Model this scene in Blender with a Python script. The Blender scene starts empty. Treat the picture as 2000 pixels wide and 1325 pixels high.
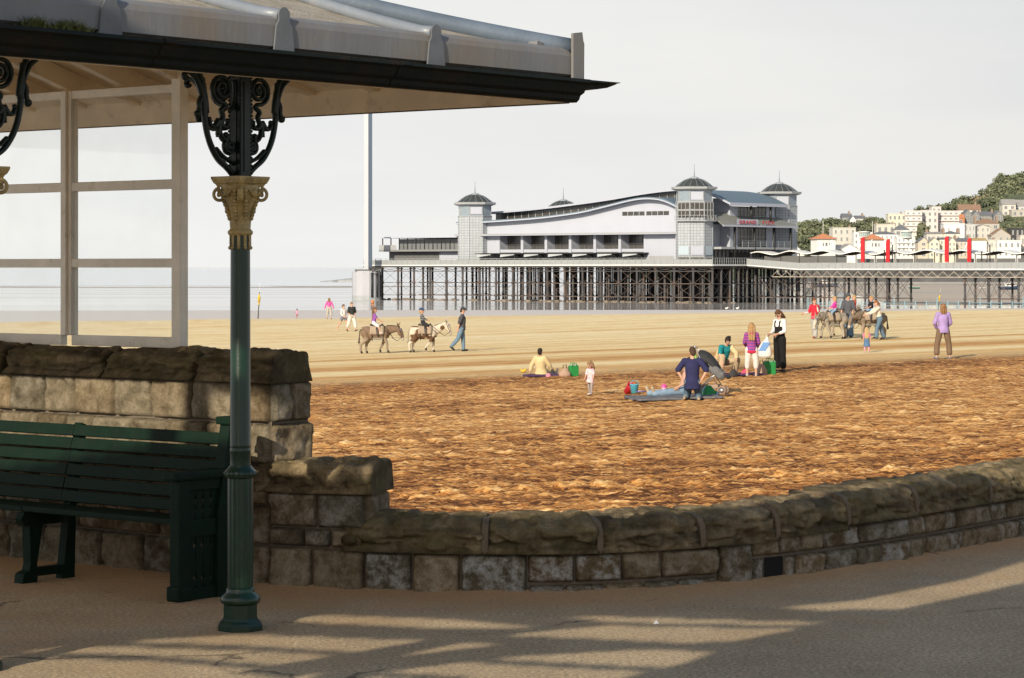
import bpy, bmesh, math, random
import numpy as np
from mathutils import Vector, Matrix
random.seed(7); RNG = np.random.default_rng(7)
SC = bpy.context.scene
COL = SC.collection
R = math.radians
FP = 5000.0; HC = 1.65; HY = 525.0       # focal length in photo pixels, eye height, horizon row
def at(px, py, Y):                        # world point for a photo pixel at depth Y
    return Vector(((px-1000)*Y/FP, Y, HC+(HY-py)*Y/FP))

# ------------------------------------------------------------------ numpy noise
def _hash(ix, iy, iz):
    h = (ix.astype(np.int64)*374761393 + iy.astype(np.int64)*668265263 + iz.astype(np.int64)*1442695041) & 0xffffffff
    h = ((h ^ (h >> 13))*1274126177) & 0xffffffff
    h = (h ^ (h >> 16)) & 0xffffffff
    return h/4294967295.0
def vnoise(x, y, z=0.0):
    x = np.asarray(x, float); y = np.asarray(y, float); z = np.asarray(z, float)+np.zeros_like(x)
    ix, iy, iz = np.floor(x), np.floor(y), np.floor(z)
    fx, fy, fz = x-ix, y-iy, z-iz
    fx, fy, fz = [t*t*(3-2*t) for t in (fx, fy, fz)]
    def h(a, b, c): return _hash(ix+a, iy+b, iz+c)
    x00 = h(0,0,0)*(1-fx)+h(1,0,0)*fx; x10 = h(0,1,0)*(1-fx)+h(1,1,0)*fx
    x01 = h(0,0,1)*(1-fx)+h(1,0,1)*fx; x11 = h(0,1,1)*(1-fx)+h(1,1,1)*fx
    return (x00*(1-fy)+x10*fy)*(1-fz)+(x01*(1-fy)+x11*fy)*fz*1.0
def fbm(x, y, z=0.0, o=4, g=0.5):
    s = 0; a = 1; t = 0
    for i in range(o):
        s = s+a*vnoise(x*2**i+17.3*i, y*2**i-9.1*i, np.asarray(z)*2**i+3.7*i); t += a; a *= g
    return s/t                              # 0..1
def sstep(a, b, x):
    t = np.clip((np.asarray(x, float)-a)/(b-a), 0, 1); return t*t*(3-2*t)

# ------------------------------------------------------------------ materials
MATS = {}
def nt_new(name):
    m = bpy.data.materials.new(name); m.use_nodes = True
    nt = m.node_tree; b = nt.nodes['Principled BSDF']
    return m, nt, b
def mat(name, col, rough=0.6, var=0.12, scale=6.0, bump=0.0, bscale=None, metal=0.0, attr=None, spec=0.5, stretch=(1,1,1), dirt=None, dirt_amt=0.0, dirt_scale=2.0):
    """noise-varied principled material; attr multiplies by a colour attribute; dirt mixes a second colour by noise"""
    if name in MATS: return MATS[name]
    m, nt, b = nt_new(name); N, L = nt.nodes, nt.links
    tc = N.new('ShaderNodeTexCoord'); mp = N.new('ShaderNodeMapping'); mp.inputs['Scale'].default_value = stretch
    L.new(tc.outputs['Object'], mp.inputs['Vector'])
    no = N.new('ShaderNodeTexNoise'); no.inputs['Scale'].default_value = scale; no.inputs['Detail'].default_value = 6; no.inputs['Roughness'].default_value = 0.65
    L.new(mp.outputs['Vector'], no.inputs['Vector'])
    cr = N.new('ShaderNodeValToRGB')
    lo = [max(0, c*(1-var)) for c in col]; hi = [min(1, c*(1+var)) for c in col]
    cr.color_ramp.elements[0].position = 0.3; cr.color_ramp.elements[1].position = 0.7
    cr.color_ramp.elements[0].color = (*lo, 1); cr.color_ramp.elements[1].color = (*hi, 1)
    L.new(no.outputs['Fac'], cr.inputs['Fac']); out = cr.outputs['Color']
    if dirt:
        n2 = N.new('ShaderNodeTexNoise'); n2.inputs['Scale'].default_value = dirt_scale; n2.inputs['Detail'].default_value = 8; n2.inputs['Roughness'].default_value = 0.7
        L.new(tc.outputs['Object'], n2.inputs['Vector'])
        c2 = N.new('ShaderNodeValToRGB'); c2.color_ramp.elements[0].position = 0.62-0.3*dirt_amt; c2.color_ramp.elements[1].position = 0.8-0.25*dirt_amt
        L.new(n2.outputs['Fac'], c2.inputs['Fac'])
        mx = N.new('ShaderNodeMixRGB'); L.new(c2.outputs['Color'], mx.inputs['Fac']); L.new(out, mx.inputs['Color1']); mx.inputs['Color2'].default_value = (*dirt, 1)
        out = mx.outputs['Color']
    if attr:
        at_ = N.new('ShaderNodeAttribute'); at_.attribute_name = attr
        mx = N.new('ShaderNodeMixRGB'); mx.blend_type = 'MULTIPLY'; mx.inputs['Fac'].default_value = 1
        L.new(out, mx.inputs['Color1']); L.new(at_.outputs['Color'], mx.inputs['Color2']); out = mx.outputs['Color']
    L.new(out, b.inputs['Base Color'])
    b.inputs['Roughness'].default_value = rough; b.inputs['Metallic'].default_value = metal
    b.inputs['Specular IOR Level'].default_value = spec
    if bump:
        n3 = N.new('ShaderNodeTexNoise'); n3.inputs['Scale'].default_value = bscale or scale*4; n3.inputs['Detail'].default_value = 6
        L.new(mp.outputs['Vector'], n3.inputs['Vector'])
        bp = N.new('ShaderNodeBump'); bp.inputs['Strength'].default_value = bump; bp.inputs['Distance'].default_value = 0.02
        L.new(n3.outputs['Fac'], bp.inputs['Height']); L.new(bp.outputs['Normal'], b.inputs['Normal'])
    MATS[name] = m; return m
def vcmat(name, rough=0.8, spec=0.3, bump=0.0, bscale=60, var=0.1, scale=20):
    return mat(name, (0.95,0.95,0.95), rough, var, scale, bump, bscale, attr='Col', spec=spec)

# ------------------------------------------------------------------ mesh builder
class MB:
    def __init__(s): s.v = []; s.f = []; s.m = []; s.sm = []
    def add(s, vs, fs, mi=0, sm=False):
        o = len(s.v); s.v.extend([tuple(p) for p in vs])
        for f in fs: s.f.append(tuple(i+o for i in f)); s.m.append(mi); s.sm.append(sm)
        return s
    def box(s, x0, x1, y0, y1, z0, z1, mi=0):
        return s.add([(x0,y0,z0),(x1,y0,z0),(x1,y1,z0),(x0,y1,z0),(x0,y0,z1),(x1,y0,z1),(x1,y1,z1),(x0,y1,z1)],
              [(3,2,1,0),(4,5,6,7),(0,1,5,4),(1,2,6,5),(2,3,7,6),(3,0,4,7)], mi)
    def bevbox(s, x0, x1, y0, y1, z0, z1, b=0.01, mi=0):
        bm = bmesh.new(); bmesh.ops.create_cube(bm, size=1)
        for v in bm.verts:
            v.co = Vector((x0 if v.co.x < 0 else x1, y0 if v.co.y < 0 else y1, z0 if v.co.z < 0 else z1))
        bmesh.ops.bevel(bm, geom=bm.edges[:], offset=b, segments=2, affect='EDGES', profile=0.6)
        bm.verts.ensure_lookup_table()
        s.add([v.co[:] for v in bm.verts], [[v.index for v in f.verts] for f in bm.faces], mi); bm.free(); return s
    def bar(s, p, q, w, h=None, mi=0, up=(0,0,1)):
        p = Vector(p); q = Vector(q); h = h or w; d = (q-p).normalized(); u = Vector(up)
        if abs(d.dot(u)) > 0.98: u = Vector((0,1,0))
        a = d.cross(u).normalized(); b = a.cross(d).normalized()
        vs = [c+a*sx*w/2+b*sy*h/2 for c in (p, q) for sx, sy in ((-1,-1),(1,-1),(1,1),(-1,1))]
        return s.add(vs, [(0,3,2,1),(4,5,6,7),(0,1,5,4),(1,2,6,5),(2,3,7,6),(3,0,4,7)], mi)
    def tube(s, pts, rad, n=8, mi=0, caps=True, sm=True, lat=None):
        """swept tube; rad = number, list of r, or list of (r_side, r_other); lat = fixed side axis"""
        P = [Vector(p) for p in pts]; k = len(P)
        if not isinstance(rad, (list, tuple)): rad = [rad]*k
        vs = []; prev = None
        for i in range(k):
            d = (P[min(i+1, k-1)]-P[max(i-1, 0)])
            d = d.normalized() if d.length > 1e-9 else Vector((0,0,1))
            if lat is not None: a = Vector(lat)
            elif prev is None: a = Vector((0,0,1)) if abs(d.z) < 0.9 else Vector((1,0,0))
            else: a = prev
            a = a-d*a.dot(d)
            if a.length < 1e-4: a = d.orthogonal()
            a.normalize(); prev = a; b = d.cross(a)
            ra, rb = rad[i] if isinstance(rad[i], (tuple, list)) else (rad[i], rad[i])
            for j in range(n):
                t = 2*math.pi*j/n; vs.append(P[i]+a*math.cos(t)*ra+b*math.sin(t)*rb)
        fs = [(i*n+j, i*n+(j+1) % n, (i+1)*n+(j+1) % n, (i+1)*n+j) for i in range(k-1) for j in range(n)]
        s.add(vs, fs, mi, sm)
        if caps:
            o = len(s.v)-k*n
            s.f.append(tuple(o+j for j in range(n-1, -1, -1))); s.m.append(mi); s.sm.append(False)
            s.f.append(tuple(o+(k-1)*n+j for j in range(n))); s.m.append(mi); s.sm.append(False)
        return s
    def capsule(s, p, q, r0, r1, n=12, mi=0):
        p = Vector(p); q = Vector(q); d = q-p
        L_ = d.length; d = d.normalized() if L_ > 1e-6 else Vector((0,0,1))
        pts = []; rr = []
        for t in (-90, -60, -30, 0): pts.append(p+d*r0*math.sin(R(t))); rr.append(max(1e-4, r0*math.cos(R(t))))
        for t in (0, 30, 60, 90): pts.append(q+d*r1*math.sin(R(t))); rr.append(max(1e-4, r1*math.cos(R(t))))
        return s.tube(pts, rr, n, mi)
    def chain(s, pts, rr, n=12, mi=0):
        for i in range(len(pts)-1): s.capsule(pts[i], pts[i+1], rr[i], rr[i+1], n, mi)
        return s
    def ell(s, c, r, mi=0, nu=16, nv=10, mtx=None):
        c = Vector(c); r = r if isinstance(r, (tuple, list)) else (r, r, r); vs = []
        for i in range(nv+1):
            ph = math.pi*i/nv
            for j in range(nu):
                th = 2*math.pi*j/nu
                p = Vector((r[0]*math.sin(ph)*math.cos(th), r[1]*math.sin(ph)*math.sin(th), r[2]*math.cos(ph)))
                if mtx: p = mtx @ p
                vs.append(c+p)
        fs = [(i*nu+j, (i+1)*nu+j, (i+1)*nu+(j+1) % nu, i*nu+(j+1) % nu) for i in range(nv) for j in range(nu)]
        return s.add(vs, fs, mi, True)
    def lathe(s, prof, n=24, c=(0,0,0), mi=0, sm=True, ph=0.0, a0=0.0, a1=2*math.pi):
        full = abs(a1-a0-2*math.pi) < 1e-6; cols = n if full else n+1
        vs = []
        for r, z in prof:
            for j in range(cols):
                t = ph+a0+(a1-a0)*j/n; vs.append((c[0]+r*math.cos(t), c[1]+r*math.sin(t), c[2]+z))
        fs = []
        for i in range(len(prof)-1):
            for j in range(n):
                k = (j+1) % cols; fs.append((i*cols+j, i*cols+k, (i+1)*cols+k, (i+1)*cols+j))
        return s.add(vs, fs, mi, sm)
    def extr(s, poly, axis, t0, t1, mi=0, sm=False):
        """extrude 2D polygon; axis 'x': poly=(y,z), 'y': poly=(x,z), 'z': poly=(x,y)"""
        f = {'x': lambda a, b, t: (t, a, b), 'y': lambda a, b, t: (a, t, b), 'z': lambda a, b, t: (a, b, t)}[axis]
        n = len(poly); vs = [f(a, b, t0) for a, b in poly]+[f(a, b, t1) for a, b in poly]
        fs = [tuple(range(n-1, -1, -1)), tuple(range(n, 2*n))]+[(i, (i+1) % n, n+(i+1) % n, n+i) for i in range(n)]
        return s.add(vs, fs, mi, sm)
    def sheet(s, P, mi=0, sm=True):
        """P: grid [i][j] of points"""
        a = len(P); b = len(P[0]); vs = [p for row in P for p in row]
        return s.add(vs, [(i*b+j, (i+1)*b+j, (i+1)*b+j+1, i*b+j+1) for i in range(a-1) for j in range(b-1)], mi, sm)
    def build(s, name, mats, parent=None, loc=None, recalc=True):
        me = bpy.data.meshes.new(name); me.from_pydata(s.v, [], s.f)
        if not isinstance(mats, (list, tuple)): mats = [mats]
        for m in mats: me.materials.append(m)
        me.polygons.foreach_set('material_index', np.array(s.m, dtype=np.int32))
        me.polygons.foreach_set('use_smooth', np.array(s.sm, dtype=bool))
        if recalc:
            bm = bmesh.new(); bm.from_mesh(me); bmesh.ops.recalc_face_normals(bm, faces=bm.faces[:]); bm.to_mesh(me); bm.free()
        me.update()
        return link(bpy.data.objects.new(name, me), parent, loc)
    def remesh(s, name, mats, voxel=0.012, smooth=3, parent=None, colfn=None, lap=0.5):
        """voxel union of everything in the builder into one continuous surface"""
        me = bpy.data.meshes.new(name+'_src'); me.from_pydata(s.v, [], s.f); me.update()
        bm = bmesh.new(); bm.from_mesh(me); bmesh.ops.remove_doubles(bm, verts=bm.verts[:], dist=1e-4)
        bmesh.ops.recalc_face_normals(bm, faces=bm.faces[:]); bm.to_mesh(me); bm.free()
        tmp = bpy.data.objects.new('tmp', me); COL.objects.link(tmp)
        md = tmp.modifiers.new('r', 'REMESH'); md.mode = 'VOXEL'; md.voxel_size = voxel; md.adaptivity = 0
        if smooth: sm_ = tmp.modifiers.new('s', 'SMOOTH'); sm_.iterations = smooth; sm_.factor = lap
        dg = bpy.context.evaluated_depsgraph_get()
        out = bpy.data.meshes.new_from_object(tmp.evaluated_get(dg)); out.name = name
        bpy.data.objects.remove(tmp); bpy.data.meshes.remove(me)
        out.materials.clear()
        for m in (mats if isinstance(mats, (list, tuple)) else [mats]): out.materials.append(m)
        out.polygons.foreach_set('use_smooth', np.ones(len(out.polygons), bool))
        out.polygons.foreach_set('material_index', np.zeros(len(out.polygons), np.int32))
        if colfn:
            co = np.zeros(len(out.vertices)*3); out.vertices.foreach_get('co', co)
            setcol(out, colfn(co.reshape(-1, 3)))
        return link(bpy.data.objects.new(name, out), parent)
def setcol(me, c, name='Col'):
    a = me.color_attributes.new(name, 'FLOAT_COLOR', 'POINT')
    c = np.asarray(c, np.float32)
    if c.shape[1] == 3: c = np.concatenate([c, np.ones((len(c), 1), np.float32)], 1)
    a.data.foreach_set('color', c.ravel())
def link(o, parent=None, loc=None):
    COL.objects.link(o)
    if parent is not None: o.parent = parent
    if loc is not None: o.location = loc
    return o
def thing(name, label, cat, loc=(0,0,0), rz=0.0, group=None):
    o = bpy.data.objects.new(name, None); link(o); o.location = loc; o.rotation_euler = (0,0,rz); o.empty_display_size = 0.2
    return tag(o, label, cat, group)
def tag(o, label, cat, group=None):
    o['label'] = label; o['category'] = cat
    if group: o['group'] = group
    return o
def struct(o): o['kind'] = 'structure'; return o
def copy_tree(o, parent=None):
    c = o.copy(); COL.objects.link(c)
    if parent is not None: c.parent = parent
    for ch in list(o.children): copy_tree(ch, c)
    return c
def grid_obj(name, X, Y, Z, material, parent=None, attrs=None):
    n, m = X.shape; me = bpy.data.meshes.new(name)
    me.vertices.add(n*m); me.vertices.foreach_set('co', np.stack([X, Y, Z], -1).astype(np.float32).ravel())
    i = np.arange((n-1)*(m-1)); r = i//(m-1); c = i % (m-1); a = r*m+c
    q = np.stack([a, a+1, a+m+1, a+m], -1).astype(np.int32).ravel()
    me.loops.add(len(q)); me.loops.foreach_set('vertex_index', q)
    me.polygons.add(len(i)); me.polygons.foreach_set('loop_start', np.arange(0, len(q), 4, dtype=np.int32))
    me.polygons.foreach_set('use_smooth', np.ones(len(i), bool))
    me.update(calc_edges=True); me.validate()
    me.materials.append(material)
    for k, v in (attrs or {}).items():
        at_ = me.attributes.new(k, 'FLOAT', 'POINT'); at_.data.foreach_set('value', v.astype(np.float32).ravel())
    return link(bpy.data.objects.new(name, me), parent)

# ------------------------------------------------------------------ camera, sky, sun
cam = bpy.data.cameras.new('camera'); co = link(bpy.data.objects.new('camera', cam)); SC.camera = co
co.location = (0,0,HC); co.rotation_euler = (R(90),0,0)
cam.sensor_fit = 'HORIZONTAL'; cam.sensor_width = 36; cam.lens = 36*FP/2000; cam.shift_y = -(662.5-HY)/2000
cam.clip_start = 0.1; cam.clip_end = 60000
SUN_EL = 24.0; SUN_DX, SUN_DY = 0.42, 0.907      # horizontal travel direction of the light
W = bpy.data.worlds.new('World'); SC.world = W; W.use_nodes = True
nt = W.node_tree; N, L = nt.nodes, nt.links
bg = N['Background']; sky = N.new('ShaderNodeTexSky'); sky.sky_type = 'NISHITA'; sky.sun_disc = False
sky.sun_elevation = R(SUN_EL); sky.sun_rotation = math.atan2(-SUN_DX, -SUN_DY)
sky.air_density = 1.2; sky.dust_density = 2.0; sky.ozone_density = 1.0
L.new(sky.outputs['Color'], bg.inputs['Color']); bg.inputs['Strength'].default_value = 0.13
hz = N.new('ShaderNodeBackground'); hz.inputs['Strength'].default_value = 1.0
tc = N.new('ShaderNodeTexCoord'); sx = N.new('ShaderNodeSeparateXYZ'); L.new(tc.outputs['Generated'], sx.inputs['Vector'])
hr = N.new('ShaderNodeValToRGB'); e = hr.color_ramp.elements     # haze colour by height above the horizon
e[0].position = 0.0; e[0].color = (0.88,0.875,0.855,1); e[1].position = 0.13; e[1].color = (0.77,0.785,0.80,1)
m_ = e.new(0.05); m_.color = (0.865,0.86,0.84,1)
L.new(sx.outputs['Z'], hr.inputs['Fac'])
cn = N.new('ShaderNodeTexNoise'); cn.inputs['Scale'].default_value = 3.0; cn.inputs['Detail'].default_value = 5
cm = N.new('ShaderNodeMapping'); cm.inputs['Scale'].default_value = (1,1,5); L.new(tc.outputs['Generated'], cm.inputs['Vector']); L.new(cm.outputs['Vector'], cn.inputs['Vector'])
cr2 = N.new('ShaderNodeValToRGB'); cr2.color_ramp.elements[0].color = (0.925,0.935,0.955,1); cr2.color_ramp.elements[1].color = (1.05,1.04,1.015,1)
cr2.color_ramp.elements[0].position = 0.35; cr2.color_ramp.elements[1].position = 0.65
L.new(cn.outputs['Fac'], cr2.inputs['Fac'])
mu = N.new('ShaderNodeMixRGB'); mu.blend_type = 'MULTIPLY'; mu.inputs['Fac'].default_value = 1
L.new(hr.outputs['Color'], mu.inputs['Color1']); L.new(cr2.outputs['Color'], mu.inputs['Color2'])
xr = N.new('ShaderNodeMapRange'); L.new(sx.outputs['X'], xr.inputs['Value'])       # hazier and brighter toward the sea side
xr.inputs['From Min'].default_value = -0.25; xr.inputs['From Max'].default_value = 0.3; xr.inputs['To Min'].default_value = 1.09; xr.inputs['To Max'].default_value = 0.94
m2 = N.new('ShaderNodeMixRGB'); m2.blend_type = 'MULTIPLY'; m2.inputs['Fac'].default_value = 1
L.new(mu.outputs['Color'], m2.inputs['Color1']); L.new(xr.outputs['Result'], m2.inputs['Color2'])
L.new(m2.outputs['Color'], hz.inputs['Color'])
ml = N.new('ShaderNodeMapRange'); L.new(sx.outputs['Z'], ml.inputs['Value']); ml.inputs['From Min'].default_value = 0.12; ml.inputs['From Max'].default_value = 0.42
mxs = N.new('ShaderNodeMixShader'); L.new(ml.outputs['Result'], mxs.inputs['Fac'])
L.new(hz.outputs['Background'], mxs.inputs[1]); L.new(bg.outputs['Background'], mxs.inputs[2])
L.new(mxs.outputs['Shader'], N['World Output'].inputs['Surface'])
sd = bpy.data.lights.new('sun', 'SUN'); sd.energy = 5.0; sd.angle = R(0.25); sd.color = (1.0,0.89,0.71)
so = link(bpy.data.objects.new('sun', sd)); so.location = (-20,-40,30)
ce = math.cos(R(SUN_EL)); so.rotation_euler = Vector((SUN_DX*ce, SUN_DY*ce, -math.sin(R(SUN_EL)))).to_track_quat('-Z', 'Y').to_euler()
SC.view_settings.view_transform = 'Standard'; SC.view_settings.look = 'None'; SC.view_settings.exposure = 0
SC.cycles.max_bounces = 6; SC.cycles.transparent_max_bounces = 12; SC.cycles.use_denoising = True
SC.cycles.caustics_reflective = False; SC.cycles.caustics_refractive = False

# ------------------------------------------------------------------ beach and ground
EX, EY = 0.937, 0.35                       # direction the raked bands run in
def beach_base(X, Y):
    """smooth height of the sand: tilted plane, then falling gently to the tidal flats"""
    X = np.asarray(X, float); Y = np.asarray(Y, float)
    z = -1.22+0.027*X-0.003*Y
    yb = 188-0.93*X                        # edge of the dry sand
    t = np.clip((Y-yb)/np.maximum(415-yb, 20), 0, 1)
    zb = -1.22+0.027*X-0.003*np.minimum(Y, yb)
    z = np.where(Y > yb, zb*(1-t)+(-5.04)*t, z)
    return np.maximum(z, -5.06)
def on_sand(px, py):
    """world point on the sand seen at a photo pixel"""
    lo, hi = 20.0, 420.0
    for _ in range(50):
        Y = (lo+hi)/2; X = (px-1000)*Y/FP
        dep = FP*(HC-float(beach_base(X, Y)))/Y
        if dep > py-HY: lo = Y
        else: hi = Y
    Y = (lo+hi)/2; X = (px-1000)*Y/FP
    return Vector((X, Y, float(beach_base(X, Y))))
# ================================================================== BEACH
def ramp(N, L, fac, stops):
    r = N.new('ShaderNodeValToRGB'); el = r.color_ramp.elements
    el[0].position, el[0].color = stops[0][0], (*stops[0][1], 1); el[1].position, el[1].color = stops[-1][0], (*stops[-1][1], 1)
    for p, c in stops[1:-1]: k = el.new(p); k.color = (*c, 1)
    L.new(fac, r.inputs['Fac']); return r.outputs['Color']
def mixc(N, L, fac, a, b, mode='MIX'):
    m = N.new('ShaderNodeMixRGB'); m.blend_type = mode
    for s, v in (('Fac', fac), ('Color1', a), ('Color2', b)):
        if isinstance(v, (int, float)): m.inputs[s].default_value = v
        elif isinstance(v, tuple): m.inputs[s].default_value = (*v, 1)
        else: L.new(v, m.inputs[s])
    return m.outputs['Color']
def sand_material():
    m, nt, b = nt_new('beach_sand'); N, L = nt.nodes, nt.links
    def A(n):
        a = N.new('ShaderNodeAttribute'); a.attribute_name = n; return a.outputs['Fac']
    tcc = N.new('ShaderNodeTexCoord'); mpp = N.new('ShaderNodeMapping'); mpp.inputs['Rotation'].default_value = (0,0,-.36); mpp.inputs['Scale'].default_value = (.75,1.9,1.5); L.new(tcc.outputs['Object'], mpp.inputs['Vector'])
    nn = N.new('ShaderNodeTexNoise'); nn.inputs['Scale'].default_value = 11.0; nn.inputs['Detail'].default_value = 9; nn.inputs['Roughness'].default_value = 0.72; L.new(mpp.outputs['Vector'], nn.inputs['Vector'])
    t2 = N.new('ShaderNodeMath'); t2.operation = 'MULTIPLY_ADD'; L.new(nn.outputs['Fac'], t2.inputs[0]); t2.inputs[1].default_value = 2.1; t2.inputs[2].default_value = -1.05
    t3 = N.new('ShaderNodeMath'); t3.operation = 'ADD'; L.new(A('tone'), t3.inputs[0]); L.new(t2.outputs[0], t3.inputs[1])
    mp4 = N.new('ShaderNodeMapping'); mp4.inputs['Rotation'].default_value = (0,0,-.36); mp4.inputs['Scale'].default_value = (1.1,9.0,2); L.new(tcc.outputs['Object'], mp4.inputs['Vector'])
    n4 = N.new('ShaderNodeTexNoise'); n4.inputs['Scale'].default_value = 1.0; n4.inputs['Detail'].default_value = 7; n4.inputs['Roughness'].default_value = 0.7; L.new(mp4.outputs['Vector'], n4.inputs['Vector'])
    t4 = N.new('ShaderNodeMath'); t4.operation = 'MULTIPLY_ADD'; L.new(n4.outputs['Fac'], t4.inputs[0]); t4.inputs[1].default_value = 3.6; t4.inputs[2].default_value = -1.84
    t5 = N.new('ShaderNodeMath'); t5.operation = 'ADD'; L.new(t3.outputs[0], t5.inputs[0]); L.new(t4.outputs[0], t5.inputs[1]); t3 = t5
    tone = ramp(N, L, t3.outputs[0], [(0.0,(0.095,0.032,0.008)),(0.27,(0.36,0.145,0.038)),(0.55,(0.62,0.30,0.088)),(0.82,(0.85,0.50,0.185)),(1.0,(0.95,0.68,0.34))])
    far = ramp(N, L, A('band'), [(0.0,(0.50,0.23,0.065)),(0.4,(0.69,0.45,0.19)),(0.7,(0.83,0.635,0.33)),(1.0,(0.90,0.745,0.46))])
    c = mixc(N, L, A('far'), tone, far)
    tc = N.new('ShaderNodeTexCoord'); n = N.new('ShaderNodeTexNoise'); n.inputs['Scale'].default_value = 3.0; n.inputs['Detail'].default_value = 8; n.inputs['Roughness'].default_value = 0.75
    L.new(tc.outputs['Object'], n.inputs['Vector'])
    c = mixc(N, L, 0.8, c, ramp(N, L, n.outputs['Fac'], [(0.3,(0.72,0.70,0.66)),(0.7,(1.12,1.13,1.15))]), 'MULTIPLY')
    wet = ramp(N, L, n.outputs['Fac'], [(0.3,(0.60,0.525,0.455)),(0.7,(0.72,0.645,0.57))])
    c = mixc(N, L, A('wet'), c, wet)
    L.new(c, b.inputs['Base Color'])
    rr = N.new('ShaderNodeMapRange'); L.new(A('wet'), rr.inputs['Value']); rr.inputs['To Min'].default_value = 0.95; rr.inputs['To Max'].default_value = 0.42
    L.new(rr.outputs['Result'], b.inputs['Roughness']); b.inputs['Specular IOR Level'].default_value = 0.25
    n2 = N.new('ShaderNodeTexNoise'); n2.inputs['Scale'].default_value = 9; n2.inputs['Detail'].default_value = 8; n2.inputs['Roughness'].default_value = 0.7
    L.new(tc.outputs['Object'], n2.inputs['Vector'])
    bp = N.new('ShaderNodeBump'); bp.inputs['Strength'].default_value = 0.6; bp.inputs['Distance'].default_value = 0.03
    bs = N.new('ShaderNodeMath'); bs.operation = 'SUBTRACT'; bs.inputs[0].default_value = 1.0; L.new(A('wet'), bs.inputs[1])
    bm_ = N.new('ShaderNodeMath'); bm_.operation = 'MULTIPLY'; bm_.inputs[1].default_value = 0.55; L.new(bs.outputs[0], bm_.inputs[0]); L.new(bm_.outputs[0], bp.inputs['Strength'])
    L.new(n2.outputs['Fac'], bp.inputs['Height']); L.new(bp.outputs['Normal'], b.inputs['Normal'])
    return m
def build_beach():
    t = np.concatenate([np.arange(-1100,-60,16), np.arange(-60,2064,3.6), np.arange(2064,3200,16)])
    dep = np.concatenate([np.arange(1500,520,-9.0), np.arange(520,250,-1.0), np.arange(250,150,-0.8), np.arange(150,78,-0.8)])
    # rows sit at world distances; columns fan out, so cells stay roughly even along the sight lines
    yy = np.where(dep > 90, 14350/np.maximum(dep-15, 1), 14350/75+(90-dep)*19)
    Yg, T = np.meshgrid(yy, (t-1000)/FP, indexing='ij'); X = T*Yg; Y = Yg
    Z = beach_base(X, Y)
    n = -EY*X+EX*Y; s = EX*X+EY*Y
    wob = 3.0*(fbm(X*0.05, Y*0.05, 3.0, 3)-0.5)
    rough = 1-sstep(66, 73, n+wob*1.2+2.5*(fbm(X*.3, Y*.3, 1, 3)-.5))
    clod = fbm(s*4.6, n*6.2, 0.5, 4, 0.66); clod2 = fbm(X*0.6+9, Y*0.9, 1.5, 3); fine = fbm(X*12, Y*9, 2.5, 3)
    rid = fbm(s*0.22, n*3.8, 5.5, 4, .6)
    # tyre and rake marks
    tracks = np.zeros_like(X)
    for k, (n0, sl, w) in enumerate([(31.2,.03,.35),(34.0,.02,.3),(37.0,.05,.35),(39.5,.0,.3),(43.5,-.03,.4),(48.0,.02,.4),(53.5,.0,.4),(59,.02,.4)]):
        d = n-(n0+sl*s+0.4*np.sin(s*0.13+k)); tr = np.exp(-(d/w)**2)*sstep(-9, -3, s-8*np.sin(k*2.1))*(1-sstep(6,16,s-6*np.cos(k*1.7)))
        tracks += tr*(0.5+0.5*np.sign(np.sin(s*2*math.pi/0.55+k+0.8*fine)))
    lumps = np.clip((clod-0.5)*5.5, -1, 1)
    h = rough*(0.026*lumps+0.012*(clod2-.5)*2+0.10*(rid-.5)+0.03*(fine-.5)*2+0.06*tracks)
    h += (1-rough)*0.012*(fbm(s*0.5, n*2.2, 4.0, 3)-.5)*2
    amp = np.clip((yy[:, None]-20)/8, 0.3, 1)*(1-sstep(150, 190, Y))
    Z = Z+h*amp
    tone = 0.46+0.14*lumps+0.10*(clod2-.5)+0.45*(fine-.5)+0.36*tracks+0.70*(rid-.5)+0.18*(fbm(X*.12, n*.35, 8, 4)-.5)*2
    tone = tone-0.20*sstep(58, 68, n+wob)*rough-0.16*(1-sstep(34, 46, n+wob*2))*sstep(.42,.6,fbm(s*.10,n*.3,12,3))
    lines = fbm(s*0.05, n*0.9, 7.0, 4); l2 = fbm(s*0.02+4, n*2.6, 2.0, 3); l3 = fbm(X*1.2, n*3, 9.0, 3)
    band = 0.66+0.50*(lines-.5)*1.6+0.30*(l2-.5)+0.30*(l3-.5)
    br = np.exp(-((n-80.3-1.2*(lines-.5)-wob*.4)/2.1)**2)*np.clip(0.65+0.9*(l2-.2)-.3*l3, 0, 1.1)
    br2 = np.exp(-((n-88.5-.5*wob)/.9)**2)*sstep(4, 12, s)*.7
    br3 = np.exp(-((n-73.5-wob*.8)/1.6)**2)*sstep(6, 16, s)*.5
    sp = (np.exp(-((n-101)/.8)**2)+np.exp(-((n-121)/.8)**2)*.7+np.exp(-((n-168)/3)**2)*.55)*sstep(.48,.6,fbm(s*.12,n*.4,6,3))*.6
    band = band-0.62*(br+br2+br3)-.35*sp
    band += 0.12*sstep(85, 110, n)
    wetm = sstep(-6, 5, Y-(188-0.93*X)+4*(fbm(X*.1, Y*.05, 2, 3)-.5))
    wetm = np.maximum(wetm, 0)
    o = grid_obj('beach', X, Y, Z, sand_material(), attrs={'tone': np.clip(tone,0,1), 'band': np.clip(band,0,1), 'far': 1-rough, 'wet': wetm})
    return struct(o)
build_beach()

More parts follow.
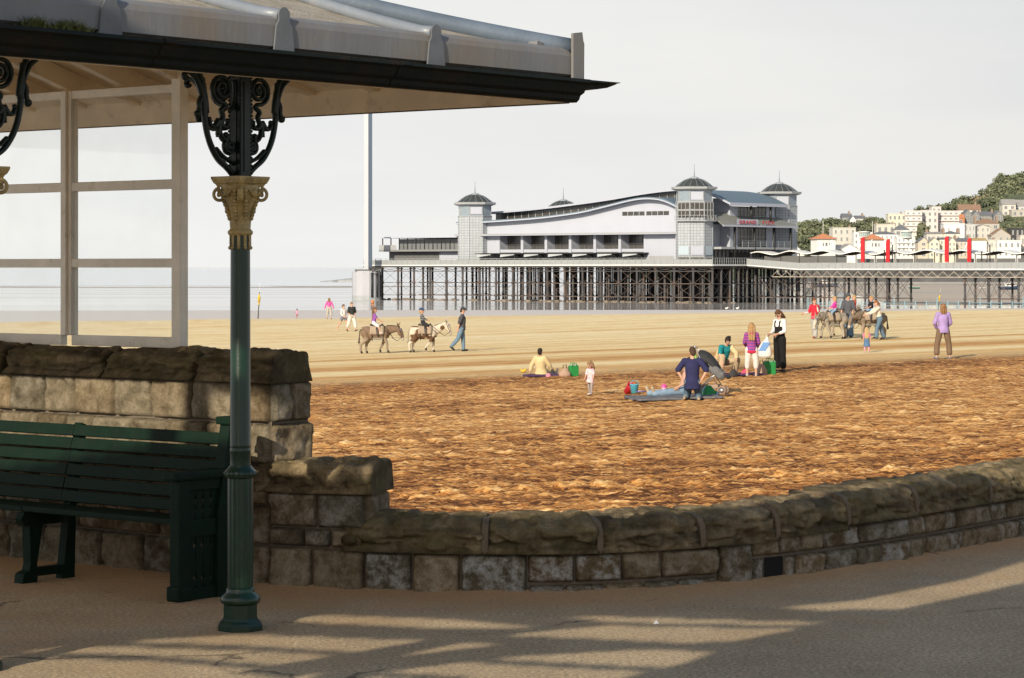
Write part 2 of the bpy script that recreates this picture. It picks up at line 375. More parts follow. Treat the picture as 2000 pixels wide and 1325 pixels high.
def wet_material():
    m, nt, b = nt_new('wet_flats'); N, L = nt.nodes, nt.links
    tc = N.new('ShaderNodeTexCoord'); mp = N.new('ShaderNodeMapping'); mp.inputs['Scale'].default_value = (0.004,0.03,1); L.new(tc.outputs['Object'], mp.inputs['Vector'])
    n = N.new('ShaderNodeTexNoise'); n.inputs['Scale'].default_value = 1; n.inputs['Detail'].default_value = 6; L.new(mp.outputs['Vector'], n.inputs['Vector'])
    L.new(ramp(N, L, n.outputs['Fac'], [(0.35,(0.55,0.52,0.48)),(0.65,(0.47,0.45,0.42))]), b.inputs['Base Color'])
    r = N.new('ShaderNodeMapRange'); L.new(n.outputs['Fac'], r.inputs['Value']); r.inputs['From Min'].default_value = .4; r.inputs['From Max'].default_value = .62
    r.inputs['To Min'].default_value = 0.07; r.inputs['To Max'].default_value = 0.12; L.new(r.outputs['Result'], b.inputs['Roughness'])
    n2 = N.new('ShaderNodeTexNoise'); n2.inputs['Scale'].default_value = 0.8; n2.inputs['Detail'].default_value = 4; L.new(tc.outputs['Object'], n2.inputs['Vector'])
    bp = N.new('ShaderNodeBump'); bp.inputs['Strength'].default_value = 0.05; bp.inputs['Distance'].default_value = 0.05
    L.new(n2.outputs['Fac'], bp.inputs['Height']); L.new(bp.outputs['Normal'], b.inputs['Normal'])
    return m
def quad_obj(name, pts, m):
    b = MB(); b.add(pts, [tuple(range(len(pts)))]); return struct(b.build(name, m))
quad_obj('tidal_flats', [(-1500,380,-5.0),(1500,380,-5.0),(2500,1400,-5.0),(-2500,1400,-5.0)], wet_material())
def sea_material():
    m, nt, b = nt_new('sea_water'); N, L = nt.nodes, nt.links
    tc = N.new('ShaderNodeTexCoord'); mp = N.new('ShaderNodeMapping'); mp.inputs['Scale'].default_value = (0.01,0.05,1); L.new(tc.outputs['Object'], mp.inputs['Vector'])
    n = N.new('ShaderNodeTexNoise'); n.inputs['Scale'].default_value = 1; n.inputs['Detail'].default_value = 8; L.new(mp.outputs['Vector'], n.inputs['Vector'])
    L.new(ramp(N, L, n.outputs['Fac'], [(0.3,(0.74,0.765,0.79)),(0.7,(0.84,0.845,0.84))]), b.inputs['Base Color'])
    b.inputs['Roughness'].default_value = 0.2
    bp = N.new('ShaderNodeBump'); bp.inputs['Strength'].default_value = 0.15; bp.inputs['Distance'].default_value = 0.3
    L.new(n.outputs['Fac'], bp.inputs['Height']); L.new(bp.outputs['Normal'], b.inputs['Normal'])
    return m
quad_obj('sea', [(-9000,980,-4.96),(60,980,-4.96),(90,1400,-4.96),(3000,9000,-4.96),(9000,42000,-4.96),(-14000,42000,-4.96)], sea_material())
b = MB()
sbm = mat('sandbank', (0.62,0.55,0.47), 0.7, 0.15, 0.02)
for (cx, cy, w, d) in ((-130,905,160,16),(-60,960,60,22),(-14,965,28,14),(-230,950,120,10)):
    b.add([(cx+w*.5*math.cos(t)*(1+.15*math.sin(3*t)), cy+d*math.sin(t), -4.93+0.0*t) for t in np.linspace(0, 2*math.pi, 40)[:-1]], [tuple(range(39))])
struct(b.build('sandbank', sbm))
# exposed mud and stony shore beyond the pier
b = MB(); b.add([(70,470,-4.97),(500,470,-4.97),(500,1090,-4.85),(112,1090,-4.85),(92,700,-4.97)], [(0,1,2,3,4)])
struct(b.build('mud_flat', mat('mud', (0.50,0.42,0.33), 0.75, 0.18, 0.03, stretch=(1,4,1), dirt=(0.40,0.37,0.35), dirt_amt=0.4, dirt_scale=0.02)))
# far coast on the horizon
hm = mat('far_coast', (0.36,0.39,0.43), 1.0, 0.03, 0.0005)
P = []
for x in np.linspace(-7000, -600, 120):
    h = 40*float(fbm(np.array([x*0.0009]), np.array([0.3]), 1.0, 4)[0]); h *= float(sstep(-7400,-6000,x)*(1-sstep(-1600,-600,x)))
    P.append([(x,24000,-6),(x,24000,-3+h)])
b = MB(); b.sheet(P); struct(b.build('far_hills', hm))
# low breakwater spit left of the pier head
b = MB()
for i in range(40):
    t = i/39; c = at(640+60*t, 547, 1250); b.ell((c.x+random.uniform(-2,2), 1250+random.uniform(-6,6), -4.9), (2.5+3*t, 3, 0.5+1.7*t*random.uniform(.6,1.1)), 0, 8, 5)
struct(b.build('rocky_spit', mat('spit_rock', (0.30,0.31,0.32), 0.9)))

# ================================================================== PROMENADE
CURVE = [(-5.9,17.03),(-4.9,16.2),(-3.98,15.47),(-3.04,14.72),(-2.11,13.96),(-1.55,13.50),(-1.16,13.23),(-.786,13.11),(-.39,13.02),(0,12.98),(.3,12.99),(.66,13.12),(1.35,13.53),(2.17,14.40),(3.17,15.75),(4.3,17.35),(5.6,19.2),(7.2,21.5)]
def catmull(P, n=24):
    out = []
    for i in range(len(P)-1):
        p0 = np.array(P[max(i-1,0)]); p1 = np.array(P[i]); p2 = np.array(P[i+1]); p3 = np.array(P[min(i+2,len(P)-1)])
        for k in range(n):
            t = k/n; out.append(.5*((2*p1)+(-p0+p2)*t+(2*p0-5*p1+4*p2-p3)*t*t+(-p0+3*p1-3*p2+p3)*t**3))
    out.append(np.array(P[-1])); return np.array(out)
WC = catmull(CURVE)
for _ in range(30): WC[1:-1] = .5*WC[1:-1]+.25*(WC[:-2]+WC[2:])
seg = np.linalg.norm(np.diff(WC, axis=0), axis=1); WS = np.concatenate([[0], np.cumsum(seg)])
def wp(s):
    s = np.asarray(s, float); return np.stack([np.interp(s, WS, WC[:,0]), np.interp(s, WS, WC[:,1])], -1)
def wn(s):                                  # outward (promenade side) normal
    d = wp(np.asarray(s)+.03)-wp(np.asarray(s)-.03); d /= np.linalg.norm(d, axis=-1, keepdims=True)
    return np.stack([d[...,1], -d[...,0]], -1)
def s_at_px(px):
    q = WC[:,0]/WC[:,1]*FP+1000; return float(np.interp(px, q, WS))
def asphalt():
    m, nt, b = nt_new('promenade_asphalt'); N, L = nt.nodes, nt.links
    tc = N.new('ShaderNodeTexCoord'); at_ = N.new('ShaderNodeAttribute'); at_.attribute_name = 'sandy'
    def noise(sc, det=6, rough=.65):
        n = N.new('ShaderNodeTexNoise'); n.inputs['Scale'].default_value = sc; n.inputs['Detail'].default_value = det; n.inputs['Roughness'].default_value = rough
        L.new(tc.outputs['Object'], n.inputs['Vector']); return n.outputs['Fac']
    base = ramp(N, L, noise(1.3), [(0.3,(0.37,0.282,0.18)),(0.7,(0.52,0.41,0.275))])
    gr = ramp(N, L, noise(52, 6, .85), [(0.34,(0.30,0.29,0.28)),(0.5,(0.95,0.94,0.92)),(0.66,(1.75,1.68,1.55))])
    c = mixc(N, L, 1.0, base, gr, 'MULTIPLY')
    ad = N.new('ShaderNodeMath'); ad.operation = 'ADD'; L.new(at_.outputs['Fac'], ad.inputs[0])
    sb = N.new('ShaderNodeMath'); sb.operation = 'MULTIPLY_ADD'; L.new(noise(1.7, 8, .7), sb.inputs[0]); sb.inputs[1].default_value = 1.5; sb.inputs[2].default_value = -.78
    L.new(sb.outputs[0], ad.inputs[1])
    sf = ramp(N, L, ad.outputs[0], [(0.12,(0,0,0)),(0.75,(0.85,)*3)])
    sand = ramp(N, L, noise(90, 4), [(0.3,(0.38,0.22,0.105)),(0.7,(0.60,0.38,0.20))])
    c = mixc(N, L, sf, c, sand)
    # cracks and a seam
    vo = N.new('ShaderNodeTexVoronoi'); vo.feature = 'DISTANCE_TO_EDGE'; vo.inputs['Scale'].default_value = 0.42
    nz = N.new('ShaderNodeTexNoise'); nz.inputs['Scale'].default_value = 3.5; nz.inputs['Detail'].default_value = 6; L.new(tc.outputs['Object'], nz.inputs['Vector'])
    va = N.new('ShaderNodeMixRGB'); va.blend_type = 'LINEAR_LIGHT'; va.inputs['Fac'].default_value = .16; L.new(tc.outputs['Object'], va.inputs['Color1']); L.new(nz.outputs['Color'], va.inputs['Color2'])
    L.new(va.outputs['Color'], vo.inputs['Vector'])
    ck = ramp(N, L, vo.outputs['Distance'], [(0.0,(1,1,1)),(0.006,(0,0,0))])
    mk = ramp(N, L, noise(.9, 3), [(0.5,(0,0,0)),(0.58,(.8,.8,.8))])
    ckm = mixc(N, L, 1.0, ck, mk, 'MULTIPLY')
    c = mixc(N, L, ckm, c, (0.035,0.028,0.022))
    vs = N.new('ShaderNodeTexVoronoi'); vs.inputs['Scale'].default_value = 5; L.new(tc.outputs['Object'], vs.inputs['Vector'])
    spk = ramp(N, L, vs.outputs['Distance'], [(0.035,(1,1,1)),(0.06,(0,0,0))])
    ms = ramp(N, L, vs.outputs['Color'], [(0.72,(0,0,0)),(0.76,(1,1,1))])
    c = mixc(N, L, mixc(N, L, 1.0, spk, ms, 'MULTIPLY'), c, (0.5,0.46,0.40))
    L.new(c, b.inputs['Base Color']); b.inputs['Roughness'].default_value = .93; b.inputs['Specular IOR Level'].default_value = .2
    bp = N.new('ShaderNodeBump'); bp.inputs['Strength'].default_value = .55; bp.inputs['Distance'].default_value = .012
    L.new(noise(80, 6, .8), bp.inputs['Height']); L.new(bp.outputs['Normal'], b.inputs['Normal'])
    return m
def build_prom():
    ss = np.arange(0, WS[-1], 0.03); p = wp(ss); n = wn(ss)
    rows = np.concatenate([np.arange(-.25, .8, .03), np.arange(.8, 4, .08), [5,7,10,16,30,60,120]])
    X = []; Y = []; Z = []; Sd = []
    for k in rows:
        # near the wall follow its normal, farther out slide toward straight back
        w = min(max(k, 0)/5, 1); d = n*(1-w)+np.array([0,-1.])*w; d /= np.linalg.norm(d, axis=1, keepdims=True)
        q = p+d*k
        if k > 5: q[:,0] *= 1+(k-5)*.5
        X.append(q[:,0]); Y.append(q[:,1]); sd_ = np.exp(-max(k,0)/.32)*.95+np.exp(-max(k,0)/1.6)*.22
        dr = .045*np.exp(-max(k,0)/.13)*(fbm(ss*1.3, np.full_like(ss, .5), 0, 3)); Z.append(dr+.004*(fbm(q[:,0]*.8, q[:,1]*.8, 0, 3)-.5))
        Sd.append(np.full_like(ss, sd_)*(.55+.9*fbm(ss*1.1+5, np.full_like(ss, .1*k), 0, 3)))
    X, Y, Z, Sd = map(np.array, (X, Y, Z, Sd))
    Sd = Sd+.16*sstep(-.4,-1.6,X)*sstep(9.5,11.5,Y)
    # outer apron edge and sea-wall skirt
    X = np.vstack([X[:1], X]); Y = np.vstack([Y[:1]+.0, Y]); Z = np.vstack([Z[:1]*0-1.6, Z]); Sd = np.vstack([Sd[:1], Sd])
    struct(grid_obj('promenade', X, Y, Z, asphalt(), attrs={'sandy': Sd}))
build_prom()

# ================================================================== STONE WALL
def stone_material(name, cols, stain=None, stain_amt=.5, moss=None):
    m, nt, b = nt_new(name); N, L = nt.nodes, nt.links
    tc = N.new('ShaderNodeTexCoord')
    def noise(sc, det=8, rough=.7):
        n = N.new('ShaderNodeTexNoise'); n.inputs['Scale'].default_value = sc; n.inputs['Detail'].default_value = det; n.inputs['Roughness'].default_value = rough
        L.new(tc.outputs['Object'], n.inputs['Vector']); return n.outputs['Fac']
    c = ramp(N, L, noise(9, 10, .78), [(0.30,cols[0]),(0.5,cols[1]),(0.70,cols[2])])
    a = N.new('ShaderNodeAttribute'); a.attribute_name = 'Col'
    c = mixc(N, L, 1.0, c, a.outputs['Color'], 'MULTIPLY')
    if moss: c = mixc(N, L, ramp(N, L, noise(2.2), [(.45,(0,0,0)),(.68,(.85,)*3)]), c, moss)
    if stain:
        al = N.new('ShaderNodeAttribute'); al.attribute_name = 'lime'
        f = mixc(N, L, 1.0, ramp(N, L, noise(9, 10, .78), [(.47,(0,0,0)),(.60,(stain_amt,)*3)]), al.outputs['Fac'], 'MULTIPLY')
        c = mixc(N, L, f, c, stain)
    L.new(c, b.inputs['Base Color']); b.inputs['Roughness'].default_value = .92; b.inputs['Specular IOR Level'].default_value = .2
    bp = N.new('ShaderNodeBump'); bp.inputs['Strength'].default_value = .9; bp.inputs['Distance'].default_value = .03
    L.new(noise(22, 9, .72), bp.inputs['Height']); L.new(bp.outputs['Normal'], b.inputs['Normal'])
    return m
M_STONE = stone_material('wall_stone', [(.075,.058,.035),(.25,.20,.128),(.43,.345,.23)], stain=(.45,.455,.44), stain_amt=.8)
M_COPE = stone_material('coping_stone', [(.06,.045,.025),(.185,.14,.083),(.37,.285,.175)], moss=(.10,.088,.033))
M_MORTAR = mat('mortar', (.15,.12,.09), .95, .25, 12, .5, 50)
S_TALL = s_at_px(529); S_STEP = s_at_px(713)
class Patchwork:
    def __init__(s): s.b = MB(); s.col = []; s.lime = []
    def patch(s, posfn, s0, s1, z0, z1, seed, tint, lime, rs=.0125, depth=.03):
        ns = max(5, int((s1-s0)/rs)); nz = max(5, int((z1-z0)/rs))
        S, Zz = np.meshgrid(np.linspace(s0, s1, ns), np.linspace(z0, z1, nz))
        e = np.minimum(np.minimum(S-s0, s1-S), np.minimum(Zz-z0, z1-Zz)); rag = .012*(fbm(S*22+seed, Zz*22, seed, 3)-.3)
        ed = sstep(0, .010, e-rag*.55)
        rid = np.abs(2*fbm(S*5+seed*3.1, Zz*5.5, seed, 3)-1); big = fbm(S*3.2+seed*1.7, Zz*3.2, seed+5, 2)
        fac = np.floor(3*fbm(S*4+seed*5, Zz*6+S*3, seed+9, 2))/3
        d = -.010+ed*(.008+depth*(.55*big+.55*(1-sstep(.0,.5,rid))*1.0+.75*fac)+.016*(fbm(S*26, Zz*26, seed, 3)-.5))
        P, Nn = posfn(S); XY = P+Nn*d[...,None]
        o = len(s.b.v); s.b.v.extend(map(tuple, np.concatenate([XY, Zz[...,None]], -1).reshape(-1, 3)))
        for i in range(nz-1):
            for j in range(ns-1):
                a = o+i*ns+j; s.b.f.append((a, a+1, a+ns+1, a+ns)); s.b.m.append(0); s.b.sm.append(True)
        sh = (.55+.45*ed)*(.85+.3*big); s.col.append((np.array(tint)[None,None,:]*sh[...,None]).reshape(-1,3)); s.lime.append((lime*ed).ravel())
    def quad(s, pts):
        o = len(s.b.v); s.b.v.extend(map(tuple, pts)); s.b.f.append(tuple(range(o, o+len(pts)))); s.b.m.append(1); s.b.sm.append(False)
        s.col.append(np.ones((len(pts),3))); s.lime.append(np.zeros(len(pts)))
    def finish(s, name, parent):
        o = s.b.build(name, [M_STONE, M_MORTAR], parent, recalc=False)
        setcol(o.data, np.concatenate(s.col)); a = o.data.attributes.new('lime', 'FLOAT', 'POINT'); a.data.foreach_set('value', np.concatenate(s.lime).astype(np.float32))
        return o
wall = thing('stone_wall', 'rough-faced stone promenade wall stepping down and curving away to the right', 'wall', (0,0,0))
rw = random.Random(5)
def tint(): 
    g = rw.uniform(.60,1.0); w = rw.uniform(-.08,.10); return (g*(1+w), g, g*(1-w*1.2))
def front(S): return wp(S), wn(S)
def course(pw, s0, s1, z0, z1, wmin, wmax, lime, skip=None, gap=.008):
    s = s0
    while s < s1-.02:
        e = min(s1, s+rw.uniform(wmin, wmax))
        if s1-e < wmin*.55: e = s1
        lm = lime*rw.choice((.25,.6,1,1,1.2)); sd = rw.uniform(0,90)
        segs = [(s, e)]
        if skip: segs = [(a_, b_) for a_, b_ in ((s, min(e, skip[0])), (max(s, skip[1]), e)) if b_-a_ > .03]
        for a_, b_ in segs: pw.patch(front, a_+gap/2, b_-gap/2, z0+gap/2, z1-gap/2, sd, tint(), lm, depth=.036)
        s = e
def backing(pw, s0, s1, z0, z1, off=-.008):
    ss = np.linspace(s0, s1, max(2, int((s1-s0)/.1))); p = wp(ss)+wn(ss)*off
    for i in range(len(ss)-1): pw.quad([(*p[i], z0), (*p[i+1], z0), (*p[i+1], z1), (*p[i], z1)])
def endface(pw, s, z0s, depth):
    c = wp(s); nn = wn(s); t = np.array([-nn[1], nn[0]])
    def f(S): return c+t*0.0-nn*S[...,None], np.broadcast_to(t, S.shape+(2,))
    for z0, z1, cut in z0s:
        if cut: pw.patch(f, .004, cut-.006, z0+.006, z1-.006, rw.uniform(0,90), tint(), .2); pw.patch(f, cut+.006, depth, z0+.006, z1-.006, rw.uniform(0,90), tint(), .2)
        else: pw.patch(f, .004, depth, z0+.006, z1-.006, rw.uniform(0,90), tint(), .25)
    q = [c-t*.012, c-t*.012-nn*depth]; za = z0s[0][0]; zb = z0s[-1][1]
    pw.quad([(*q[0], za), (*q[1], za), (*q[1], zb), (*q[0], zb)])
pw = Patchwork()
zt = [-.03,.215,.42,.63,.845,1.06]
for i in range(5): course(pw, 0, S_TALL, zt[i], zt[i+1], .22, .36, .35 if i < 2 else .12)
backing(pw, 0, S_TALL, -.05, 1.07); endface(pw, S_TALL, [(zt[i], zt[i+1], 0 if i % 2 else .17) for i in range(5)], .34)
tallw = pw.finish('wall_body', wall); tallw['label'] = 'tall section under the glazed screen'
pw = Patchwork()
course(pw, S_TALL, S_STEP, -.03, .215, .2, .3, .7); course(pw, S_TALL, S_STEP-.18, .215, .315, .15, .24, .3); course(pw, S_TALL, S_STEP, .315, .50, .22, .3, .4)
course(pw, S_STEP-.18, S_STEP, .215, .315, .17, .18, .2)
backing(pw, S_TALL, S_STEP, -.05, .51); endface(pw, S_STEP, [(.215,.50,0)], .34)
pw.finish('wall_body', wall)['label'] = 'low stepped pier at the end of the tall section'
pw = Patchwork(); S_END = WS[-1]-.2
sm_ = s_at_px(1030); sd0 = s_at_px(1492); sd1 = s_at_px(1530); s4 = s_at_px(1400)
course(pw, S_STEP, sm_, -.03, .205, .22, .34, 1.0); backing(pw, S_STEP, S_END, -.05, .30)
course(pw, sm_, s4, .055, .205, .22, .30, 1.0); course(pw, sm_, s4, -.03, .05, .12, .3, 1.0)
course(pw, s4, s4+.22, -.03, .215, .2, .22, 1.0)
course(pw, s4+.22, S_END, .13, .25, .16, .33, .6); course(pw, s4+.22, S_END, -.03, .125, .17, .33, .7, skip=(sd0, sd1))
pw.finish('wall_body', wall)['label'] = 'long low curving section'
c0 = wp((sd0+sd1)/2); n0 = wn((sd0+sd1)/2)
b = MB(); p0, p1 = wp(sd0+.004), wp(sd1-.004)
b.add([(*(p0-n0*.001), .0), (*(p1-n0*.001), .0), (*(p1-n0*.001), .122), (*(p0-n0*.001), .122)], [(0,1,2,3)])
b.build('drain_hole', mat('drain_shade', (.006,.006,.006), 1.0), wall, recalc=False)  # flat black sheet stands for the shade inside the drain opening
def coping(s0, s1, z0, z1, seed, over=.045, depth=.36, rnd=.11, tilt=0.0):
    """one coping block: swept profile with a rounded front shoulder, weathered by noise"""
    prof = [(0,0)]
    hh = z1-z0
    for t in np.linspace(0, hh-rnd*.9, 8)[1:]: prof.append((0, t))
    for a in np.linspace(0, 90, 13)[1:]: prof.append((-rnd*1.15*(1-math.cos(R(a))), hh-rnd*.9+rnd*.9*math.sin(R(a))))
    for t in np.linspace(rnd*1.15, depth-.06, 15)[1:]: prof.append((-t, hh+tilt*(t-rnd)))
    for a in np.linspace(0, 90, 5)[1:]: prof.append((-(depth-.06)-.06*math.sin(R(a)), hh+tilt*(depth-rnd)-.06*(1-math.cos(R(a)))))
    prof.append((-depth, 0))
    pr = np.array(prof); ns = max(6, int((s1-s0)/.011)); ss = np.linspace(s0, s1, ns)
    P = wp(ss); Nn = wn(ss); e = np.minimum(ss-s0, s1-ss); shr = 1-sstep(0, .03, e+.012*(vnoise(ss*30, ss*0+seed)-.3))
    V = np.zeros((ns, len(pr), 3)); c = pr.mean(0); C = np.zeros((ns, len(pr)))
    for k, (o_, h_) in enumerate(pr):
        lay = fbm(ss*2.2+seed, np.full(ns, h_*16+seed), seed, 4); big = fbm(ss*4+seed*2, np.full(ns, h_*5+o_*6), seed, 3); fn = fbm(ss*17, np.full(ns, h_*40+o_*25), seed, 3)
        rg = np.abs(2*fbm(ss*6+seed, np.full(ns, h_*22+o_*9), seed+3, 3)-1); chip = np.floor(4*fbm(ss*3.1+seed*3, np.full(ns, h_*14+o_*7), seed+7, 2))/4
        d = .050*(lay-.55)+.040*(big-.5)+.018*(fn-.5)-.030*(1-sstep(.0,.30,rg))+.045*(chip-.45)
        dr = np.array([o_-c[0], h_-c[1]*.8]); dr = dr/np.linalg.norm(dr)
        if h_ <= 0.001: dr = dr*0; d = d*0
        oo = over+o_+dr[0]*(d-shr*.016); hz_ = h_+dr[1]*(d-shr*.016)
        V[:, k, :2] = P+Nn*oo[:, None]; V[:, k, 2] = z0+hz_
        C[:, k] = (.78+1.7*(fbm(ss*2.4+seed, np.full(ns, h_*30+o_*14+seed), seed+1, 4)-.5)+.5*(fn-.5))*(1-.5*shr)*(1+.35*min(1, max(0, (h_-.06)/.08)))  # upper shoulder tinted lighter, a sunlit top put into the colour
    b = MB(); K = len(pr); b.v = [tuple(v) for v in V.reshape(-1, 3)]
    for i in range(ns-1):
        for k in range(K): b.f.append((i*K+k, (i+1)*K+k, (i+1)*K+(k+1) % K, i*K+(k+1) % K)); b.m.append(0); b.sm.append(True)
    b.f.append(tuple(range(K))); b.m.append(0); b.sm.append(False); b.f.append(tuple((ns-1)*K+k for k in range(K-1,-1,-1))); b.m.append(0); b.sm.append(False)
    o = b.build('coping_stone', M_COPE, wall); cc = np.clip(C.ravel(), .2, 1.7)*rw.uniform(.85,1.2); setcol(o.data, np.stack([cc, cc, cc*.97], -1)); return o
for a, z in [((0,s_at_px(-340)),0),((s_at_px(-340),s_at_px(-130)),0),((s_at_px(-130),s_at_px(10)),0),((s_at_px(12),s_at_px(205)),.0),((s_at_px(207),s_at_px(385)),.0),((s_at_px(388),S_TALL+.035),.004)]:
    coping(a[0]+.004, a[1]-.004, 1.055, 1.218+z, rw.uniform(0,50), .045, .38, .10)
coping(S_TALL-.10, S_STEP+.045, .495, .665, 31.0, .04, .40, .085)
lp = [S_STEP-.12] + [s_at_px(q) for q in (948,1168,1366,1510,1648,1782,1925,2080,2240,2420)]
for i in range(len(lp)-1):
    z0 = .205+.05*float(sstep(s_at_px(1300), s_at_px(1700), lp[i])); coping(lp[i]+.006, lp[i+1]-.006, z0, z0+.185, rw.uniform(0,50), .05, .40, .125, .03)
# mortar seams between the low copings
b = MB()
for q in lp[1:-1]:
    p, n_ = wp(q), wn(q); t = np.array([-n_[1], n_[0]]); z0 = .205+.05*float(sstep(s_at_px(1300), s_at_px(1700), q))
    pr = [(.040,0),(.040,.07),(.03,.11),(.0,.15),(-.05,.168),(-.12,.172),(-.36,.17),(-.36,0)]
    vs = [(*(p+n_*o_+t*k), z0+h_) for k in (-.016,.016) for o_, h_ in pr]; m8 = len(pr)
    b.add(vs, [tuple(range(m8)), tuple(range(2*m8-1, m8-1, -1))]+[(i, (i+1) % m8, m8+(i+1) % m8, m8+i) for i in range(m8)])
b.build('coping_joint', mat('joint_mortar', (.14,.105,.068), .95, .2, 20, .4, 60), wall)
# ================================================================== SHELTER  (local x along the front gutter away from us, y back along the glazed screen)
SH = thing('seafront_shelter', 'Edwardian promenade shelter with grey lead roof, green iron columns and glazed screen', 'shelter', (.275,13.1,0), R(51))
M_GREEN = mat('green_iron', (.003,.025,.013), .3, .25, 14, .05, 60, dirt=(.012,.020,.014), dirt_amt=.35, dirt_scale=6)
M_BLACKG = mat('dark_green_gutter', (.005,.009,.007), .6, .3, 9, .1, 60, dirt=(.022,.013,.008), dirt_amt=.3, dirt_scale=4, spec=.2)
M_DKG = mat('bracket_iron', (.004,.012,.009), .4, .3, 14, .05, 60, spec=.35)
M_LEAD = mat('lead_sheet', (.18,.185,.195), .55, .14, 3, .12, 30, dirt=(.20,.17,.14), dirt_amt=.6, dirt_scale=1.6, stretch=(1,1,.25))
M_ROLL = mat('lead_roll', (.20,.225,.265), .4, .10, 4, .08, 40, dirt=(.33,.32,.31), dirt_amt=.3, dirt_scale=2)
M_FELT = mat('roof_covering', (.36,.325,.27), .95, .2, 9, .6, 90, dirt=(.25,.20,.14), dirt_amt=.45, dirt_scale=7)
M_CREAM = mat('cream_paint', (.82,.68,.50), .55, .10, 4, .12, 40, dirt=(.42,.33,.24), dirt_amt=.2, dirt_scale=5)
M_WHITEF = mat('white_frame_paint', (.90,.84,.73), .5, .10, 5, .2, 60, dirt=(.60,.53,.42), dirt_amt=.15, dirt_scale=9)
M_GOLD = mat('gold_paint', (.40,.29,.11), .45, .3, 14, .3, 80, dirt=(.16,.12,.045), dirt_amt=.4, dirt_scale=18, spec=.6)
ZE = 2.755; HW = 2.025; RL = 4.05
def gz(d): return .23*d+.055*d*d
# roof: four slopes meeting on hips
b = MB()
def slope(o, e1, e2, length):
    rows = []
    for i in range(25):
        d = HW*i/24; row = []
        for j in range(31):
            t = d+(length-2*d)*j/30; p = Vector(o)+Vector(e1)*t+Vector(e2)*d; row.append((p.x, p.y, ZE+gz(d)))
        rows.append(row)
    b.sheet(rows)
for o, e1, e2, ln in (((-RL,0,0),(1,0,0),(0,1,0),RL),((0,0,0),(0,1,0),(-1,0,0),6),((0,6,0),(-1,0,0),(0,-1,0),RL),((-RL,6,0),(0,-1,0),(1,0,0),6)): slope(o, e1, e2, ln)
roof = b.build('roof', M_FELT, SH)
# boarded underside
b = MB()
def under(o, e1, e2, length):
    rows = []
    for i in range(13):
        d = HW*i/12; row = []
        for j in range(25):
            t = d+(length-2*d)*j/24; p = Vector(o)+Vector(e1)*t+Vector(e2)*d; row.append((p.x, p.y, ZE+gz(d)-.12-.02*max(0,.6-d)))
        rows.append(row)
    b.sheet(rows, 0, False)
for o, e1, e2, ln in (((-RL,.002,0),(1,0,0),(0,1,0),RL),((-.002,0,0),(0,1,0),(-1,0,0),6),((0,6,0),(-1,0,0),(0,-1,0),RL),((-RL,6,0),(0,-1,0),(1,0,0),6)): under(o, e1, e2, ln)
b.build('ceiling_boards', M_CREAM, SH)
# shaped rafters
def rafter(vert):
    rb = MB(); top = [(d, ZE+gz(d)-.125) for d in np.linspace(.02, 2.0, 12)]
    bot = [(2.0, ZE+gz(2.0)-.26), (1.2, ZE+gz(1.2)-.245), (.62, ZE+gz(.62)-.235), (.46, ZE+gz(.46)-.23), (.36, ZE+gz(.36)-.20), (.26, ZE+gz(.26)-.165), (.12, ZE+gz(.12)-.155), (.02, ZE-.15)]
    poly = top+bot; return poly
poly = rafter(0)
for k in range(12):
    y = .35+k*.47; lim = min(y, 6-y)
    pl = [(-d, z) for d, z in poly if d <= lim]
    if len(pl) < 6: continue
    rb = MB(); rb.extr(pl, 'y', y-.03, y+.03); rb.build('rafter', M_CREAM, SH)
for k in range(12):
    x = -.6-k*.29
    rb = MB(); rb.extr([(d, z) for d, z in poly if d <= min(2.1, -x, RL+x)], 'x', x-.03, x+.03); rb.build('rafter', M_CREAM, SH)
b = MB(); b.box(-RL,.0,.0,.03,2.50,2.70); b.build('fascia', M_CREAM, SH)
b = MB(); b.box(-.03,0,.032,6,2.50,2.72); b.box(-RL,0,5.97,6,2.50,2.72); b.box(-RL,-RL+.03,.032,5.968,2.50,2.72); b.build('fascia', M_CREAM, SH)
# gutters: an ogee section along the front and the right-hand eave
og = [(-.02,2.498),(-.02,2.612),(-.145,2.612),(-.150,2.596),(-.128,2.585),(-.116,2.566),(-.104,2.545),(-.080,2.532),(-.072,2.512),(-.055,2.498)]
b = MB(); b.extr(og, 'x', -RL, .02); b.build('gutter', M_BLACKG, SH)
og2 = [(-a-.0, z) for a, z in og]
b = MB(); b.extr([(-.0-a, z) for a, z in og], 'y', .02, 6); b.build('gutter', M_BLACKG, SH)
spout = [(-.025,2.563),(-.025,2.610),(-.147,2.610),(-.15,2.600),(-.126,2.588),(-.114,2.567)]
b = MB(); pts = []
for x, sc in ((.021,1.0),(.12,.95),(.20,.70),(.27,.25)): pts.append([(x, a, 2.611-(2.611-z)*sc) for a, z in spout])
for i in range(3):
    b.add(pts[i]+pts[i+1], [(k, (k+1) % 6, 6+(k+1) % 6, 6+k) for k in range(6)])
b.add(pts[0], [(0,1,2,3,4,5)]); b.add(pts[3], [(0,1,2,3,4,5)]); b.build('gutter_spout', M_BLACKG, SH)
for x in (-1.4,-2.9): b = MB(); b.extr([(a*1.04, 2.49+(z-2.49)*1.02) for a, z in og], 'x', x-.03, x+.03); b.build('gutter_joint', M_BLACKG, SH)
